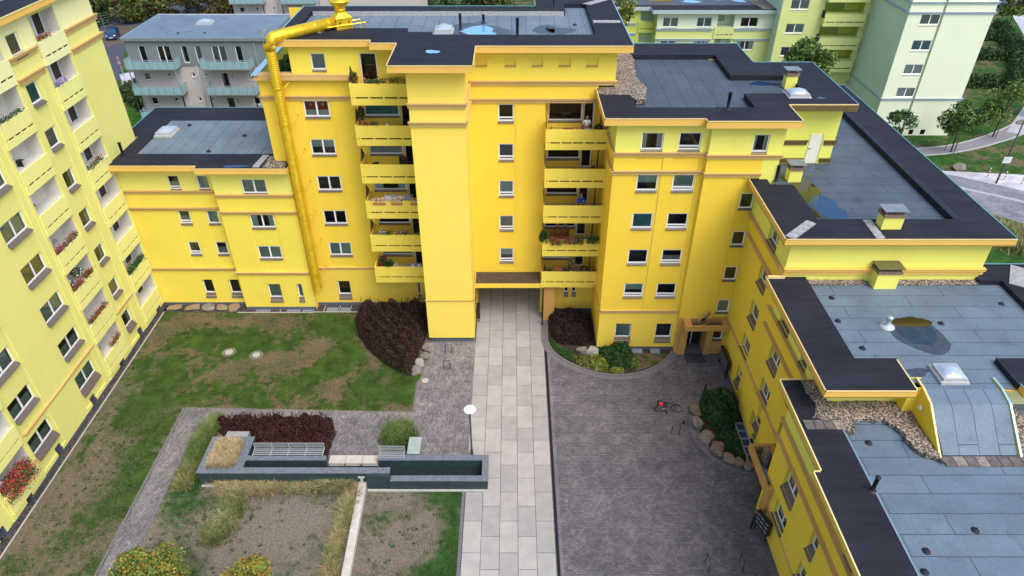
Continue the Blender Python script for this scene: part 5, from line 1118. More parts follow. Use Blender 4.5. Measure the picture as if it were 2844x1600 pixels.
tr = MB(); tr.box(14.62, 14.68, 28.5, 31.9, 0, .25); tr.box(15.2, 15.25, 28.5, 31.9, 0, .2)
for k in range(6): tr.box(14.68, 15.2, 28.5 + .67 * k, 28.54 + .67 * k, 0.0, .2)
tr.box(14.68, 15.2, 28.5, 31.9, .0, .03, 1); tag(tr.build('light_well', [plain('well frame', (.30, .33, .36), .5), plain('well grate blue', (.03, .05, .10), .4)]), kind='structure')
# ornamental grasses
def tuft(label, pts, n, h, mats, seed, group='clumps of ornamental grass', lean=1.15, w=.028, spread=.18, z=0, cat='ornamental grass', name='grass_clump'):
    rg = np.random.default_rng(seed); P = np.array(pts)[rg.integers(0, len(pts), n)] + rg.normal(size=(n, 2)) * spread
    o = blades(name, np.c_[P, np.full(n, z)], h, w, mats, None, None, lean, seed); return tag(o, label, cat, group)
STR = [ST_G, ST_B, GB_Y]
tuft('straw coloured grass clumps along the foot of the dark planter wall, left end', [(-17.2, 26.7), (-16.8, 26.3), (-16.3, 26.6), (-15.9, 26.2)], 1500, .7, STR, 1)
tuft('straw coloured grass along the foot of the dark planter wall, left of the tap', [(-15.3, 26.6), (-14.8, 26.4), (-14.3, 26.6)], 1200, .65, STR, 2)
tuft('straw coloured grass along the foot of the dark planter wall, in its middle', [(-13.6, 26.7), (-13.0, 26.5), (-12.4, 26.7), (-12.0, 26.5)], 1200, .6, [ST_G, ST_B, GB_G], 3)
tuft('tall olive grass clump in the corner of planter wall and pale kerb wall', [(-10.4, 26.9), (-10.1, 26.7), (-11.0, 26.8)], 1600, .8, [GB_Y, ST_G, GB_G], 4)
for i, (x, y, ms, lb) in enumerate(((-9.35, 26.1, STR, 'straw grass clump at the upper end of the pale kerb wall'), (-9.5, 25.1, [GB_Y, ST_G, GB_G], 'olive grass clump, second along the pale kerb wall'), (-9.6, 24.1, [GB_Y, GB_G, ST_G], 'greener grass clump, third along the pale kerb wall'), (-9.65, 23.1, STR, 'pale straw grass clump, fourth along the pale kerb wall'), (-9.7, 22.0, [GB_Y, ST_B, GB_G], 'olive brown grass clump, fifth along the pale kerb wall'), (-9.6, 20.9, [ST_B, GB_Y], 'brownish grass clump cut by the lower edge beside the kerb wall'))):
    tuft(lb, [(x, y), (x, y + .4), (x - .1, y - .4)], 1000, .55, ms, 10 + i, spread=.15)
for i, (x, y, ms, lb) in enumerate(((-16.25, 25.9, [GB_G, GB_Y, ST_G], 'green grass clump below the planter, top of the short row'), (-16.15, 25.0, [GB_G, GB_D, GB_Y], 'lush green grass clump, second of the short row'), (-16.3, 24.2, [GB_G, GB_Y, ST_G], 'mixed green and straw grass clump, third of the short row'), (-16.6, 23.4, [GB_D, GB_G, ST_B], 'dark green grass clump at the bottom of the short row'))):
    tuft(lb, [(x, y), (x - .15, y + .25), (x + .1, y - .2)], 1700, .6, ms, 20 + i, spread=.22)
for i, (x, y, ms, lb) in enumerate(((-19.6, 31.5, [GB_G, GB_Y], 'bright green grass clump at the corner of the narrow path'), (-19.85, 30.5, [GB_G, GB_D, GB_Y], 'green grass clump, second down beside the raised bed'), (-19.75, 29.4, [GB_D, GB_G], 'dark green grass clump, third down beside the raised bed'), (-19.7, 28.3, [GB_G, GB_D, GB_Y], 'green grass clump, fourth down beside the raised bed'), (-19.7, 27.3, [GB_Y, GB_G, ST_B], 'olive grass clump at the lower corner of the raised bed'))):
    tuft(lb, [(x, y), (x + .1, y + .45), (x, y - .4)], 1700, .6, ms, 30 + i, spread=.22)
tuft('rounded green grass clump behind the short bench', [(-7.5, 30.6), (-7.1, 30.9), (-6.9, 30.3), (-7.3, 30.1)], 6500, 1.05, [GB_G, GB_Y, GB_D, GB_G], 40, lean=.55, spread=.34)
# lawns get real blades where they are green
rg = np.random.default_rng(77)
LG = leafmat('lawn blade', (.045, .105, .022), .3, 3); LS = leafmat('lawn dead blade', (.17, .135, .10), .3, 3)
for nm, poly, n, ms in (('grass', [(-27.5, 34.5), (-27.5, 43.5), (-12.6, 43.6), (-11, 39), (-6.9, 36.2), (-6.9, 33.3), (-22, 33.7)], 52000, [GB_D, LG, GB_D]), ('grass', [(-20.3, 10), (-20.3, 26.6), (-9.9, 26.4), (-9.9, 10)], 20000, [LS, LS, GB_D]), ('grass', [(-8.4, 10), (-8.4, 26.3), (-3.1, 26.3), (-3.1, 10)], 14000, [LS, GB_D]), ('grass', [(-27.4, 18), (-27.4, 34), (-22.4, 34), (-22.4, 18)], 24000, [LS, GB_D, LS, LG])):
    P = polypts(poly, n, int(rg.integers(1e6))); k = np.sin(P[:, 0] * 1.3 + np.sin(P[:, 1] * .9) * 2) * np.sin(P[:, 1] * 1.1 + 1.5 * np.sin(P[:, 0] * .7)) + rg.normal(size=n) * .45
    P = P[k > .0]; o = blades('grass', np.c_[P, np.full(len(P), .01)], .07, .026, ms, None, None, .9, 5); tag(o, kind='stuff', label='short grass and dead blades standing in the courtyard lawn', cat='grass')
for k_, (poly, nsp, dens) in enumerate((([(-20.4, 12), (-20.4, 26.4), (-17.5, 26.2), (-17.0, 12)], 190, 1), ([(-17.5, 12), (-16, 26), (-10, 26), (-10, 12)], 150, 0), ([(-8.4, 12), (-8.4, 26.2), (-3.1, 26.2), (-3.1, 12)], 170, 0), ([(-27.3, 18), (-27.3, 33), (-22.4, 33), (-22.4, 18)], 240, 1))):
    c_ = polypts(poly, nsp, 200 + k_); r_ = rg.uniform(.05, .22, nsp); m_ = 34; P = np.repeat(c_, m_, 0) + rg.normal(size=(nsp * m_, 2)) * np.repeat(r_, m_)[:, None] * .5
    P = P[inpoly(P, poly)]; tag(blades('grass', np.c_[P, np.full(len(P), .01)], .075, .03, [LG, GB_D], None, None, 1.0, 300 + k_), kind='stuff', label='small green weed clumps scattered over the dry courtyard bed', cat='grass')
# ------------------------------------------------------------------ planter walls
DG = plain('dark green render', (.022, .045, .048), .8, .15, 2); DGT = plain('planter inside black', (.010, .016, .020), .9); COP = plain('granite coping', (.135, .155, .195), .6, .25, 6, bstr=.15); BASE = plain('pale footing', (.42, .42, .38), .9, .15, 4)
STP = plain('concrete step', (.48, .46, .42), .85, .1, 4)
def planter():
    t = thing('planter_wall', 'long dark green raised bed and wall with grey granite coping in front of the benches', 'planter', (-11, 27.5, 0))
    z = 1.2; w = MB(); c = MB()
    def wall(x0, x1, y0, y1, zz): w.box(x0 + .03, x1 - .03, y0 + .03, y1 - .03, 0, zz - .07); c.box(x0, x1, y0, y1, zz - .07, zz)
    wall(-18.7, -7.25, 26.9, 27.32, z); wall(-18.7, -18.2, 27.32, 29.75, z); wall(-16.6, -16.05, 27.32, 29.75, z); wall(-18.2, -16.6, 29.3, 29.75, z)
    wall(-16.05, -11.25, 27.88, 28.22, z)
    wall(-8.2, -1.42, 28.12, 28.52, .92); wall(-1.80, -1.42, 26.95, 28.12, .92); wall(-7.18, -1.42, 26.56, 26.95, .92); w.box(-7.28, -7.16, 26.6, 26.95, 0, .95)
    w.box(-8.62, -7.27, 26.72, 26.95, 0, 1.12)
    w.box(-11.25, -8.2, 28.05, 28.12, .0, .4)
    w.build('wall', [DG], t, I4); c.build('coping', [COP], t, I4)
    b = MB(); b.box(-18.62, -9.3, 26.82, 26.93, 0, .1); b.box(-8.6, -1.42, 26.48, 26.6, 0, .1); b.build('footing', [BASE], t, I4)
    i = MB(); i.box(-18.2, -16.6, 27.32, 29.3, .9, 1.08); i.build('soil', [SOIL], t, I4)
    i = MB(); i.box(-16.05, -1.8, 27.0, 28.1, .0, .10); i.build('trough_floor', [DGT], t, I4)
    st = MB(); st.box(-11.25, -8.2, 28.22, 28.85, .0, .5); st.box(-11.25, -8.2, 27.95, 28.22, .0, .3)
    for k in range(1, 3): st.box(-11.25 + k * 1.02 - .01, -11.25 + k * 1.02 + .01, 27.94, 28.86, .0, .502, 1)
    st.build('step', [STP, DGT], t, I4)
    g = MB(); g.box(-18.1, -16.7, 29.9, 30.5, 0, .85); g.build('plinth_block', [plain('granite block', (.28, .29, .33), .6, .15, 5)], t, I4)
    g = MB(); g.tube([(-14.1, 26.85, .85), (-14.1, 26.7, .85), (-13.95, 26.65, .82)], .025, 6); g.build('tap', [STEEL], t, I4)
    g = MB(); g.box(-9.15, -8.75, 26.84, 26.90, .78, .9); g.box(-9.02, -8.88, 26.84, 26.89, .4, .78); g.build('spout', [BASE], t, I4)
planter()
tuft('straw blonde grass filling the raised bed with granite rim', [(-18.0 + .2 * i, 27.5 + .25 * j) for i in range(7) for j in range(8)], 7500, .42, [ST_G, ST_B, leafmat('straw pale', (.52, .44, .25))], 50, lean=1.0, spread=.09, z=1.07)
q = MB(); q.prism([(-9.15, 27.0), (-8.7, 27.0), (-8.5, 18), (-8.95, 18)], 0, .38); 
tag(q.build('kerb_wall', [plain('kerb wall concrete', (.50, .47, .44), .85, .12, 3, bstr=.15)]), 'low pale concrete wall running from the planter to the lower edge of the photo', 'wall')
def bench(x0, x1, label):
    t = thing('bench', label, 'bench', ((x0 + x1) / 2, 28.4, 1.2), 0, 'metal slat benches on the planter wall'); y = 28.18; m = plain('bench metal', (.33, .36, .38), .4, .08, 4, metal=.2)
    W = fr(0, 0, 0); z = .52 if x0 < -9 else .3; z0 = z
    s = MB()
    zz = 1.2 if x0 < -9 else .92
    for k in range(4): s.box(x0, x1, 28.24 + .14 * k, 28.30 + .14 * k, zz + .03 + .0, zz + .07)
    s.build('seat', [m], t, W)
    b = MB(); 
    for k in range(3): b.box(x0, x1, 28.78 + .03 * k, 28.81 + .03 * k, zz + .1 + .13 * k, zz + .155 + .13 * k)
    b.build('backrest', [m], t, W)
    n = 2 if x1 - x0 < 3 else 5
    for k in range(n):
        x = x0 + (x1 - x0) * k / (n - 1); f = MB(); f.box(x - .03, x + .03, 28.2, 28.86, zz + .0, zz + .035); f.box(x - .03, x + .03, 28.75, 28.79, zz, zz + .46); f.build('frame', [m], t, W)
bench(-15.75, -11.5, 'long silver slatted bench in front of the wine red hedge'); bench(-8.15, -6.6, 'short silver slatted bench in front of the grass clump')
q = MB(); q.box(-6.42, -5.72, 28.66, 29.95, 0, .85); q.box(-6.46, -5.68, 28.62, 29.99, .85, .9, 1)
tag(q.build('utility_box', [plain('box steel blue', (.20, .28, .30), .45, .1, metal=.2), plain('box lid', (.36, .43, .44), .4, .1, metal=.2)]), 'pale blue grey metal cabinet beside the short bench', 'utility box')
# ------------------------------------------------------------------ lamp
def lamp():
    t = thing('street_lamp', 'white mushroom lamp on a dark pole at the left edge of the slab walkway', 'street lamp', (-2.52, 29.3, 0))
    m = MB(); m.lathe([(.09, 0), (.09, .5), (.06, .55), (.045, 3.85), (.06, 3.9), (.06, 3.95)], 14, cap=True); m.build('pole', [plain('lamp pole', (.05, .065, .07), .4)], t, None, True)
    m = MB(); m.lathe([(.06, 3.85), (.14, 3.9), (.16, 4.0), (.14, 4.08)], 18, cap=True); m.build('lamp_head', [plain('lamp glass', (.7, .7, .7), .3)], t, None, True)
    m = MB(); m.lathe([(.36, 4.02), (.375, 4.05), (.33, 4.10), (.2, 4.15), (.001, 4.17)], 30); m.lathe([(.36, 4.02), (.001, 4.05)], 30); m.build('lamp_shade', [plain('lamp white', (.86, .87, .90), .35, .02)], t, None, True)
lamp()
# ------------------------------------------------------------------ manholes, bike racks, boxes
def manhole(x, y, label, r=.5):
    t = thing('manhole_cover', label, 'manhole cover', (x, y, .012), 0, 'round manhole covers'); m = MB(); n = 26
    for k in range(n):
        a = 2 * math.pi * (k + .08) / n; b = 2 * math.pi * (k + .92) / n
        P = [(r * .68 * math.cos(a), r * .68 * math.sin(a)), (r * math.cos(a), r * math.sin(a)), (r * math.cos(b), r * math.sin(b)), (r * .68 * math.cos(b), r * .68 * math.sin(b))]
        m.prism(P, 0, .012)
    m.build('sett_ring', [plain('ring setts', (.20, .18, .17), .9, .2, 8)], t)
    m = MB(); m.lathe([(r * .60, .0), (r * .60, .02), (r * .50, .024), (.001, .026)], 30); m.build('lid', [plain('manhole lid', (.42, .40, .37), .7, .12, 4)], t)
    m = MB(); m.lathe([(r * .64, .002), (r * .64, .014), (r * .60, .014)], 30); m.build('rim', [DKB], t)
manhole(-21.05, 39.1, 'round manhole cover in the lawn, the left one of the pair'); manhole(-18.95, 38.8, 'round manhole cover in the lawn, the right one of the pair'); manhole(-6.15, 36.05, 'round manhole cover with brown setts beside the boulders on the pavement', .42)
def hoop(x0, x1, y, label, h=.8, x=None, y1=None):
    m = MB(); a = (x0, y, 0); b = (x1, y if y1 is None else y1, 0)
    m.tube([a, (a[0], a[1], h - .06), (a[0] + (b[0] - a[0]) * .08, a[1] + (b[1] - a[1]) * .08, h), (b[0] + (a[0] - b[0]) * .08, b[1] + (a[1] - b[1]) * .08, h), (b[0], b[1], h - .06), b], .025, 7)
    tag(m.build('bike_rack', [plain('rack steel', (.045, .04, .05), .4)], smooth=True), label, 'bike rack', 'bike rack hoops')
hoop(-4.94, -4.45, 39.03, 'dark bike rack hoop nearest the foot of the stair tower'); hoop(-4.93, -4.45, 37.3, 'dark bike rack hoop above the manhole cover on the left pavement')
hoop(10.34, 10.85, 31.03, 'thin bike rack hoop on the dark pavement just below the bicycle'); hoop(10.5, 10.5, 21.9, 'bike rack hoop near the lower edge, the left one of two', y1=21.25); hoop(12.33, 12.33, 21.85, 'bike rack hoop near the lower edge, the right one of two', y1=21.3)
def post(x, y, h, label, r=.07):
    m = MB(); m.lathe([(r, 0), (r, h - .1), (r * .8, h - .04), (.001, h)], 12); tag(m.build('bollard', [plain('bollard dark', (.02, .02, .025), .45)], None, fr(x, y), True), label, 'bollard')
post(13.32, 34.75, .95, 'short dark bollard light beside the bed of the right wing'); post(13.55, 24.0, 1.25, 'dark bollard with a pale cap beside the mailboxes of entrance 8', .08); post(11.35, 32.0, .25, 'tiny dark stump at the rim of the boulder bed', .09)
def mailboxes(x, y, rot, label, cols, rows, w=1.1):
    t = thing('mailbox_stand', label, 'mailboxes', (x, y, 0), rot, 'mailbox stands'); m = MB(); m.box(-w / 2, w / 2, -.1, .1, .55, 1.6, 0); m.build('cabinet', [plain('mailbox anthracite', (.018, .018, .022), .45, .2)], t)
    for sx in (-w / 2 + .1, w / 2 - .1): m = MB(); m.box(sx - .03, sx + .03, -.03, .03, 0, .55); m.build('leg', [DKB], t)
    for i in range(cols):
        for j in range(rows):
            m = MB(); a = -w / 2 + .04 + (w - .08) * i / cols; b = a + (w - .08) / cols - .02; z = .6 + .95 * j / rows
            m.box(a, b, -.112, -.1, z, z + .95 / rows - .02, 0); m.box(a + .03, b - .03, -.116, -.112, z + .95 / rows * .55, z + .95 / rows * .72, 1); m.build('flap', [plain('mailbox flap', (.035, .035, .045), .4), plain('name plate', (.45, .47, .5), .5)], t)
mailboxes(15.12, 37.1, -90, 'dark mailbox stand beside entrance 6', 4, 3, 1.9); mailboxes(13.9, 23.55, -70, 'dark mailbox stand with pale name plates beside entrance 8', 3, 3, 1.1)
q = MB(); q.box(-2.72, -2.5, 42.6, 43.3, .5, 1.5); q.box(-2.62, -2.56, 42.7, 42.76, 0, .5); q.box(-2.62, -2.56, 43.1, 43.16, 0, .5); tag(q.build('mailbox_stand', [plain('mailbox anthracite', (.018, .018, .022), .45)]), 'narrow dark box standing at the left jamb of the passage', 'mailboxes')
# ------------------------------------------------------------------ bicycle
def bicycle():
    t = thing('bicycle', 'dark bicycle with a red bag on its carrier parked on the dark pavement', 'bicycle', (9.95, 33.0, 0), 0)
    BK = plain('bike black', (.02, .02, .022), .4); CH = plain('chrome', (.6, .6, .6), .25, .05, metal=.8)
    for x in (.0, 1.08):
        W = fr(9.95 + x, 33.0, 0 if x == 0 else -18, .34); m = MB(); n = 28
        pts = [(.33 * math.cos(2 * math.pi * k / n), 0, .33 * math.sin(2 * math.pi * k / n)) for k in range(n + 1)]; m.tube(pts, .024, 6, cap=False); w_ = m.build('wheel', [BK], t, W, True)
        m = MB()
        for k in range(12): a = 2 * math.pi * k / 12; m.tube([(0, 0, 0), (.32 * math.cos(a), 0, .32 * math.sin(a))], .003, 3, cap=False)
        m.tube([(0, -.04, 0), (0, .04, 0)], .025, 8); m.build('spokes', [CH], w_, W)
        m = MB(); m.tube([(.375 * math.cos(R(a)), 0, .375 * math.sin(R(a))) for a in range(40 if x == 0 else 60, 190 if x == 0 else 150, 12)], .03, 5, flat=.4); m.build('mudguard', [BK], t, W)
    m = MB(); P = dict(ra=(0, 0, .34), bb=(.42, 0, .30), st=(.30, 0, .78), ht=(.86, 0, .80), hb=(.90, 0, .66), fa=(1.08, 0, .34))
    for a, b in (('ra', 'bb'), ('bb', 'st'), ('ra', 'st'), ('bb', 'hb'), ('st', 'ht'), ('ht', 'hb')): m.tube([P[a], P[b]], .018, 7)
    m.tube([P['hb'], (1.0, 0, .5), P['fa']], .016, 7); m.tube([P['ht'], (.83, 0, .98)], .014, 7); m.build('frame', [BK], t, None, True)
    m = MB(); m.tube([(.70, -.28, 1.02), (.80, -.2, 1.0), (.86, 0, 1.0), (.80, .2, 1.0), (.70, .28, 1.02)], .014, 7); m.build('handlebar', [CH], t, None, True)
    m = MB(); m.prism([(.12, -.08), (.12, .08), (.26, .06), (.42, .015), (.42, -.015), (.26, -.06)], .86, .92); m.tube([P['st'], (.28, 0, .87)], .014, 6); m.build('saddle', [BK], t)
    m = MB(); m.box(-.28, .16, -.07, .07, .74, .76); m.tube([(-.2, 0, .74), (0, 0, .36)], .008, 5); m.build('carrier', [BK], t)
    m = MB(); m.lathe([(.09, -.012), (.09, .012)], 18, cap=True); m.build('chainring', [CH], t, Matrix.Translation((9.95 + .42, 32.96, .30)) @ Matrix.Rotation(R(90), 4, 'X'))
    m = MB(); m.box(.40, .43, -.14, -.06, .12, .31); m.box(.36, .47, -.2, -.1, .10, .125); m.box(.40, .43, .06, .14, .30, .47); m.box(.36, .47, .1, .2, .46, .485); m.build('pedal', [BK], t)
    g = thing('bag', 'crumpled red bag with a dark lid strapped on the bicycle carrier', 'bag', (9.88, 33.0, .76))
    m = MB(); m.lathe([(.10, 0), (.16, .04), (.17, .12), (.12, .19), (.001, .2)], 12); m.build('body', [plain('bag red', (.60, .03, .02), .7, .2, 12)], g, Matrix.Translation((9.9, 32.95, .76)), True)
    m = MB(); m.box(-.2, .12, .0, .16, .0, .2); m.build('lid', [plain('bag dark', (.01, .035, .035), .7)], g)
bicycle()
# ================================================================== golden duct
GOLD = None
def duct():
    global GOLD
    m, n, l, bs = newmat('gold coated sheet metal')
    f = noise(n, l, 3, 4); f2 = noise(n, l, 25, 3, mapping(n, l, (1, 1, 6)))
    o = mixc(n, l, ramp(n, l, f, .3, .7), (.78, .50, .015), (.95, .68, .04)); o = mixc(n, l, 1, o, ramp(n, l, f2, .3, .7, (.82, .82, .82), (1.1, 1.1, 1.1)), 'MULTIPLY')
    l.new(o, bs.inputs['Base Color']); bs.inputs['Metallic'].default_value = .55; bs.inputs['Roughness'].default_value = .34
    bump(n, l, bs, f2, .25, .02); GOLD = m
    t = thing('ventilation_duct', 'golden ribbed ventilation duct running down the front of the central house from a roof chimney', 'duct', (-15.2, 44.2, 0))
    x0, y0, r = -15.22, 44.15, .33
    mb = MB(); nseg = 150; z0, z1 = 2.3, 20.75
    prof = []
    for k in range(nseg + 1):
        z = z0 + (z1 - z0) * k / nseg
        prof += [(r - .012, z), (r + .022, z + .028), (r - .012, z + .056)]
    mb.lathe(prof, 22); mb.lathe([(.001, z0 - .12), (.16, z0 - .10), (.2, z0), (r, z0 + .05)], 22)
    mb.build('riser', [m], t, fr(x0, y0), True)
    # elbow and sloping run to the box; the run climbs back across the roof
    bx, by, bz = -11.6, 47.2, 21.5
    path = [(x0, y0, 20.7), (x0, y0, 21.0), (x0 + .08, y0 + .06, 21.25), (x0 + .28, y0 + .2, 21.42), (x0 + .6, y0 + .45, 21.47), (bx, by, bz + .12)]
    e = MB(); e.tube(path, [.36, .37, .38, .38, .37, .36], 22)
    for k in (.12, .35, .6, .85):
        p = Vector(path[4]).lerp(Vector(path[5]), k); d = (Vector(path[5]) - Vector(path[4])).normalized() * .03; e.tube([p - d, p + d], .385, 22)
    e.build('run', [m], t, I4, True)
    T = fr(bx + .35, by + .25, 33, -.42)
    b = MB(); b.box(-.55, .55, -.5, .5, 21.45, 22.3); b.box(-.58, .58, -.53, .53, 22.26, 22.32)
    for sx in (-.3, .3): b.box(sx - .05, sx + .05, -.53, -.5, 22.0, 22.1, 1); 
    b.box(.55, .58, -.3, -.2, 22.2, 22.3, 1); b.build('chimney_box', [m, DKB], t, T)
    c = MB(); n_ = 24; V = []
    for k in range(n_):
        a = 2 * math.pi * k / n_; ca, sa = math.cos(a), math.sin(a); q = max(abs(ca), abs(sa)); V.append(((.55 * ca / q, .5 * sa / q, 22.32), (.34 * ca, .34 * sa, 22.62)))
    for k in range(n_): a, b2 = V[k]; d_, e_ = V[(k + 1) % n_]; c.quad([a, d_, e_, b2])
    c.lathe([(.34, 22.62), (.34, 22.74), (.36, 22.75), (.36, 22.79), (.34, 22.80), (.34, 22.88), (.72, 23.3), (.74, 23.34), (.001, 23.4)], 24)
    c.build('chimney_cowl', [m], t, T, True)
    # brackets on the wall, wires, feet and handrail on the roof
    b = MB()
    for k in range(7):
        z = 3.6 + 2.45 * k
        for s_ in (-1, 1): b.tube([(x0 + .3 * s_, y0 + .1, z), (x0 + .46 * s_, 44.9, z - .0)], .02, 5)
        b.tube([(x0 + .38, y0 + .3, z - .1), (x0 + .75, 44.85, z + .32)], .018, 5); b.box(x0 + .68, x0 + .8, 44.84, 44.9, z + .26, z + .38)
        b.lathe([(r + .03, z - .04), (r + .045, z - .04), (r + .045, z + .04), (r + .03, z + .04)], 20, 0, (x0, y0, 0))
    b.build('bracket', [m], t, I4)
    w_ = MB(); w_.tube([(x0 - .42, y0 + .3, 3.2), (x0 - .42, y0 + .3, 21.0), (x0 - .46, y0 + .5, 21.7), (x0 - .2, y0 + .8, 21.8), (x0 - .1, y0 + 1, 21.25)], .018, 6); w_.tube([(x0 - .5, y0 + .35, 3.2), (x0 - .5, y0 + .35, 18.5)], .014, 6); w_.build('earth_wire', [m], t, I4, True)
    h = MB()
    for a, b3 in (((-12.3, 46.3), (-9.7, 47.6)), ((-12.0, 47.4), (-10.2, 48.3))):
        h.tube([(a[0], a[1], 21.45), (b3[0], b3[1], 21.5)], .035, 6)
        for k in range(4): q = (a[0] + (b3[0] - a[0]) * k / 3, a[1] + (b3[1] - a[1]) * k / 3); h.tube([(q[0], q[1], 20.9), (q[0], q[1], 21.5)], .03, 6)
    h.build('support_rail', [m], t, I4)
    f = MB(); f.box(-12.95, -12.4, 46.1, 46.6, 21.2, 21.27); f.box(-14.4, -13.85, 44.95, 45.4, 21.2, 21.27); f.tube([(-12.7, 46.35, 21.25), (-12.7, 46.0, 21.75)], .02, 5); f.tube([(-14.1, 45.15, 21.25), (-14.1, 45.0, 21.7)], .02, 5); f.build('foot_slab', [CSL], t, I4)
duct()
# ================================================================== people
SKIN = plain('skin', (.55, .32, .24), .6, .05); HAIR = plain('hair dark', (.06, .04, .03), .8, .2, 20); HAIR2 = plain('hair reddish', (.20, .08, .04), .8, .2, 20)
def skin_mesh(name, chains, mats, parent, W, sub=1, root=0):
    """chains: list of [(x,y,z,r), ...]; a chain may start with an int = index of an existing vertex"""
    V = []; E = []; Rr = []
    for ch in chains:
        prev = None
        for p in ch:
            if isinstance(p, int): prev = p; continue
            V.append(p[:3]); Rr.append(p[3]); i = len(V) - 1
            if prev is not None: E.append((prev, i))
            prev = i
    me = bpy.data.meshes.new(name); me.from_pydata(V, E, []); o = bpy.data.objects.new(name, me); COL.objects.link(o)
    md = o.modifiers.new('s', 'SKIN'); md.branch_smoothing = .6
    for i, r_ in enumerate(Rr): me.skin_vertices[0].data[i].radius = (r_, r_)
    me.skin_vertices[0].data[root].use_root = True
    s2 = o.modifiers.new('u', 'SUBSURF'); s2.levels = sub; s2.render_levels = sub
    dg = bpy.context.evaluated_depsgraph_get(); dg.update(); nm = bpy.data.meshes.new_from_object(o.evaluated_get(dg)); nm.name = name
    bpy.data.objects.remove(o); nm.materials.clear(); nm.materials.append(mats)
    nm.polygons.foreach_set('use_smooth', [True] * len(nm.polygons))
    return link(bpy.data.objects.new(name, nm), parent, W)
def person(label, loc, rot, pose, shirt, trousers, hair):
    t = thing('person', label, 'person', loc, rot)
    # indices: 0 pelvis 1 belly 2 chest 3 neck base 4 neck 5 head low 6 head 7 head top
    body = [[(0, 0, .95, .135), (0, 0, 1.12, .125), (0, -.01, 1.32, .15), (0, 0, 1.46, .09), (0, -.01, 1.53, .055), (0, -.02, 1.58, .07), (0, -.02, 1.66, .088), (0, -.015, 1.74, .075)]]
    nxt = 8
    for s_ in (-1, 1):
        body.append([0, (.095 * s_, 0, .86, .095), (.11 * s_, -.01, .50, .06), (.12 * s_, .02, .12, .042), (.125 * s_, .03, .05, .04), (.14 * s_, -.12, .03, .032)]); nxt += 5
    hands = []
    for s_ in (-1, 1):
        sh, el, wr, hd = pose[s_]
        body.append([2, (.17 * s_, 0, 1.42, .06), (*el, .042), (*wr, .028), (*hd, .034)]); hi = nxt + 3; nxt += 4
        d = (Vector(hd) - Vector(wr)).normalized(); side = Vector((0, 0, 1)) if abs(d.z) < .7 else Vector((1, 0, 0))
        for k in range(4):
            o_ = side * (.028 - .019 * k); L = (.07, .082, .076, .058)[k]; b0 = Vector(hd) + d * .03 + o_; b1 = b0 + d * L * .55 + Vector((0, -.008, 0)); b2 = b1 + d * L * .45 + Vector((0, .012, -.004))
            body.append([hi, (*b0, .0095), (*b1, .0085), (*b2, .007)]); nxt += 3
        q = Vector(hd) + side * .04 - d * .0; body.append([hi, (*q, .010), (*(q + side * .02 + d * .035), .008)]); nxt += 2
    b = skin_mesh('body', body, SKIN, t, None, 1)
    # face: nose, brow, mouth, ears, eyes
    f = MB(); f.prism([(-.016, -.098), (.016, -.098), (.006, -.125), (-.006, -.125)], 1.625, 1.655); f.box(-.03, .03, -.106, -.09, 1.585, 1.594, 1)
    for s_ in (-1, 1): f.box(.018 * s_ - (.03 if s_ < 0 else 0) if s_ < 0 else .018, -.018 if s_ < 0 else .048, -.105, -.09, 1.655, 1.668, 2); f.box(.084 if s_ > 0 else -.1, .1 if s_ > 0 else -.084, -.04, 0, 1.63, 1.69, 0)
    f.build('face', [SKIN, plain('lips', (.35, .12, .10), .6), DKB], t)
    skin_mesh('hair', [[(0, .02, 1.72, .088), (0, .05, 1.66, .07)], [0, (0, -.045, 1.745, .05)]], hair, t, None, 1)
    skin_mesh('shirt', [[(0, 0, .94, .15), (0, 0, 1.12, .142), (0, -.01, 1.32, .168), (0, 0, 1.45, .10)]] + [[2, (.18 * s_, 0, 1.42, .078), (*(Vector((.18 * s_, 0, 1.42)).lerp(Vector(pose[s_][1]), .75 if not pose.get('long') else 1.0)), .062)] + ([(*pose[s_][2], .045)] if pose.get('long') else []) for s_ in (-1, 1)], shirt, t, None, 1)
    skin_mesh('trousers', [[(0, 0, .93, .15)]] + [[0, (.1 * s_, 0, .84, .108), (.115 * s_, -.01, .50, .078), (.125 * s_, .02, .12, .062)] for s_ in (-1, 1)], trousers, t, None, 1)
    return t
FL = lambda k: 3.75 + 2.79 * k     # floor height of balcony k
person('man in a white t-shirt with folded arms standing on the topmost right balcony', (4.95, 43.55, FL(4) - .02), 0,
       {-1: ((-.17, 0, 1.42), (-.25, -.02, 1.16), (-.04, -.20, 1.17), (.09, -.21, 1.20)), 1: ((.17, 0, 1.42), (.25, -.02, 1.15), (.05, -.19, 1.13), (-.09, -.24, 1.14))}, plain('shirt white', (.80, .80, .82), .8, .05), plain('trousers pale', (.50, .50, .54), .8), HAIR)
person('person in a blue and black jacket standing on the third right balcony from the ground', (4.85, 43.25, FL(2) - .02), 8,
       {-1: ((-.17, 0, 1.42), (-.27, .02, 1.16), (-.16, -.15, 1.02), (-.06, -.20, 1.03)), 1: ((.17, 0, 1.42), (.27, .0, 1.15), (.30, -.14, .98), (.30, -.2, .92)), 'long': True}, plain('jacket blue', (.02, .05, .35), .7, .3, 4), plain('trousers black', (.015, .015, .02), .8), HAIR2)
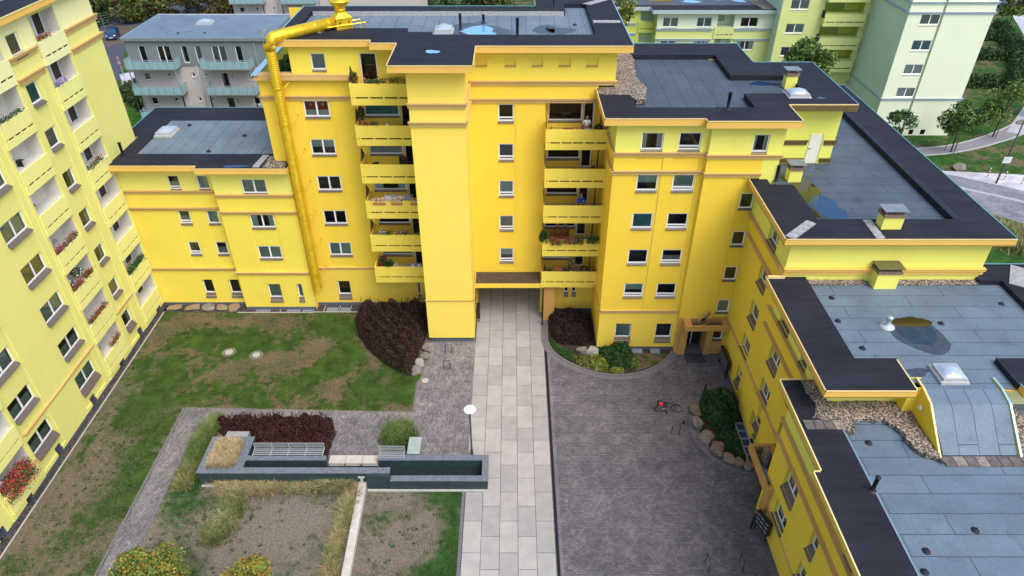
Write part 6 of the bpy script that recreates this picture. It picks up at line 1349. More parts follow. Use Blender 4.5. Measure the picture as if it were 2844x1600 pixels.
# ================================================================== balcony furniture and flowers
WD = plain('wood red brown', (.26, .09, .035), .5, .25, 9); WD2 = plain('wood orange', (.50, .20, .05), .5, .25, 9); RAT = plain('rattan black', (.025, .022, .02), .6, .3, 20); PLW = plain('plastic white', (.7, .7, .7), .5, .03); IRON = plain('iron dark', (.03, .025, .025), .5)
TER = plain('terracotta', (.45, .17, .08), .8, .15); FR_ = leafmat('flower red', (.62, .015, .02), .25, 6); FP = leafmat('flower pink', (.75, .10, .22), .25, 6); FW = leafmat('flower white', (.75, .73, .72), .1, 6); FM = leafmat('flower magenta', (.42, .02, .20), .25, 6); FLI = leafmat('flower lilac', (.42, .32, .62), .2, 6); FO = leafmat('flower orange', (.75, .22, .03), .2, 6); FSA = leafmat('flower salmon', (.80, .45, .25), .2, 6)
def chair(label, loc, rot, m, kind='arm', group=None):
    t = thing('chair', label, 'chair', loc, rot, group)
    q = MB(); q.box(-.24, .24, -.24, .24, .40, .44); q.build('seat', [m], t)
    q = MB()
    if kind == 'oval':
        pts = [(.2 * math.cos(2 * math.pi * k / 16), .25, .72 + .26 * math.sin(2 * math.pi * k / 16)) for k in range(17)]; q.tube(pts, .016, 5)
        for k in range(-2, 3): q.box(k * .06 - .005, k * .06 + .005, .245, .255, .52, .92)
    else: q.box(-.24, .24, .22, .26, .44, .92)
    q.build('backrest', [m], t)
    for sx in (-.21, .21):
        for sy in (-.21, .21): q = MB(); q.tube([(sx, sy, 0), (sx, sy, .4)], .018, 5); q.build('leg', [m], t)
        if kind != 'fold': q = MB(); q.tube([(sx * 1.15, -.2, .42), (sx * 1.15, -.18, .64), (sx * 1.15, .22, .66)], .018, 5); q.build('armrest', [m], t)
    return t
def table(label, loc, rot, m, w=.8, d=.6, h=.72, cloth=None):
    t = thing('table', label, 'table', loc, rot); q = MB(); q.box(-w / 2, w / 2, -d / 2, d / 2, h - .04, h); q.build('table_top', [m], t)
    for sx in (-w / 2 + .06, w / 2 - .06):
        for sy in (-d / 2 + .06, d / 2 - .06): q = MB(); q.box(sx - .025, sx + .025, sy - .025, sy + .025, 0, h - .04); q.build('leg', [m], t)
    if cloth:
        q = MB(); q.box(-w / 2 - .02, w / 2 + .02, -d / 2 - .02, d / 2 + .02, h, h + .01); q.box(-w / 2 - .02, w / 2 + .02, -d / 2 - .025, -d / 2 - .015, h - .3, h)
        o = q.build('tablecloth', [cloth], None, fr(loc[0], loc[1], rot, loc[2])); tag(o, label.split(' with')[0].replace('table', 'cloth over the table', 1), 'tablecloth')
    return t
def flowers(label, p0, p1, z, mats, n=500, h=.3, box=True, cat='flower box', w=.22, boff=0, leaf=(LF_D, LF_M), seed=1, droop=.15, fr_=.45, size=.07, name='flower_box'):
    x0, y0 = p0; x1, y1 = p1; t = thing(name, label, cat, ((x0 + x1) / 2, (y0 + y1) / 2, z)); rg = np.random.default_rng(seed); L = math.dist(p0, p1)
    if box:
        q = MB(); T = Matrix.Translation(((x0 + x1) / 2, (y0 + y1) / 2 + boff, z - .13)) @ Matrix.Rotation(math.atan2(y1 - y0, x1 - x0), 4, 'Z'); q.box(-L / 2, L / 2, -.09, .09, -.16, 0); q.build('box', [TER], t, T)
    def P(k, hh, ww): 
        s_ = rg.uniform(0, 1, k); b = np.c_[x0 + (x1 - x0) * s_, y0 + (y1 - y0) * s_] + rg.normal(size=(k, 2)) * ww * .5
        return np.c_[b, z + rg.uniform(-droop, hh, k)]
    leaves('foliage', P(int(n * (1 - fr_)), h * .85, w), size, list(leaf), t, I4, 1.4, .3, seed); leaves('blossom', P(int(n * fr_), h, w * 1.1), size * .85, mats, t, I4, 1.0, 0, seed + 1)
    return t
def potplant(label, x, y, z, h=.6, r=.3, mats=(LF_D, LF_M), n=400, pot=True, seed=1, cat='potted plant', fl=None, size=.08, pm=None):
    t = thing('potted_plant', label, cat, (x, y, z))
    if pot: q = MB(); q.lathe([(.10, 0), (.14, .24), (.155, .24), (.155, .28), (.12, .28), (.001, .26)], 14); q.build('pot', [pm or TER], t)
    leaves('foliage', ball((x, y, z + (.28 if pot else 0) + h * .5), r, n, seed, h / 2 / r, .2), size, list(mats), t, I4, 1.6, .3, seed)
    q = MB(); q.tube([(0, 0, .1), (.02, 0, h * .6)], .012, 5); q.build('stem', [BARK], t)
    if fl: leaves('blossom', ball((x, y, z + (.28 if pot else 0) + h * .55), r * 1.05, int(n * .5), seed + 3, h / 2 / r, .2), size, fl, t, I4, 1.0, 0, seed)
    return t
# right balconies
yb = 43.6
chair('brown folding chair at the left end of the topmost right balcony', (2.85, 43.5, FL(4)), 80, WD, 'fold'); table('red brown wooden table on the topmost right balcony', (3.75, 43.55, FL(4)), 0, WD, .65, .6, .75); chair('brown folding chair between the table and the man on the topmost right balcony', (4.5, 43.8, FL(4)), -80, WD, 'fold')
def grill(label, loc, lid=True):
    t = thing('kettle_grill', label, 'grill', loc); q = MB(); q.lathe([(.05, .52), (.2, .56), (.28, .68), (.29, .76), (.28, .80), (.22, .93), (.08, 1.0), (.001, 1.01)], 20); q.build('kettle', [plain('enamel black', (.012, .012, .014), .2, .1)], t, None, True)
    for k in range(3): a = 2 * math.pi * k / 3; q = MB(); q.tube([(.12 * math.cos(a), .12 * math.sin(a), .56), (.28 * math.cos(a), .28 * math.sin(a), 0)], .014, 5); q.build('leg', [STEEL], t)
    q = MB(); q.tube([(-.06, 0, 1.0), (-.06, 0, 1.06), (.06, 0, 1.06), (.06, 0, 1.0)], .012, 5); q.build('handle', [DKB], t)
grill('black kettle grill at the right end of the topmost right balcony', (5.75, 43.55, FL(4) + .12)); grill('black covered kettle grill on the lowest right balcony', (5.45, 43.5, FL(0)))
chair('dark folding chair leaning at the right end of the second right balcony from the top', (5.75, 43.2, FL(3) + .1), 60, IRON, 'fold')
q = MB(); q.tube([(5.5, 43.1, FL(3)), (5.42, 43.4, FL(3) + 1.5)], .02, 5); tag(q.build('parasol', [plain('parasol red', (.3, .04, .03), .7)]), 'folded dark red parasol leaning beside the chair on the second right balcony from the top', 'parasol')
def gbench():
    t = thing('garden_bench', 'wooden slatted garden bench on the flowered right balcony', 'bench', (3.5, 44.3, FL(1))); m = plain('bench wood', (.28, .10, .04), .55, .25, 9)
    q = MB(); q.box(-.75, .75, -.2, .22, .42, .46); q.build('seat', [m], t); q = MB(); q.box(-.75, .75, .2, .24, .88, .95); q.box(-.75, .75, .2, .24, .5, .55)
    for k in range(17): q.box(-.72 + .09 * k, -.67 + .09 * k, .205, .235, .55, .88)
    q.build('backrest', [m], t)
    for sx in (-.7, .7):
        for sy in (-.18, .2): q = MB(); q.box(sx - .03, sx + .03, sy - .03, sy + .03, 0, .42 if sy < 0 else .92); q.build('leg', [m], t)
        q = MB(); q.box(sx - .035, sx + .035, -.2, .22, .62, .66); q.build('armrest', [m], t)
gbench()
z1 = 4.92 + 2.79
flowers('red geraniums spilling over the flowered right balcony, left box', (2.7, 42.45), (3.5, 42.4), z1 + .02, [FR_, FR_, FP], 700, .2, seed=1, droop=.35, boff=.27); flowers('red and pink geraniums spilling over the flowered right balcony, middle box', (3.7, 42.45), (4.4, 42.4), z1 + .02, [FR_, FP], 500, .2, seed=2, droop=.3, boff=.27)
flowers('green trailing plants with few pink blossoms on the flowered right balcony', (4.45, 42.45), (5.1, 42.4), z1 + .02, [FP], 420, .2, seed=3, droop=.3, fr_=.15, boff=.27); flowers('dark green trailing foliage at the right end of the flowered right balcony', (5.4, 42.45), (6.15, 42.45), z1 + .04, [LF_M], 560, .32, seed=4, droop=.3, fr_=.1, boff=.27)
potplant('tall green climber at the left corner of the flowered right balcony', 2.3, 42.7, FL(1) + .5, 1.1, .36, (LF_M, LF_D, LF_M), 900, True, 5); potplant('small herb pot on the window sill above the garden bench', 3.4, 44.72, FL(1) + 1.05, .22, .14, (LF_M, LF_D), 120, True, 6); potplant('dark ivy pot on the window sill above the garden bench', 3.95, 44.7, FL(1) + 1.05, .3, .2, (LF_D,), 180, True, 7)
chair('black rattan armchair left of the orange table on the lowest right balcony', (2.75, 43.7, FL(0)), 95, RAT, group='rattan armchairs'); table('orange brown wooden table on the lowest right balcony', (3.45, 43.65, FL(0)), 0, WD2, .6, .6, .74); chair('black rattan armchair right of the orange table on the lowest right balcony', (4.1, 43.7, FL(0)), -95, RAT, group='rattan armchairs')
def shelf():
    t = thing('plant_shelf', 'small yellow etagere with white pots beside the lowest right balcony door', 'shelf', (4.6, 44.55, FL(0)))
    q = MB()
    for k in range(4): q.box(-.2, .2, -.12, .12, .2 + .28 * k, .22 + .28 * k)
    for sx in (-.19, .19): q.box(sx - .012, sx + .012, -.12, .12, 0, 1.15)
    q.build('rack', [plain('shelf yellow', (.55, .42, .06), .6)], t)
    for k in range(4): q = MB(); q.lathe([(.05, 0), (.07, .12), (.001, .12)], 10); q.build('pot', [PLW], t, fr(4.6 + (-.08 if k % 2 else .1), 44.52, 0, FL(0) + .22 + .28 * k))
shelf()
potplant('small orange flower pot on the lowest right balcony', 5.35, 42.75, FL(0) + .85, .2, .14, (LF_M,), 100, True, 9, fl=[FO])
# left balconies (k = 0 lowest)
z = lambda k: 4.95 + 2.79 * k
potplant('magenta flowering plant high in the left corner of the lowest left balcony', -9.75, 43.85, FL(0) + .9, .5, .28, (LF_M,), 300, True, 11, fl=[FM, FM], size=.09); potplant('deep red flowering plant in the left corner of the lowest left balcony', -9.9, 43.4, FL(0) + .55, .45, .26, (LF_D,), 300, True, 12, fl=[FR_, leafmat('flower dark red', (.25, .01, .015))], size=.09); potplant('bushy green plant on the lowest left balcony parapet', -9.25, 43.4, FL(0) + .8, .55, .34, (LF_D, LF_M), 600, True, 13)
chair('white plastic armchair on the lowest left balcony', (-8.7, 43.9, FL(0)), 60, PLW); table('table on the lowest left balcony with a grey violet cloth', (-8.0, 43.9, FL(0)), 0, PLW, .7, .7, .74, plain('cloth violet grey', (.34, .28, .36), .9))
def airer(label, loc, mats, w=1.0):
    t = thing('clothes_airer', label, 'clothes airer', loc); q = MB()
    for sx in (-w / 2, w / 2):
        q.tube([(sx, -.25, 0), (sx, .25, .9)], .012, 5); q.tube([(sx, .25, 0), (sx, -.25, .9)], .012, 5)
    for k in range(6): q.tube([(-w / 2, -.25 + .1 * k, .9), (w / 2, -.25 + .1 * k, .9)], .006, 4)
    q.build('frame', [PLW], t)
    for k, m in enumerate(mats): q = MB(); a = -w / 2 + .05 + (w - .1) * k / len(mats); b = a + (w - .1) / len(mats) - .03; q.box(a, b, -.27, -.26, .35, .92); q.box(a, b, -.26, .0, .91, .925); q.build('laundry', [m], t)
airer('clothes airer with white and blue laundry on the lowest left balcony', (-7.25, 43.7, FL(0) + .1), [plain('towel white', (.66, .68, .74), .9), plain('towel blue', (.05, .16, .42), .9), plain('towel white', (.66, .68, .74), .9)], .8)
chair('round backed wire chair at the left on the second left balcony from below', (-9.3, 43.9, FL(1) + .1), 75, IRON, 'oval', group='round backed wire chairs'); chair('round backed wire chair at the right on the second left balcony from below', (-8.0, 43.9, FL(1) + .1), -75, IRON, 'oval', group='round backed wire chairs')
flowers('white blossoms on the second left balcony from below', (-9.7, 43.3), (-9.25, 43.3), z(1), [FW], 260, .3, seed=21, droop=.02); flowers('green foliage box between the blossoms on the second left balcony', (-9.2, 43.3), (-8.8, 43.3), z(1), [LF_D], 160, .2, seed=22, droop=.02, fr_=.1)
flowers('white and red blossoms on the second left balcony from below', (-8.4, 43.3), (-7.6, 43.3), z(1), [FW, FR_, FR_], 420, .3, seed=23, droop=.02); flowers('low green plants at the right end of the second left balcony', (-7.0, 43.3), (-6.4, 43.3), z(1), [LF_M], 160, .12, seed=24, droop=.02, fr_=.1)
for i, (a, b, s_) in enumerate(((-9.8, -8.9, 'left'), (-8.5, -7.7, 'middle'), (-7.15, -6.4, 'right'))): flowers('salmon coloured blossoms on the third left balcony from below, %s box' % s_, (a, 43.15), (b, 43.15), z(2), [FSA, FSA, FW], 420, .22, seed=30 + i, droop=.02, fr_=.85)
airer('wide white clothes airer with pale laundry on the third left balcony from below', (-8.1, 43.85, FL(2) + .3), [plain('towel white', (.66, .68, .74), .9), plain('towel aqua', (.25, .55, .52), .9), plain('towel white', (.66, .68, .74), .9), plain('towel grey', (.35, .36, .42), .9)], 2.0)
def tilted(label, x, y, zz, rot, w, h): t = thing('lounge_chair', label, 'chair', (x, y, zz), rot); q = MB(); q.box(-w / 2, w / 2, 0, .04, .35, .35 + h); q.build('backrest', [RAT], t); q = MB(); q.box(-w / 2, w / 2, -.5, 0, .35, .39); q.build('seat', [RAT], t); [ (lambda m_: (m_.tube([(sx, sy, 0), (sx, sy, .35)], .015, 5), m_.build('leg', [IRON], t)))(MB()) for sx in (-w / 2 + .03, w / 2 - .03) for sy in (-.45, 0)]
tilted('dark folding lounge chair turned aside on the fourth left balcony from below', -9.4, 43.7, FL(3) + .2, 35, .5, .55); tilted('dark upright lounge chair in the middle of the fourth left balcony from below', -7.55, 44.1, FL(3) + .25, 0, .5, .75)
chair('slim dark chair on the left of the table on the fifth left balcony', (-9.0, 43.9, FL(4) + .2), 80, IRON, 'fold'); chair('slim dark chair on the right of the table on the fifth left balcony', (-7.5, 43.95, FL(4) + .2), -80, IRON, 'fold'); table('grey violet table on the fifth left balcony', (-8.3, 43.75, FL(4) + .1), 0, plain('table grey violet', (.10, .09, .12), .6), .8, .55, .72)
q = MB(); q.lathe([(.05, 0), (.09, .08), (.10, .2), (.05, .28), (.001, .3)], 14); tag(q.build('lantern', [PLW], None, fr(-8.3, 43.7, 0, FL(4) + .82), True), 'small white lantern on the grey violet table', 'lantern')
flowers('low red green flower box on the fifth left balcony', (-9.8, 43.32), (-8.9, 43.32), z(4), [FR_, FO], 300, .14, seed=41, droop=.02, fr_=.25); potplant('dark potted plant in the right corner of the fifth left balcony', -6.7, 43.6, FL(4) + .75, .4, .25, (LF_D,), 300, True, 43)
potplant('tall dark plant with woven bells in the left corner of the fifth left balcony', -9.95, 43.9, FL(4) + 1.0, 1.0, .22, (LF_D, leafmat('dry brown', (.14, .07, .04))), 320, True, 42)
# roof terrace balcony at the attic
chair('orange garden chair on the planted attic balcony', (-9.65, 43.9, FL(5) + .35), -60, plain('chair orange', (.62, .16, .05), .6)); flowers('green herbs along the parapet of the planted attic balcony', (-9.3, 43.3), (-8.0, 43.32), z(5), [FO, FSA], 420, .3, seed=51, droop=.0, fr_=.1); flowers('wispy green plants right of the herbs on the planted attic balcony', (-7.8, 43.32), (-7.0, 43.32), z(5), [LF_L], 260, .4, seed=52, droop=.0, fr_=.2)
potplant('leafy climber at the left corner of the planted attic balcony', -10.1, 43.7, FL(5) + .6, .9, .3, (LF_M, LF_L, leafmat('dry brown', (.14, .07, .04))), 420, True, 53); q = MB(); q.box(-6.9, -6.4, 43.35, 43.6, z(5) - .05, z(5) + .14); tag(q.build('flower_box', [TER]), 'empty terracotta planter at the right end of the planted attic balcony', 'flower box')
bush('shrub', 'green plants on the roof terrace behind the golden duct', 'shrub', [(-16.4, 45.6), (-14.8, 45.6), (-14.8, 50), (-16.3, 50)], .9, 1800, .12, [LF_D, LF_M], 61, z=18.0, rim=.4)
# ---- loggias of the tower: (name, y0, y1, k, ...)
LZ = lambda k: 2.1 + 2.82 * k; X_ = -28.24
def lfl(label, y0, y1, k, m, n=420, h=.3, **kw): return flowers(label, (X_, y0), (X_, y1), LZ(k) + .02, m, n, h, **kw)
lfl('huge mass of pink and red petunias hanging over the nearest loggia', 24.7, 26.7, 0, [FR_, FP, FR_], 6000, .42, seed=71, droop=.55, w=.5, size=.08)
lfl('small pink flower box on the topmost far loggia', 42.1, 43.4, 7, [FP, FO], 300, .22, seed=72, droop=.03); lfl('lilac blossoms on the far loggia, second from the top', 42.0, 43.4, 6, [FLI, FLI], 420, .3, seed=73, droop=.03, fr_=.85)
lfl('flowers with white and red blossoms on the far loggia, fourth from the top', 42.2, 44.0, 4, [FR_, FW], 500, .3, seed=74, droop=.03, fr_=.3); lfl('dense green foliage on the far loggia, second from the ground', 42.1, 44.4, 1, [LF_M], 1100, .5, seed=75, droop=.02, fr_=.1)
lfl('dark red geraniums on the middle loggia, second from the ground, far box', 36.3, 38.5, 1, [FR_], 800, .3, seed=76, droop=.05); lfl('mixed dark flowers on the lowest middle loggia', 37.3, 38.5, 0, [FR_, FO], 420, .4, seed=77, droop=.05)
lfl('bright red geraniums on the middle loggia, third from the ground', 36.1, 37.3, 2, [FR_, FP], 700, .35, seed=78, droop=.12); lfl('red blossoms at the far end of the middle loggia, third from the ground', 37.7, 38.5, 2, [FR_], 420, .3, seed=79, droop=.05)
potplant('white hanging basket in the middle loggia, third from the ground', X_ - .3, 37.5, LZ(2) + .35, .5, .34, (LF_M,), 260, False, 80, fl=[FW, FW], size=.1); potplant('white flowering plant at the near end of the middle loggia, third from the ground', X_ - .35, 36.4, LZ(2) - .2, .5, .3, (LF_D,), 260, True, 84, fl=[FW], size=.09)
lfl('pink geraniums on the middle loggia, fourth from the ground', 36.1, 37.3, 3, [FP, FP], 620, .32, seed=81, droop=.1); lfl('green plant with pink blossoms, far end of the middle loggia, fourth from the ground', 37.5, 38.5, 3, [FP], 420, .35, seed=82, droop=.03, fr_=.3)
lfl('low purple and green flower box on the middle loggia, third from the top', 36.2, 38.4, 6, [FLI, LF_M], 420, .2, seed=83, droop=.03, fr_=.3)
chair('dark wire chair in the middle loggia, fourth from the ground', (-28.9, 37.6, LZ(3) - .75), 90, IRON, 'oval'); chair('dark chair in the middle loggia, fifth from the ground', (-28.9, 37.0, LZ(4) - .75), 80, RAT); airer('small clothes airer in the middle loggia, sixth from the ground', (-28.8, 37.2, LZ(5) - .6), [PLW, RAT], .9)
chair('wicker chair in the lowest middle loggia', (-28.8, 37.0, LZ(0) - .8), 90, plain('wicker', (.35, .20, .10), .8)); airer('clothes airer in the nearest loggia behind the petunias', (-28.9, 25.2, LZ(0) - .5), [PLW, RAT, PLW], .9)
# ================================================================== surroundings on the right
WALKP = plain('outer path', (.20, .19, .21), .85, .12, 4); LIGHTP = pavers('light paving', (.42, .44, .48), (.50, .51, .55), (.25, .26, .29), .3, .3, R(25)); PKR = plain('outer kerb', (.36, .36, .38), .85, .1)
inner = arcbed([(40, 74.9), (46.9, 75.2), (52.5, 76.5), (58.8, 79.8), (65.4, 84.5), (74, 91.5), (84, 101)]); outer = arcbed([(40, 73.0), (47.6, 73.4), (52.3, 74.5), (57.5, 76.8), (62.8, 79.9), (72, 87), (84, 97)])
flat('path', inner + outer[::-1], .004, WALKP)
for pts in (inner, outer):
    q = MB()
    for a, b in zip(pts, pts[1:]):
        d = Vector((b[0] - a[0], b[1] - a[1])); 
        if d.length < 1e-6: continue
        d.normalize(); n_ = (-d.y * .12, d.x * .12); q.prism([(a[0] + n_[0], a[1] + n_[1]), (b[0] + n_[0], b[1] + n_[1]), (b[0] - n_[0], b[1] - n_[1]), (a[0] - n_[0], a[1] - n_[1])], -.02, .02)
    tag(q.build('kerb', [PKR]), kind='structure')
flat('pavement', [(40, 70.3), (47.2, 69.4), (55.7, 68.4), (70, 67), (70, 50), (60, 60), (51.4, 66.1), (46, 69.4), (40, 71)], .006, LIGHTP)
flat('road', [(25, 72), (40, 71), (46, 69.4), (51.4, 66.1), (60, 60), (75, 47), (75, 30), (27, 30)], .008, COBB)
flat('kerb_line', [(38, 69.9), (46.2, 66.2), (50, 63.9), (54, 61.2), (60, 56.5), (60, 56.0), (53.8, 60.8), (49.8, 63.5), (46, 65.8), (38, 69.5)], .016, PKR)
flat('lawn', [(41, 61), (44.3, 62), (49, 58.3), (53, 54.5), (53, 46), (38, 46), (36, 56)], .02, GR_BG)
flat('road', [(30, 40), (58, 52), (58, 30), (30, 30)], .024, ASPH)
tuft('tall wild grass beside the outer road, next to the roof edge', [(44 + .8 * i - .6 * j, 59 - .8 * i - .2 * j) for i in range(8) for j in range(5)], 16000, 1.0, [GB_G, GB_Y, ST_G], 90, spread=.7, w=.05, lean=.6)
side = [(60.5, 80.0), (66, 86.5), (73.5, 95), (81.5, 108.8), (87.5, 121.5), (95, 139), (99, 139), (93.5, 123), (88.5, 110), (83, 98), (76, 86), (70, 76)]
flat('pavement', side, .006, LIGHTP)
flat('road', [(84, 137), (120, 128), (130, 132), (130, 160), (80, 160), (84, 141)], .008, ASPH); flat('verge', [(92, 118), (99, 130), (120, 124), (110, 100)], .012, GR_BG)
def hedge(label, pts, w_, h, n, seed, mats=(LF_D, LF_D, LF_M), name='hedge', size=.22):
    L = offs(pts, w_ / 2); Rr = offs(pts, -w_ / 2); poly = L + Rr[::-1]
    return bush(name, label, 'hedge', poly, h, n, size, list(mats), seed, stem=BARK, rim=.5, aspect=1.4)
hedge('long dark hedge running along the far sidewalk behind the pale green house', [(84.5, 124.5), (82.0, 117), (79, 109.5), (75, 102), (71, 95.5), (67.2, 90.5)], 2.6, 2.0, 9500, 101)
hedge('dark cross hedge on the lawn behind the pale green house, nearest one', [(58.5, 95.5), (64, 96.2), (70, 96.3)], 2.2, 1.7, 3600, 102)
hedge('dark cross hedge on the lawn behind the pale green house, middle one', [(64, 108.4), (70, 108.6), (77.5, 108.4)], 2.2, 1.7, 3600, 103); hedge('dark cross hedge on the lawn behind the pale green house, farthest one', [(70, 119.5), (76, 119.2), (82.5, 118.5)], 2.2, 1.7, 3600, 104)
hedge('bluish green hedge beside the pale green house wall', [(54.0, 81), (58, 83.5), (61.5, 85.5)], 1.8, 1.3, 2600, 105, (LF_D, leafmat('leaf blue green', (.04, .11, .07))))
def tree(label, loc, h, r, n, mats, size=.25, trunk=.12, clump=.3, seed=1, sq=1.0, blobs=7, zc=None, stakes=False, group=None, name='tree', cat='tree', spread=.75, gap=0):
    x, y, z = loc; t = thing(name, label, cat, loc, 0, group); rg = np.random.default_rng(seed)
    zc = zc or h - r * sq; P = []
    cs = []
    for k in range(blobs):
        d = rg.normal(size=3); d /= np.linalg.norm(d); c = np.array((x, y, z + zc)) + d * r * spread * np.array((1, 1, sq)); rr = r * rg.uniform(.34, .55); cs.append(c)
        P.append(ball(c, rr, n // blobs, seed * 31 + k, .8, .25))
    leaves('crown', np.vstack(P), size, mats, t, I4, 1.5, .2, seed)
    q = MB(); lean = rg.normal(size=2) * .05 * h * .3
    q.tube([(0, 0, 0), (lean[0] * .5, lean[1] * .5, zc * .5), (lean[0], lean[1], zc), (lean[0] * 1.2, lean[1] * 1.2, h * .92)], [trunk, trunk * .8, trunk * .55, trunk * .12], 8)
    for c in cs: q.tube([(lean[0] * .8, lean[1] * .8, zc * .75), ((c[0] - x) * .5 + lean[0] * .5, (c[1] - y) * .5 + lean[1] * .5, (zc * .8 + c[2] - z) / 2), (c[0] - x, c[1] - y, c[2] - z)], [trunk * .45, trunk * .28, trunk * .08], 5)
    q.build('trunk', [BARK], t, None, True)
    if stakes:
        for k in range(3):
            a = 2 * math.pi * k / 3 + .4; s_ = MB(); s_.tube([(.65 * math.cos(a), .65 * math.sin(a), 0), (.55 * math.cos(a), .55 * math.sin(a), 2.0)], .05, 6); s_.build('stake', [STAKE], t)
        s_ = MB(); pts = [(.56 * math.cos(2 * math.pi * k / 3 + .4), .56 * math.sin(2 * math.pi * k / 3 + .4), 1.9) for k in range(4)]
        for k in range(3): s_.tube([pts[k], pts[k + 1]], .035, 5)
        s_.build('cross_bar', [STAKE], t)
    return t
GT = [LF_D, LF_M, LF_M]; YT = [LF_M, LF_L, LF_Y]
tree('staked young green tree in front of the pale green house above the curved path', (50.75, 74.3, 0), 6.3, 2.1, 2300, [LF_M, LF_D, LF_L], .19, .09, seed=111, blobs=9, zc=4.0, stakes=True, group='staked young trees')
tree('staked yellow green tree beyond the curved path at the right edge', (58.0, 78.6, 0), 6.6, 2.3, 2000, [LF_M, LF_L, LF_L], .19, .09, seed=112, blobs=9, zc=4.3, stakes=True, group='staked young trees')
tree('slender green tree before the lowest window of the pale green house', (43.4, 73, 0), 6.0, 1.6, 900, GT, .19, .08, seed=113, blobs=7, zc=3.9, group='slender trees')
tree('staked tree on the far sidewalk, the uppermost one', (84.6, 122.0, 0), 8.6, 2.4, 2000, YT, .34, .09, seed=114, blobs=9, zc=5.6, stakes=True, group='staked young trees', sq=1.4)
tree('staked loose dark tree on the far sidewalk, next below the uppermost one', (82.6, 109.6, 0), 7.4, 2.3, 1500, [LF_D, LF_M], .34, .09, seed=115, blobs=9, zc=4.7, stakes=True, group='staked young trees')
tree('staked tree at the right edge beside the long hedge', (74.5, 93.5, 0), 7.0, 2.2, 1500, YT, .34, .09, seed=116, blobs=8, zc=4.8, stakes=True, group='staked young trees')
tree('yellow green tree at the right edge of the photo above the curved path', (67.6, 84.6, 0), 6.8, 2.2, 1800, YT, .3, .09, seed=117, blobs=8, zc=4.6, group='slender trees')
tree('bushy green tree rising behind the gravelled corner roof', (32.2, 75, 0), 12.5, 2.5, 6500, [LF_M, LF_L, LF_M], .2, .16, seed=118, blobs=16, zc=10.2, spread=.7)
tree('small light tree top peeping over the wing roof left of the green house', (35.6, 73, 0), 7.4, .9, 500, YT, .2, .08, seed=119, blobs=5, zc=6.3)
tree('yellow green poplar top behind the right rear corner of the central roof', (11.4, 79, 0), 17.4, 1.9, 2600, [LF_L, LF_Y, LF_L], .2, .12, seed=120, blobs=10, zc=14.8, sq=1.5)
rock('boulder', 49.3, 69.9, 1.7, 1.1, .8, 71, RK2, label='lone grey boulder on the outer lawn near the striped posts'); rock('boulder', 64.2, 82.6, 2.2, .9, .5, 72, RK2, label='flat pale boulder at the edge of the curved path')
rock('boulder', 57.0, 85.5, 1.2, .5, .3, 73, RK2, label='small pale stone on the lawn by the cross hedge'); rock('boulder', 66.5, 108.0 + 6.4, 2.2, .7, .4, 74, RK2, label='pale flat stone on the lawn near the end wall of the green house')
WR = plain('post white', (.75, .75, .75), .5, .03); RD = plain('post red', (.55, .03, .04), .5, .05)
for i, (x, y, lb) in enumerate(((51.35, 67.8, 'left of the tall lamp post'), (52.6, 66.95, 'just right of the tall lamp post'), (53.9, 66.0, 'rightmost of the three'))):
    t = thing('bollard', 'red and white striped post on the light paving, ' + lb, 'striped post', (x, y, 0), 0, 'red and white striped posts')
    for c in (0, 1):
        m = MB()
        for k in range(7):
            if k % 2 == c: m.lathe([(.055, .16 * k), (.055, .16 * (k + 1))], 10, cap=True)
        m.build('band', [RD if c else WR], t)
t = thing('street_lamp', 'tall thin lamp post with a white square sign beside the striped posts', 'lamp post', (51.5, 66.4, 0)); m = MB(); m.tube([(0, 0, 0), (0, 0, 1), (0, 0, 12)], [.1, .085, .055], 10); m.build('pole', [plain('lamp pole', (.05, .065, .07), .4)], t, None, True)
m = MB(); m.box(-.42, .42, -.14, -.10, 2.4, 3.1); m.build('sign', [plain('sign pale', (.62, .68, .66), .4, .05)], t); m = MB()
for k in range(3): m.box(-.30, .22 - .1 * k, -.145, -.14, 2.9 - .12 * k, 2.93 - .12 * k)
m.build('lettering', [GALV], t); m = MB(); m.tube([(0, 0, 12), (.5, 0, 12.3)], .05, 8); m.box(.4, 1.1, -.15, .15, 12.25, 12.36); m.build('lamp_head', [GALV], t)
# ================================================================== street at the upper left
flat('road', [(-61.5, 94), (-56.3, 99.0), (-57.8, 101.5), (-62, 112), (-60, 122), (-54, 150), (-82, 150), (-74, 121), (-66.8, 113), (-64.2, 104)], .004, ASPH)
flat('pavement', [(-57.8, 101.2), (-54.2, 104), (-50.8, 96), (-52, 91), (-56.3, 98.6)], .010, LIGHTP)
flat('verge', [(-66, 114.5), (-63.6, 117.5), (-62, 126), (-70.5, 128), (-72, 118)], .012, plain('verge earth', (.10, .075, .06), .95, .3, 3))
CBL = plain('car paint dark blue', (.012, .035, .11), .25, .05, 2, spec=.7); CSI = plain('car paint silver', (.36, .40, .42), .28, .05, 2, metal=.4, spec=.7); CBK = plain('car paint black', (.012, .014, .02), .25, .05, 2, spec=.7); CGL = plain('car glass', (.02, .06, .12), .08, .05, 2, spec=.9); TYR = plain('tyre', (.015, .015, .016), .8); LMP = plain('headlight', (.65, .68, .7), .15, .03)
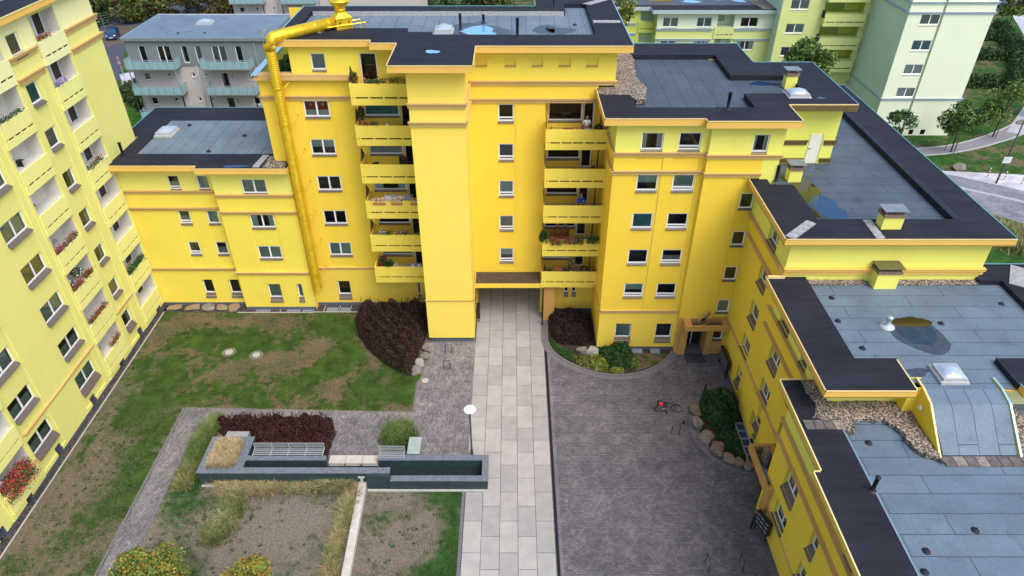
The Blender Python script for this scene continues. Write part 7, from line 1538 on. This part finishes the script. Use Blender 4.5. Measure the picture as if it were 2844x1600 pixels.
def car(label, loc, rot, paintm, L=3.8, W2=.84, H=1.48):
    t = thing('parked_car', label, 'car', loc, rot)
    prof = [(-L / 2, .32, .86), (-L / 2 + .04, .62, .93), (-L / 2 + .35, .84, .98), (-L / 2 + .95, .96, 1.0), (L / 2 - .5, .98, 1.0), (L / 2 - .05, .85, .95), (L / 2, .45, .9), (L / 2 - .03, .28, .86)]
    m = MB(); n = len(prof)     # lower body: y = along, x = across
    secs = []
    for y, z, k in prof: secs.append([(-W2 * k * .93, y, .24), (-W2 * k, y, min(z, .5)), (-W2 * k * .97, y, z), (0, y, z + .05), (W2 * k * .97, y, z), (W2 * k, y, min(z, .5)), (W2 * k * .93, y, .24)])
    for a, b in zip(secs, secs[1:]):
        for i in range(6): m.quad([a[i], a[i + 1], b[i + 1], b[i]])
    m.quad(secs[0][::-1]); m.quad(secs[-1]); m.build('body', [paintm], t, None, True)
    r0, r1, f0, f1 = L / 2 - .15, L / 2 - .75, -L / 2 + 1.0, -L / 2 + 1.75    # rear base, rear top, front base, front top
    a = [(-W2 * .94, f0, .96), (-W2 * .72, f1, H), (-W2 * .74, r1, H), (-W2 * .92, r0, .97)]; b = [(-x, y, z) for x, y, z in a]
    m = MB(); m.quad([a[1], b[1], b[2], a[2]]); rm = [(-W2 * .5, (f1 + r1) / 2, H + .03)]; m.build('roof', [paintm], t)
    m = MB(); m.quad([a[0], b[0], b[1], a[1]]); m.build('windscreen', [CGL], t); m = MB(); m.quad([a[2], b[2], b[3], a[3]]); m.build('rear_window', [CGL], t)
    for s_ in (a, b): m = MB(); m.quad(s_); m.build('side_window', [CGL], t)
    m = MB()
    for s_ in (a, b):
        m.tube([s_[0], s_[1]], .035, 5); m.tube([s_[2], s_[3]], .05, 5); m.tube([s_[1], s_[2]], .035, 5); mid = [(s_[0][0] + s_[3][0]) / 2, (s_[0][1] + s_[3][1]) / 2 + .1, .97]; mt = [(s_[1][0] + s_[2][0]) / 2, (s_[1][1] + s_[2][1]) / 2, H]; m.tube([mid, mt], .03, 5)
    m.build('pillar', [paintm], t)
    for y in (-L / 2 + .68, L / 2 - .62):
        for sx in (-1, 1):
            Wm = WM[t.name] @ Matrix.Translation((sx * (W2 - .08), y, .31)) @ Matrix.Rotation(R(90), 4, 'Y'); m = MB(); m.lathe([(.19, -.1), (.31, -.1), (.31, .1), (.19, .1)], 18); w_ = m.build('wheel', [TYR], t, Wm, True); m = MB(); m.lathe([(.001, .07), (.19, .09), (.19, -.09), (.001, -.07)], 14); m.build('rim', [GALV], w_, Wm)
    for sx in (-1, 1):
        m = MB(); T = Matrix.Translation((sx * W2 * .70, -L / 2 + .16, .70)) @ Matrix.Rotation(R(sx * 25), 4, 'Z') @ Matrix.Rotation(R(-35), 4, 'X'); m.box(-.17, .17, -.16, .12, -.05, .05, T=T); m.build('headlight', [LMP], t)
        m = MB(); m.box(sx * (W2 + .1) - .09, sx * (W2 + .1) + .09, f0 + .3, f0 + .42, .92, 1.06); m.build('mirror', [paintm], t); m = MB(); m.box(sx * W2 * .8 - .08, sx * W2 * .8 + .08, L / 2 - .05, L / 2 + .01, .62, .88); m.build('tail_light', [RD], t)
    m = MB(); m.box(-.26, .26, -L / 2 - .02, -L / 2 + .01, .42, .54); m.build('number_plate', [WR], t); m = MB(); m.box(-.5, .5, -L / 2 - .01, -L / 2 + .02, .30, .40); m.build('grille', [DKB], t)
    return t
car('dark blue hatchback parked by the fence at the upper left', (-67.3, 119.8, 0), 16, CBL); car('silver car half hidden by trees in the car park at the upper left', (-66.2, 141.5, 0), -40, CSI, 4.4, .88, 1.42); car('black car at the kerb of the far upper right street', (95.3, 139.6, 0), 78, CBK, 4.6, .9, 1.6); car('dark car parked across the far upper right street', (104, 146, 0), 75, CBK, 4.4, .88, 1.45)
car('dark car just visible at the right edge on the lower outer road', (47.5, 54.0, .03), 65, CBK, 4.2, .86, 1.45) if False else None
def road_sign():
    t = thing('road_sign', 'two round red rimmed traffic signs on one post beside the street at the upper left', 'road sign', (-56.85, 100.55, 0))
    m = MB(); m.tube([(0, 0, 0), (0, 0, 2.9)], .05, 8); m.build('post', [GALV], t)
    for i, z in enumerate((2.6, 1.95)):
        Wm = fr(-56.85, 100.45, -25, z); m = MB(); n = 28
        for r0, r1, y, k in ((.0, .33, 0, 0), (.24, .33, -.004, 1)):
            for k2 in range(n):
                a = 2 * math.pi * k2 / n; b = 2 * math.pi * (k2 + 1) / n
                m.quad([(r0 * math.cos(a), y, r0 * math.sin(a)), (r1 * math.cos(a), y, r1 * math.sin(a)), (r1 * math.cos(b), y, r1 * math.sin(b)), (r0 * math.cos(b), y, r0 * math.sin(b))], k)
        d = m.build('disc', [WR, RD], t, Wm)
        if i == 0:
            c = bpy.data.curves.new('n', 'FONT'); c.body = '30'; c.size = .34; c.align_x = 'CENTER'; c.align_y = 'CENTER'; c.extrude = .002; c.offset = .008
            o = bpy.data.objects.new('n', c); COL.objects.link(o); me = bpy.data.meshes.new_from_object(o.evaluated_get(bpy.context.evaluated_depsgraph_get())); bpy.data.objects.remove(o); me.materials.clear(); me.materials.append(DKB)
            link(bpy.data.objects.new('number', me), d, Wm @ Matrix.Translation((0, -.01, 0)) @ Matrix.Rotation(R(90), 4, 'X'))
        else:
            m = MB(); m.prism([(-.16, -.04), (.17, -.04), (.17, .02), (.09, .03), (.04, .075), (-.08, .075), (-.12, .02), (-.16, .01)], 0, .004)
            for x in (-.09, .1): m.prism([(x + .035 * math.cos(k), -.045 + .035 * math.sin(k)) for k in [math.pi * j / 5 for j in range(10)]], 0, .005)
            m.build('pictogram', [DKB], d, Wm @ Matrix.Translation((0, -.006, 0)) @ Matrix.Rotation(R(90), 4, 'X'))
road_sign()
t = thing('fence', 'wire fence with pale posts under the trees at the upper left', 'fence', (-72, 124, 0))
for k in range(7):
    m = MB(); x = -75.5 + 1.9 * k; y = 121.0 + 2.4 * k; m.tube([(x, y, 0), (x, y, 2.2)], .035, 6); m.build('post', [GALV], t, I4)
m = MB()
for k in range(6): m.tube([(-75.5, 121.0, .3 + .42 * k), (-64.1, 135.4, .3 + .42 * k)], .012, 3)
m.build('wire', [GALV], t, I4)
OL = leafmat('leaf olive autumn', (.11, .10, .022)); OL2 = leafmat('leaf olive dark', (.05, .055, .015)); OB = leafmat('leaf brown autumn', (.14, .075, .02))
for i, (x, y, h, r, ms, lb) in enumerate(((-76.5, 128, 9.5, 4.0, [LF_D, LF_M, OL2], 'dark green tree touching the tower corner, leftmost of the row'), (-70.0, 131, 8.6, 3.6, [OL, LF_M, OL], 'olive tree behind the fence above the blue car'), (-64.2, 132.5, 8.8, 3.4, [OL, LF_L, OL2], 'yellow olive tree left of the dark car park surface'), (-55.5, 133, 9.0, 4.2, [OB, OL, OL2], 'brownish tree over the grey flat roof, first right of the car park'), (-47.5, 134, 9.5, 4.6, [OB, OL, OL2], 'brownish tree over the grey flat roof, second right of the car park'), (-40.5, 133, 9.0, 4.0, [OB, OL2, OL2], 'dark brownish tree over the grey flat roof, third right of the car park'), (-80, 139, 11, 5, [LF_D, OL2], 'large dark tree at the very upper left'), (-74, 146, 11, 4.5, [LF_D, OL2], 'dark tree behind the car park, left of the silver car'))):
    tree(lb, (x, y, 0), h * .8, r * 1.08, 5200, ms, .32, .2, seed=130 + i, blobs=16, zc=r * .72, group='trees of the upper left car park', spread=.8)
for i, x in enumerate((-21, -14.5, -8.5, -3.5)):
    tree(('dark tree just above the rear edge of the central roof, next to the duct', 'dark tree above the rear edge of the central roof, second from the duct', 'green tree above the rear edge of the central roof, third from the duct', 'brown green tree above the rear edge of the central roof, beside its step')[i], (x, 128 + (i % 2) * 3, 0), 6.5 + (i % 3) * .6, 3.8, 3600, [[LF_D, OL2], [LF_D, OL2, LF_M], [LF_M, LF_D, OL2], [OB, LF_M, LF_D]][i], .32, .2, seed=150 + i, blobs=12, zc=3.3, group='trees behind the central roof', spread=.8)
bush('shrub', 'dark shrubs between the tower and the grey house', 'shrub', [(-53.5, 96.5), (-49, 95), (-46, 88), (-48, 86), (-54, 92)], 1.6, 3200, .22, [LF_D, OL2, GB_D], 161, stem=BARK)
flat('verge', [(-52, 92), (-44, 92), (-42, 76), (-40, 55), (-30, 55), (-32, 62), (-49, 84)], .010, grass('lawn bright', .95, 1.2, green=(.035, .115, .010)))
# autumn trees whose crowns reach in at the lower edge
tree('round yellow green autumn tree crown at the lower edge, the larger left one', (-17.4, 18.7, 0), 4.9, 1.75, 22000, [LF_Y, LF_L, LF_M, leafmat('leaf gold', (.30, .20, .03))], .085, .09, seed=171, blobs=16, zc=3.3, group='autumn trees at the lower edge', spread=.62)
tree('golden autumn tree crown at the lower edge, the smaller right one', (-12.7, 18.6, 0), 4.6, 1.25, 13000, [leafmat('leaf gold', (.30, .20, .03)), LF_Y, LF_L, LF_O], .085, .08, seed=172, blobs=13, zc=3.4, group='autumn trees at the lower edge', spread=.62)
# one small white scrap on the lower lawn
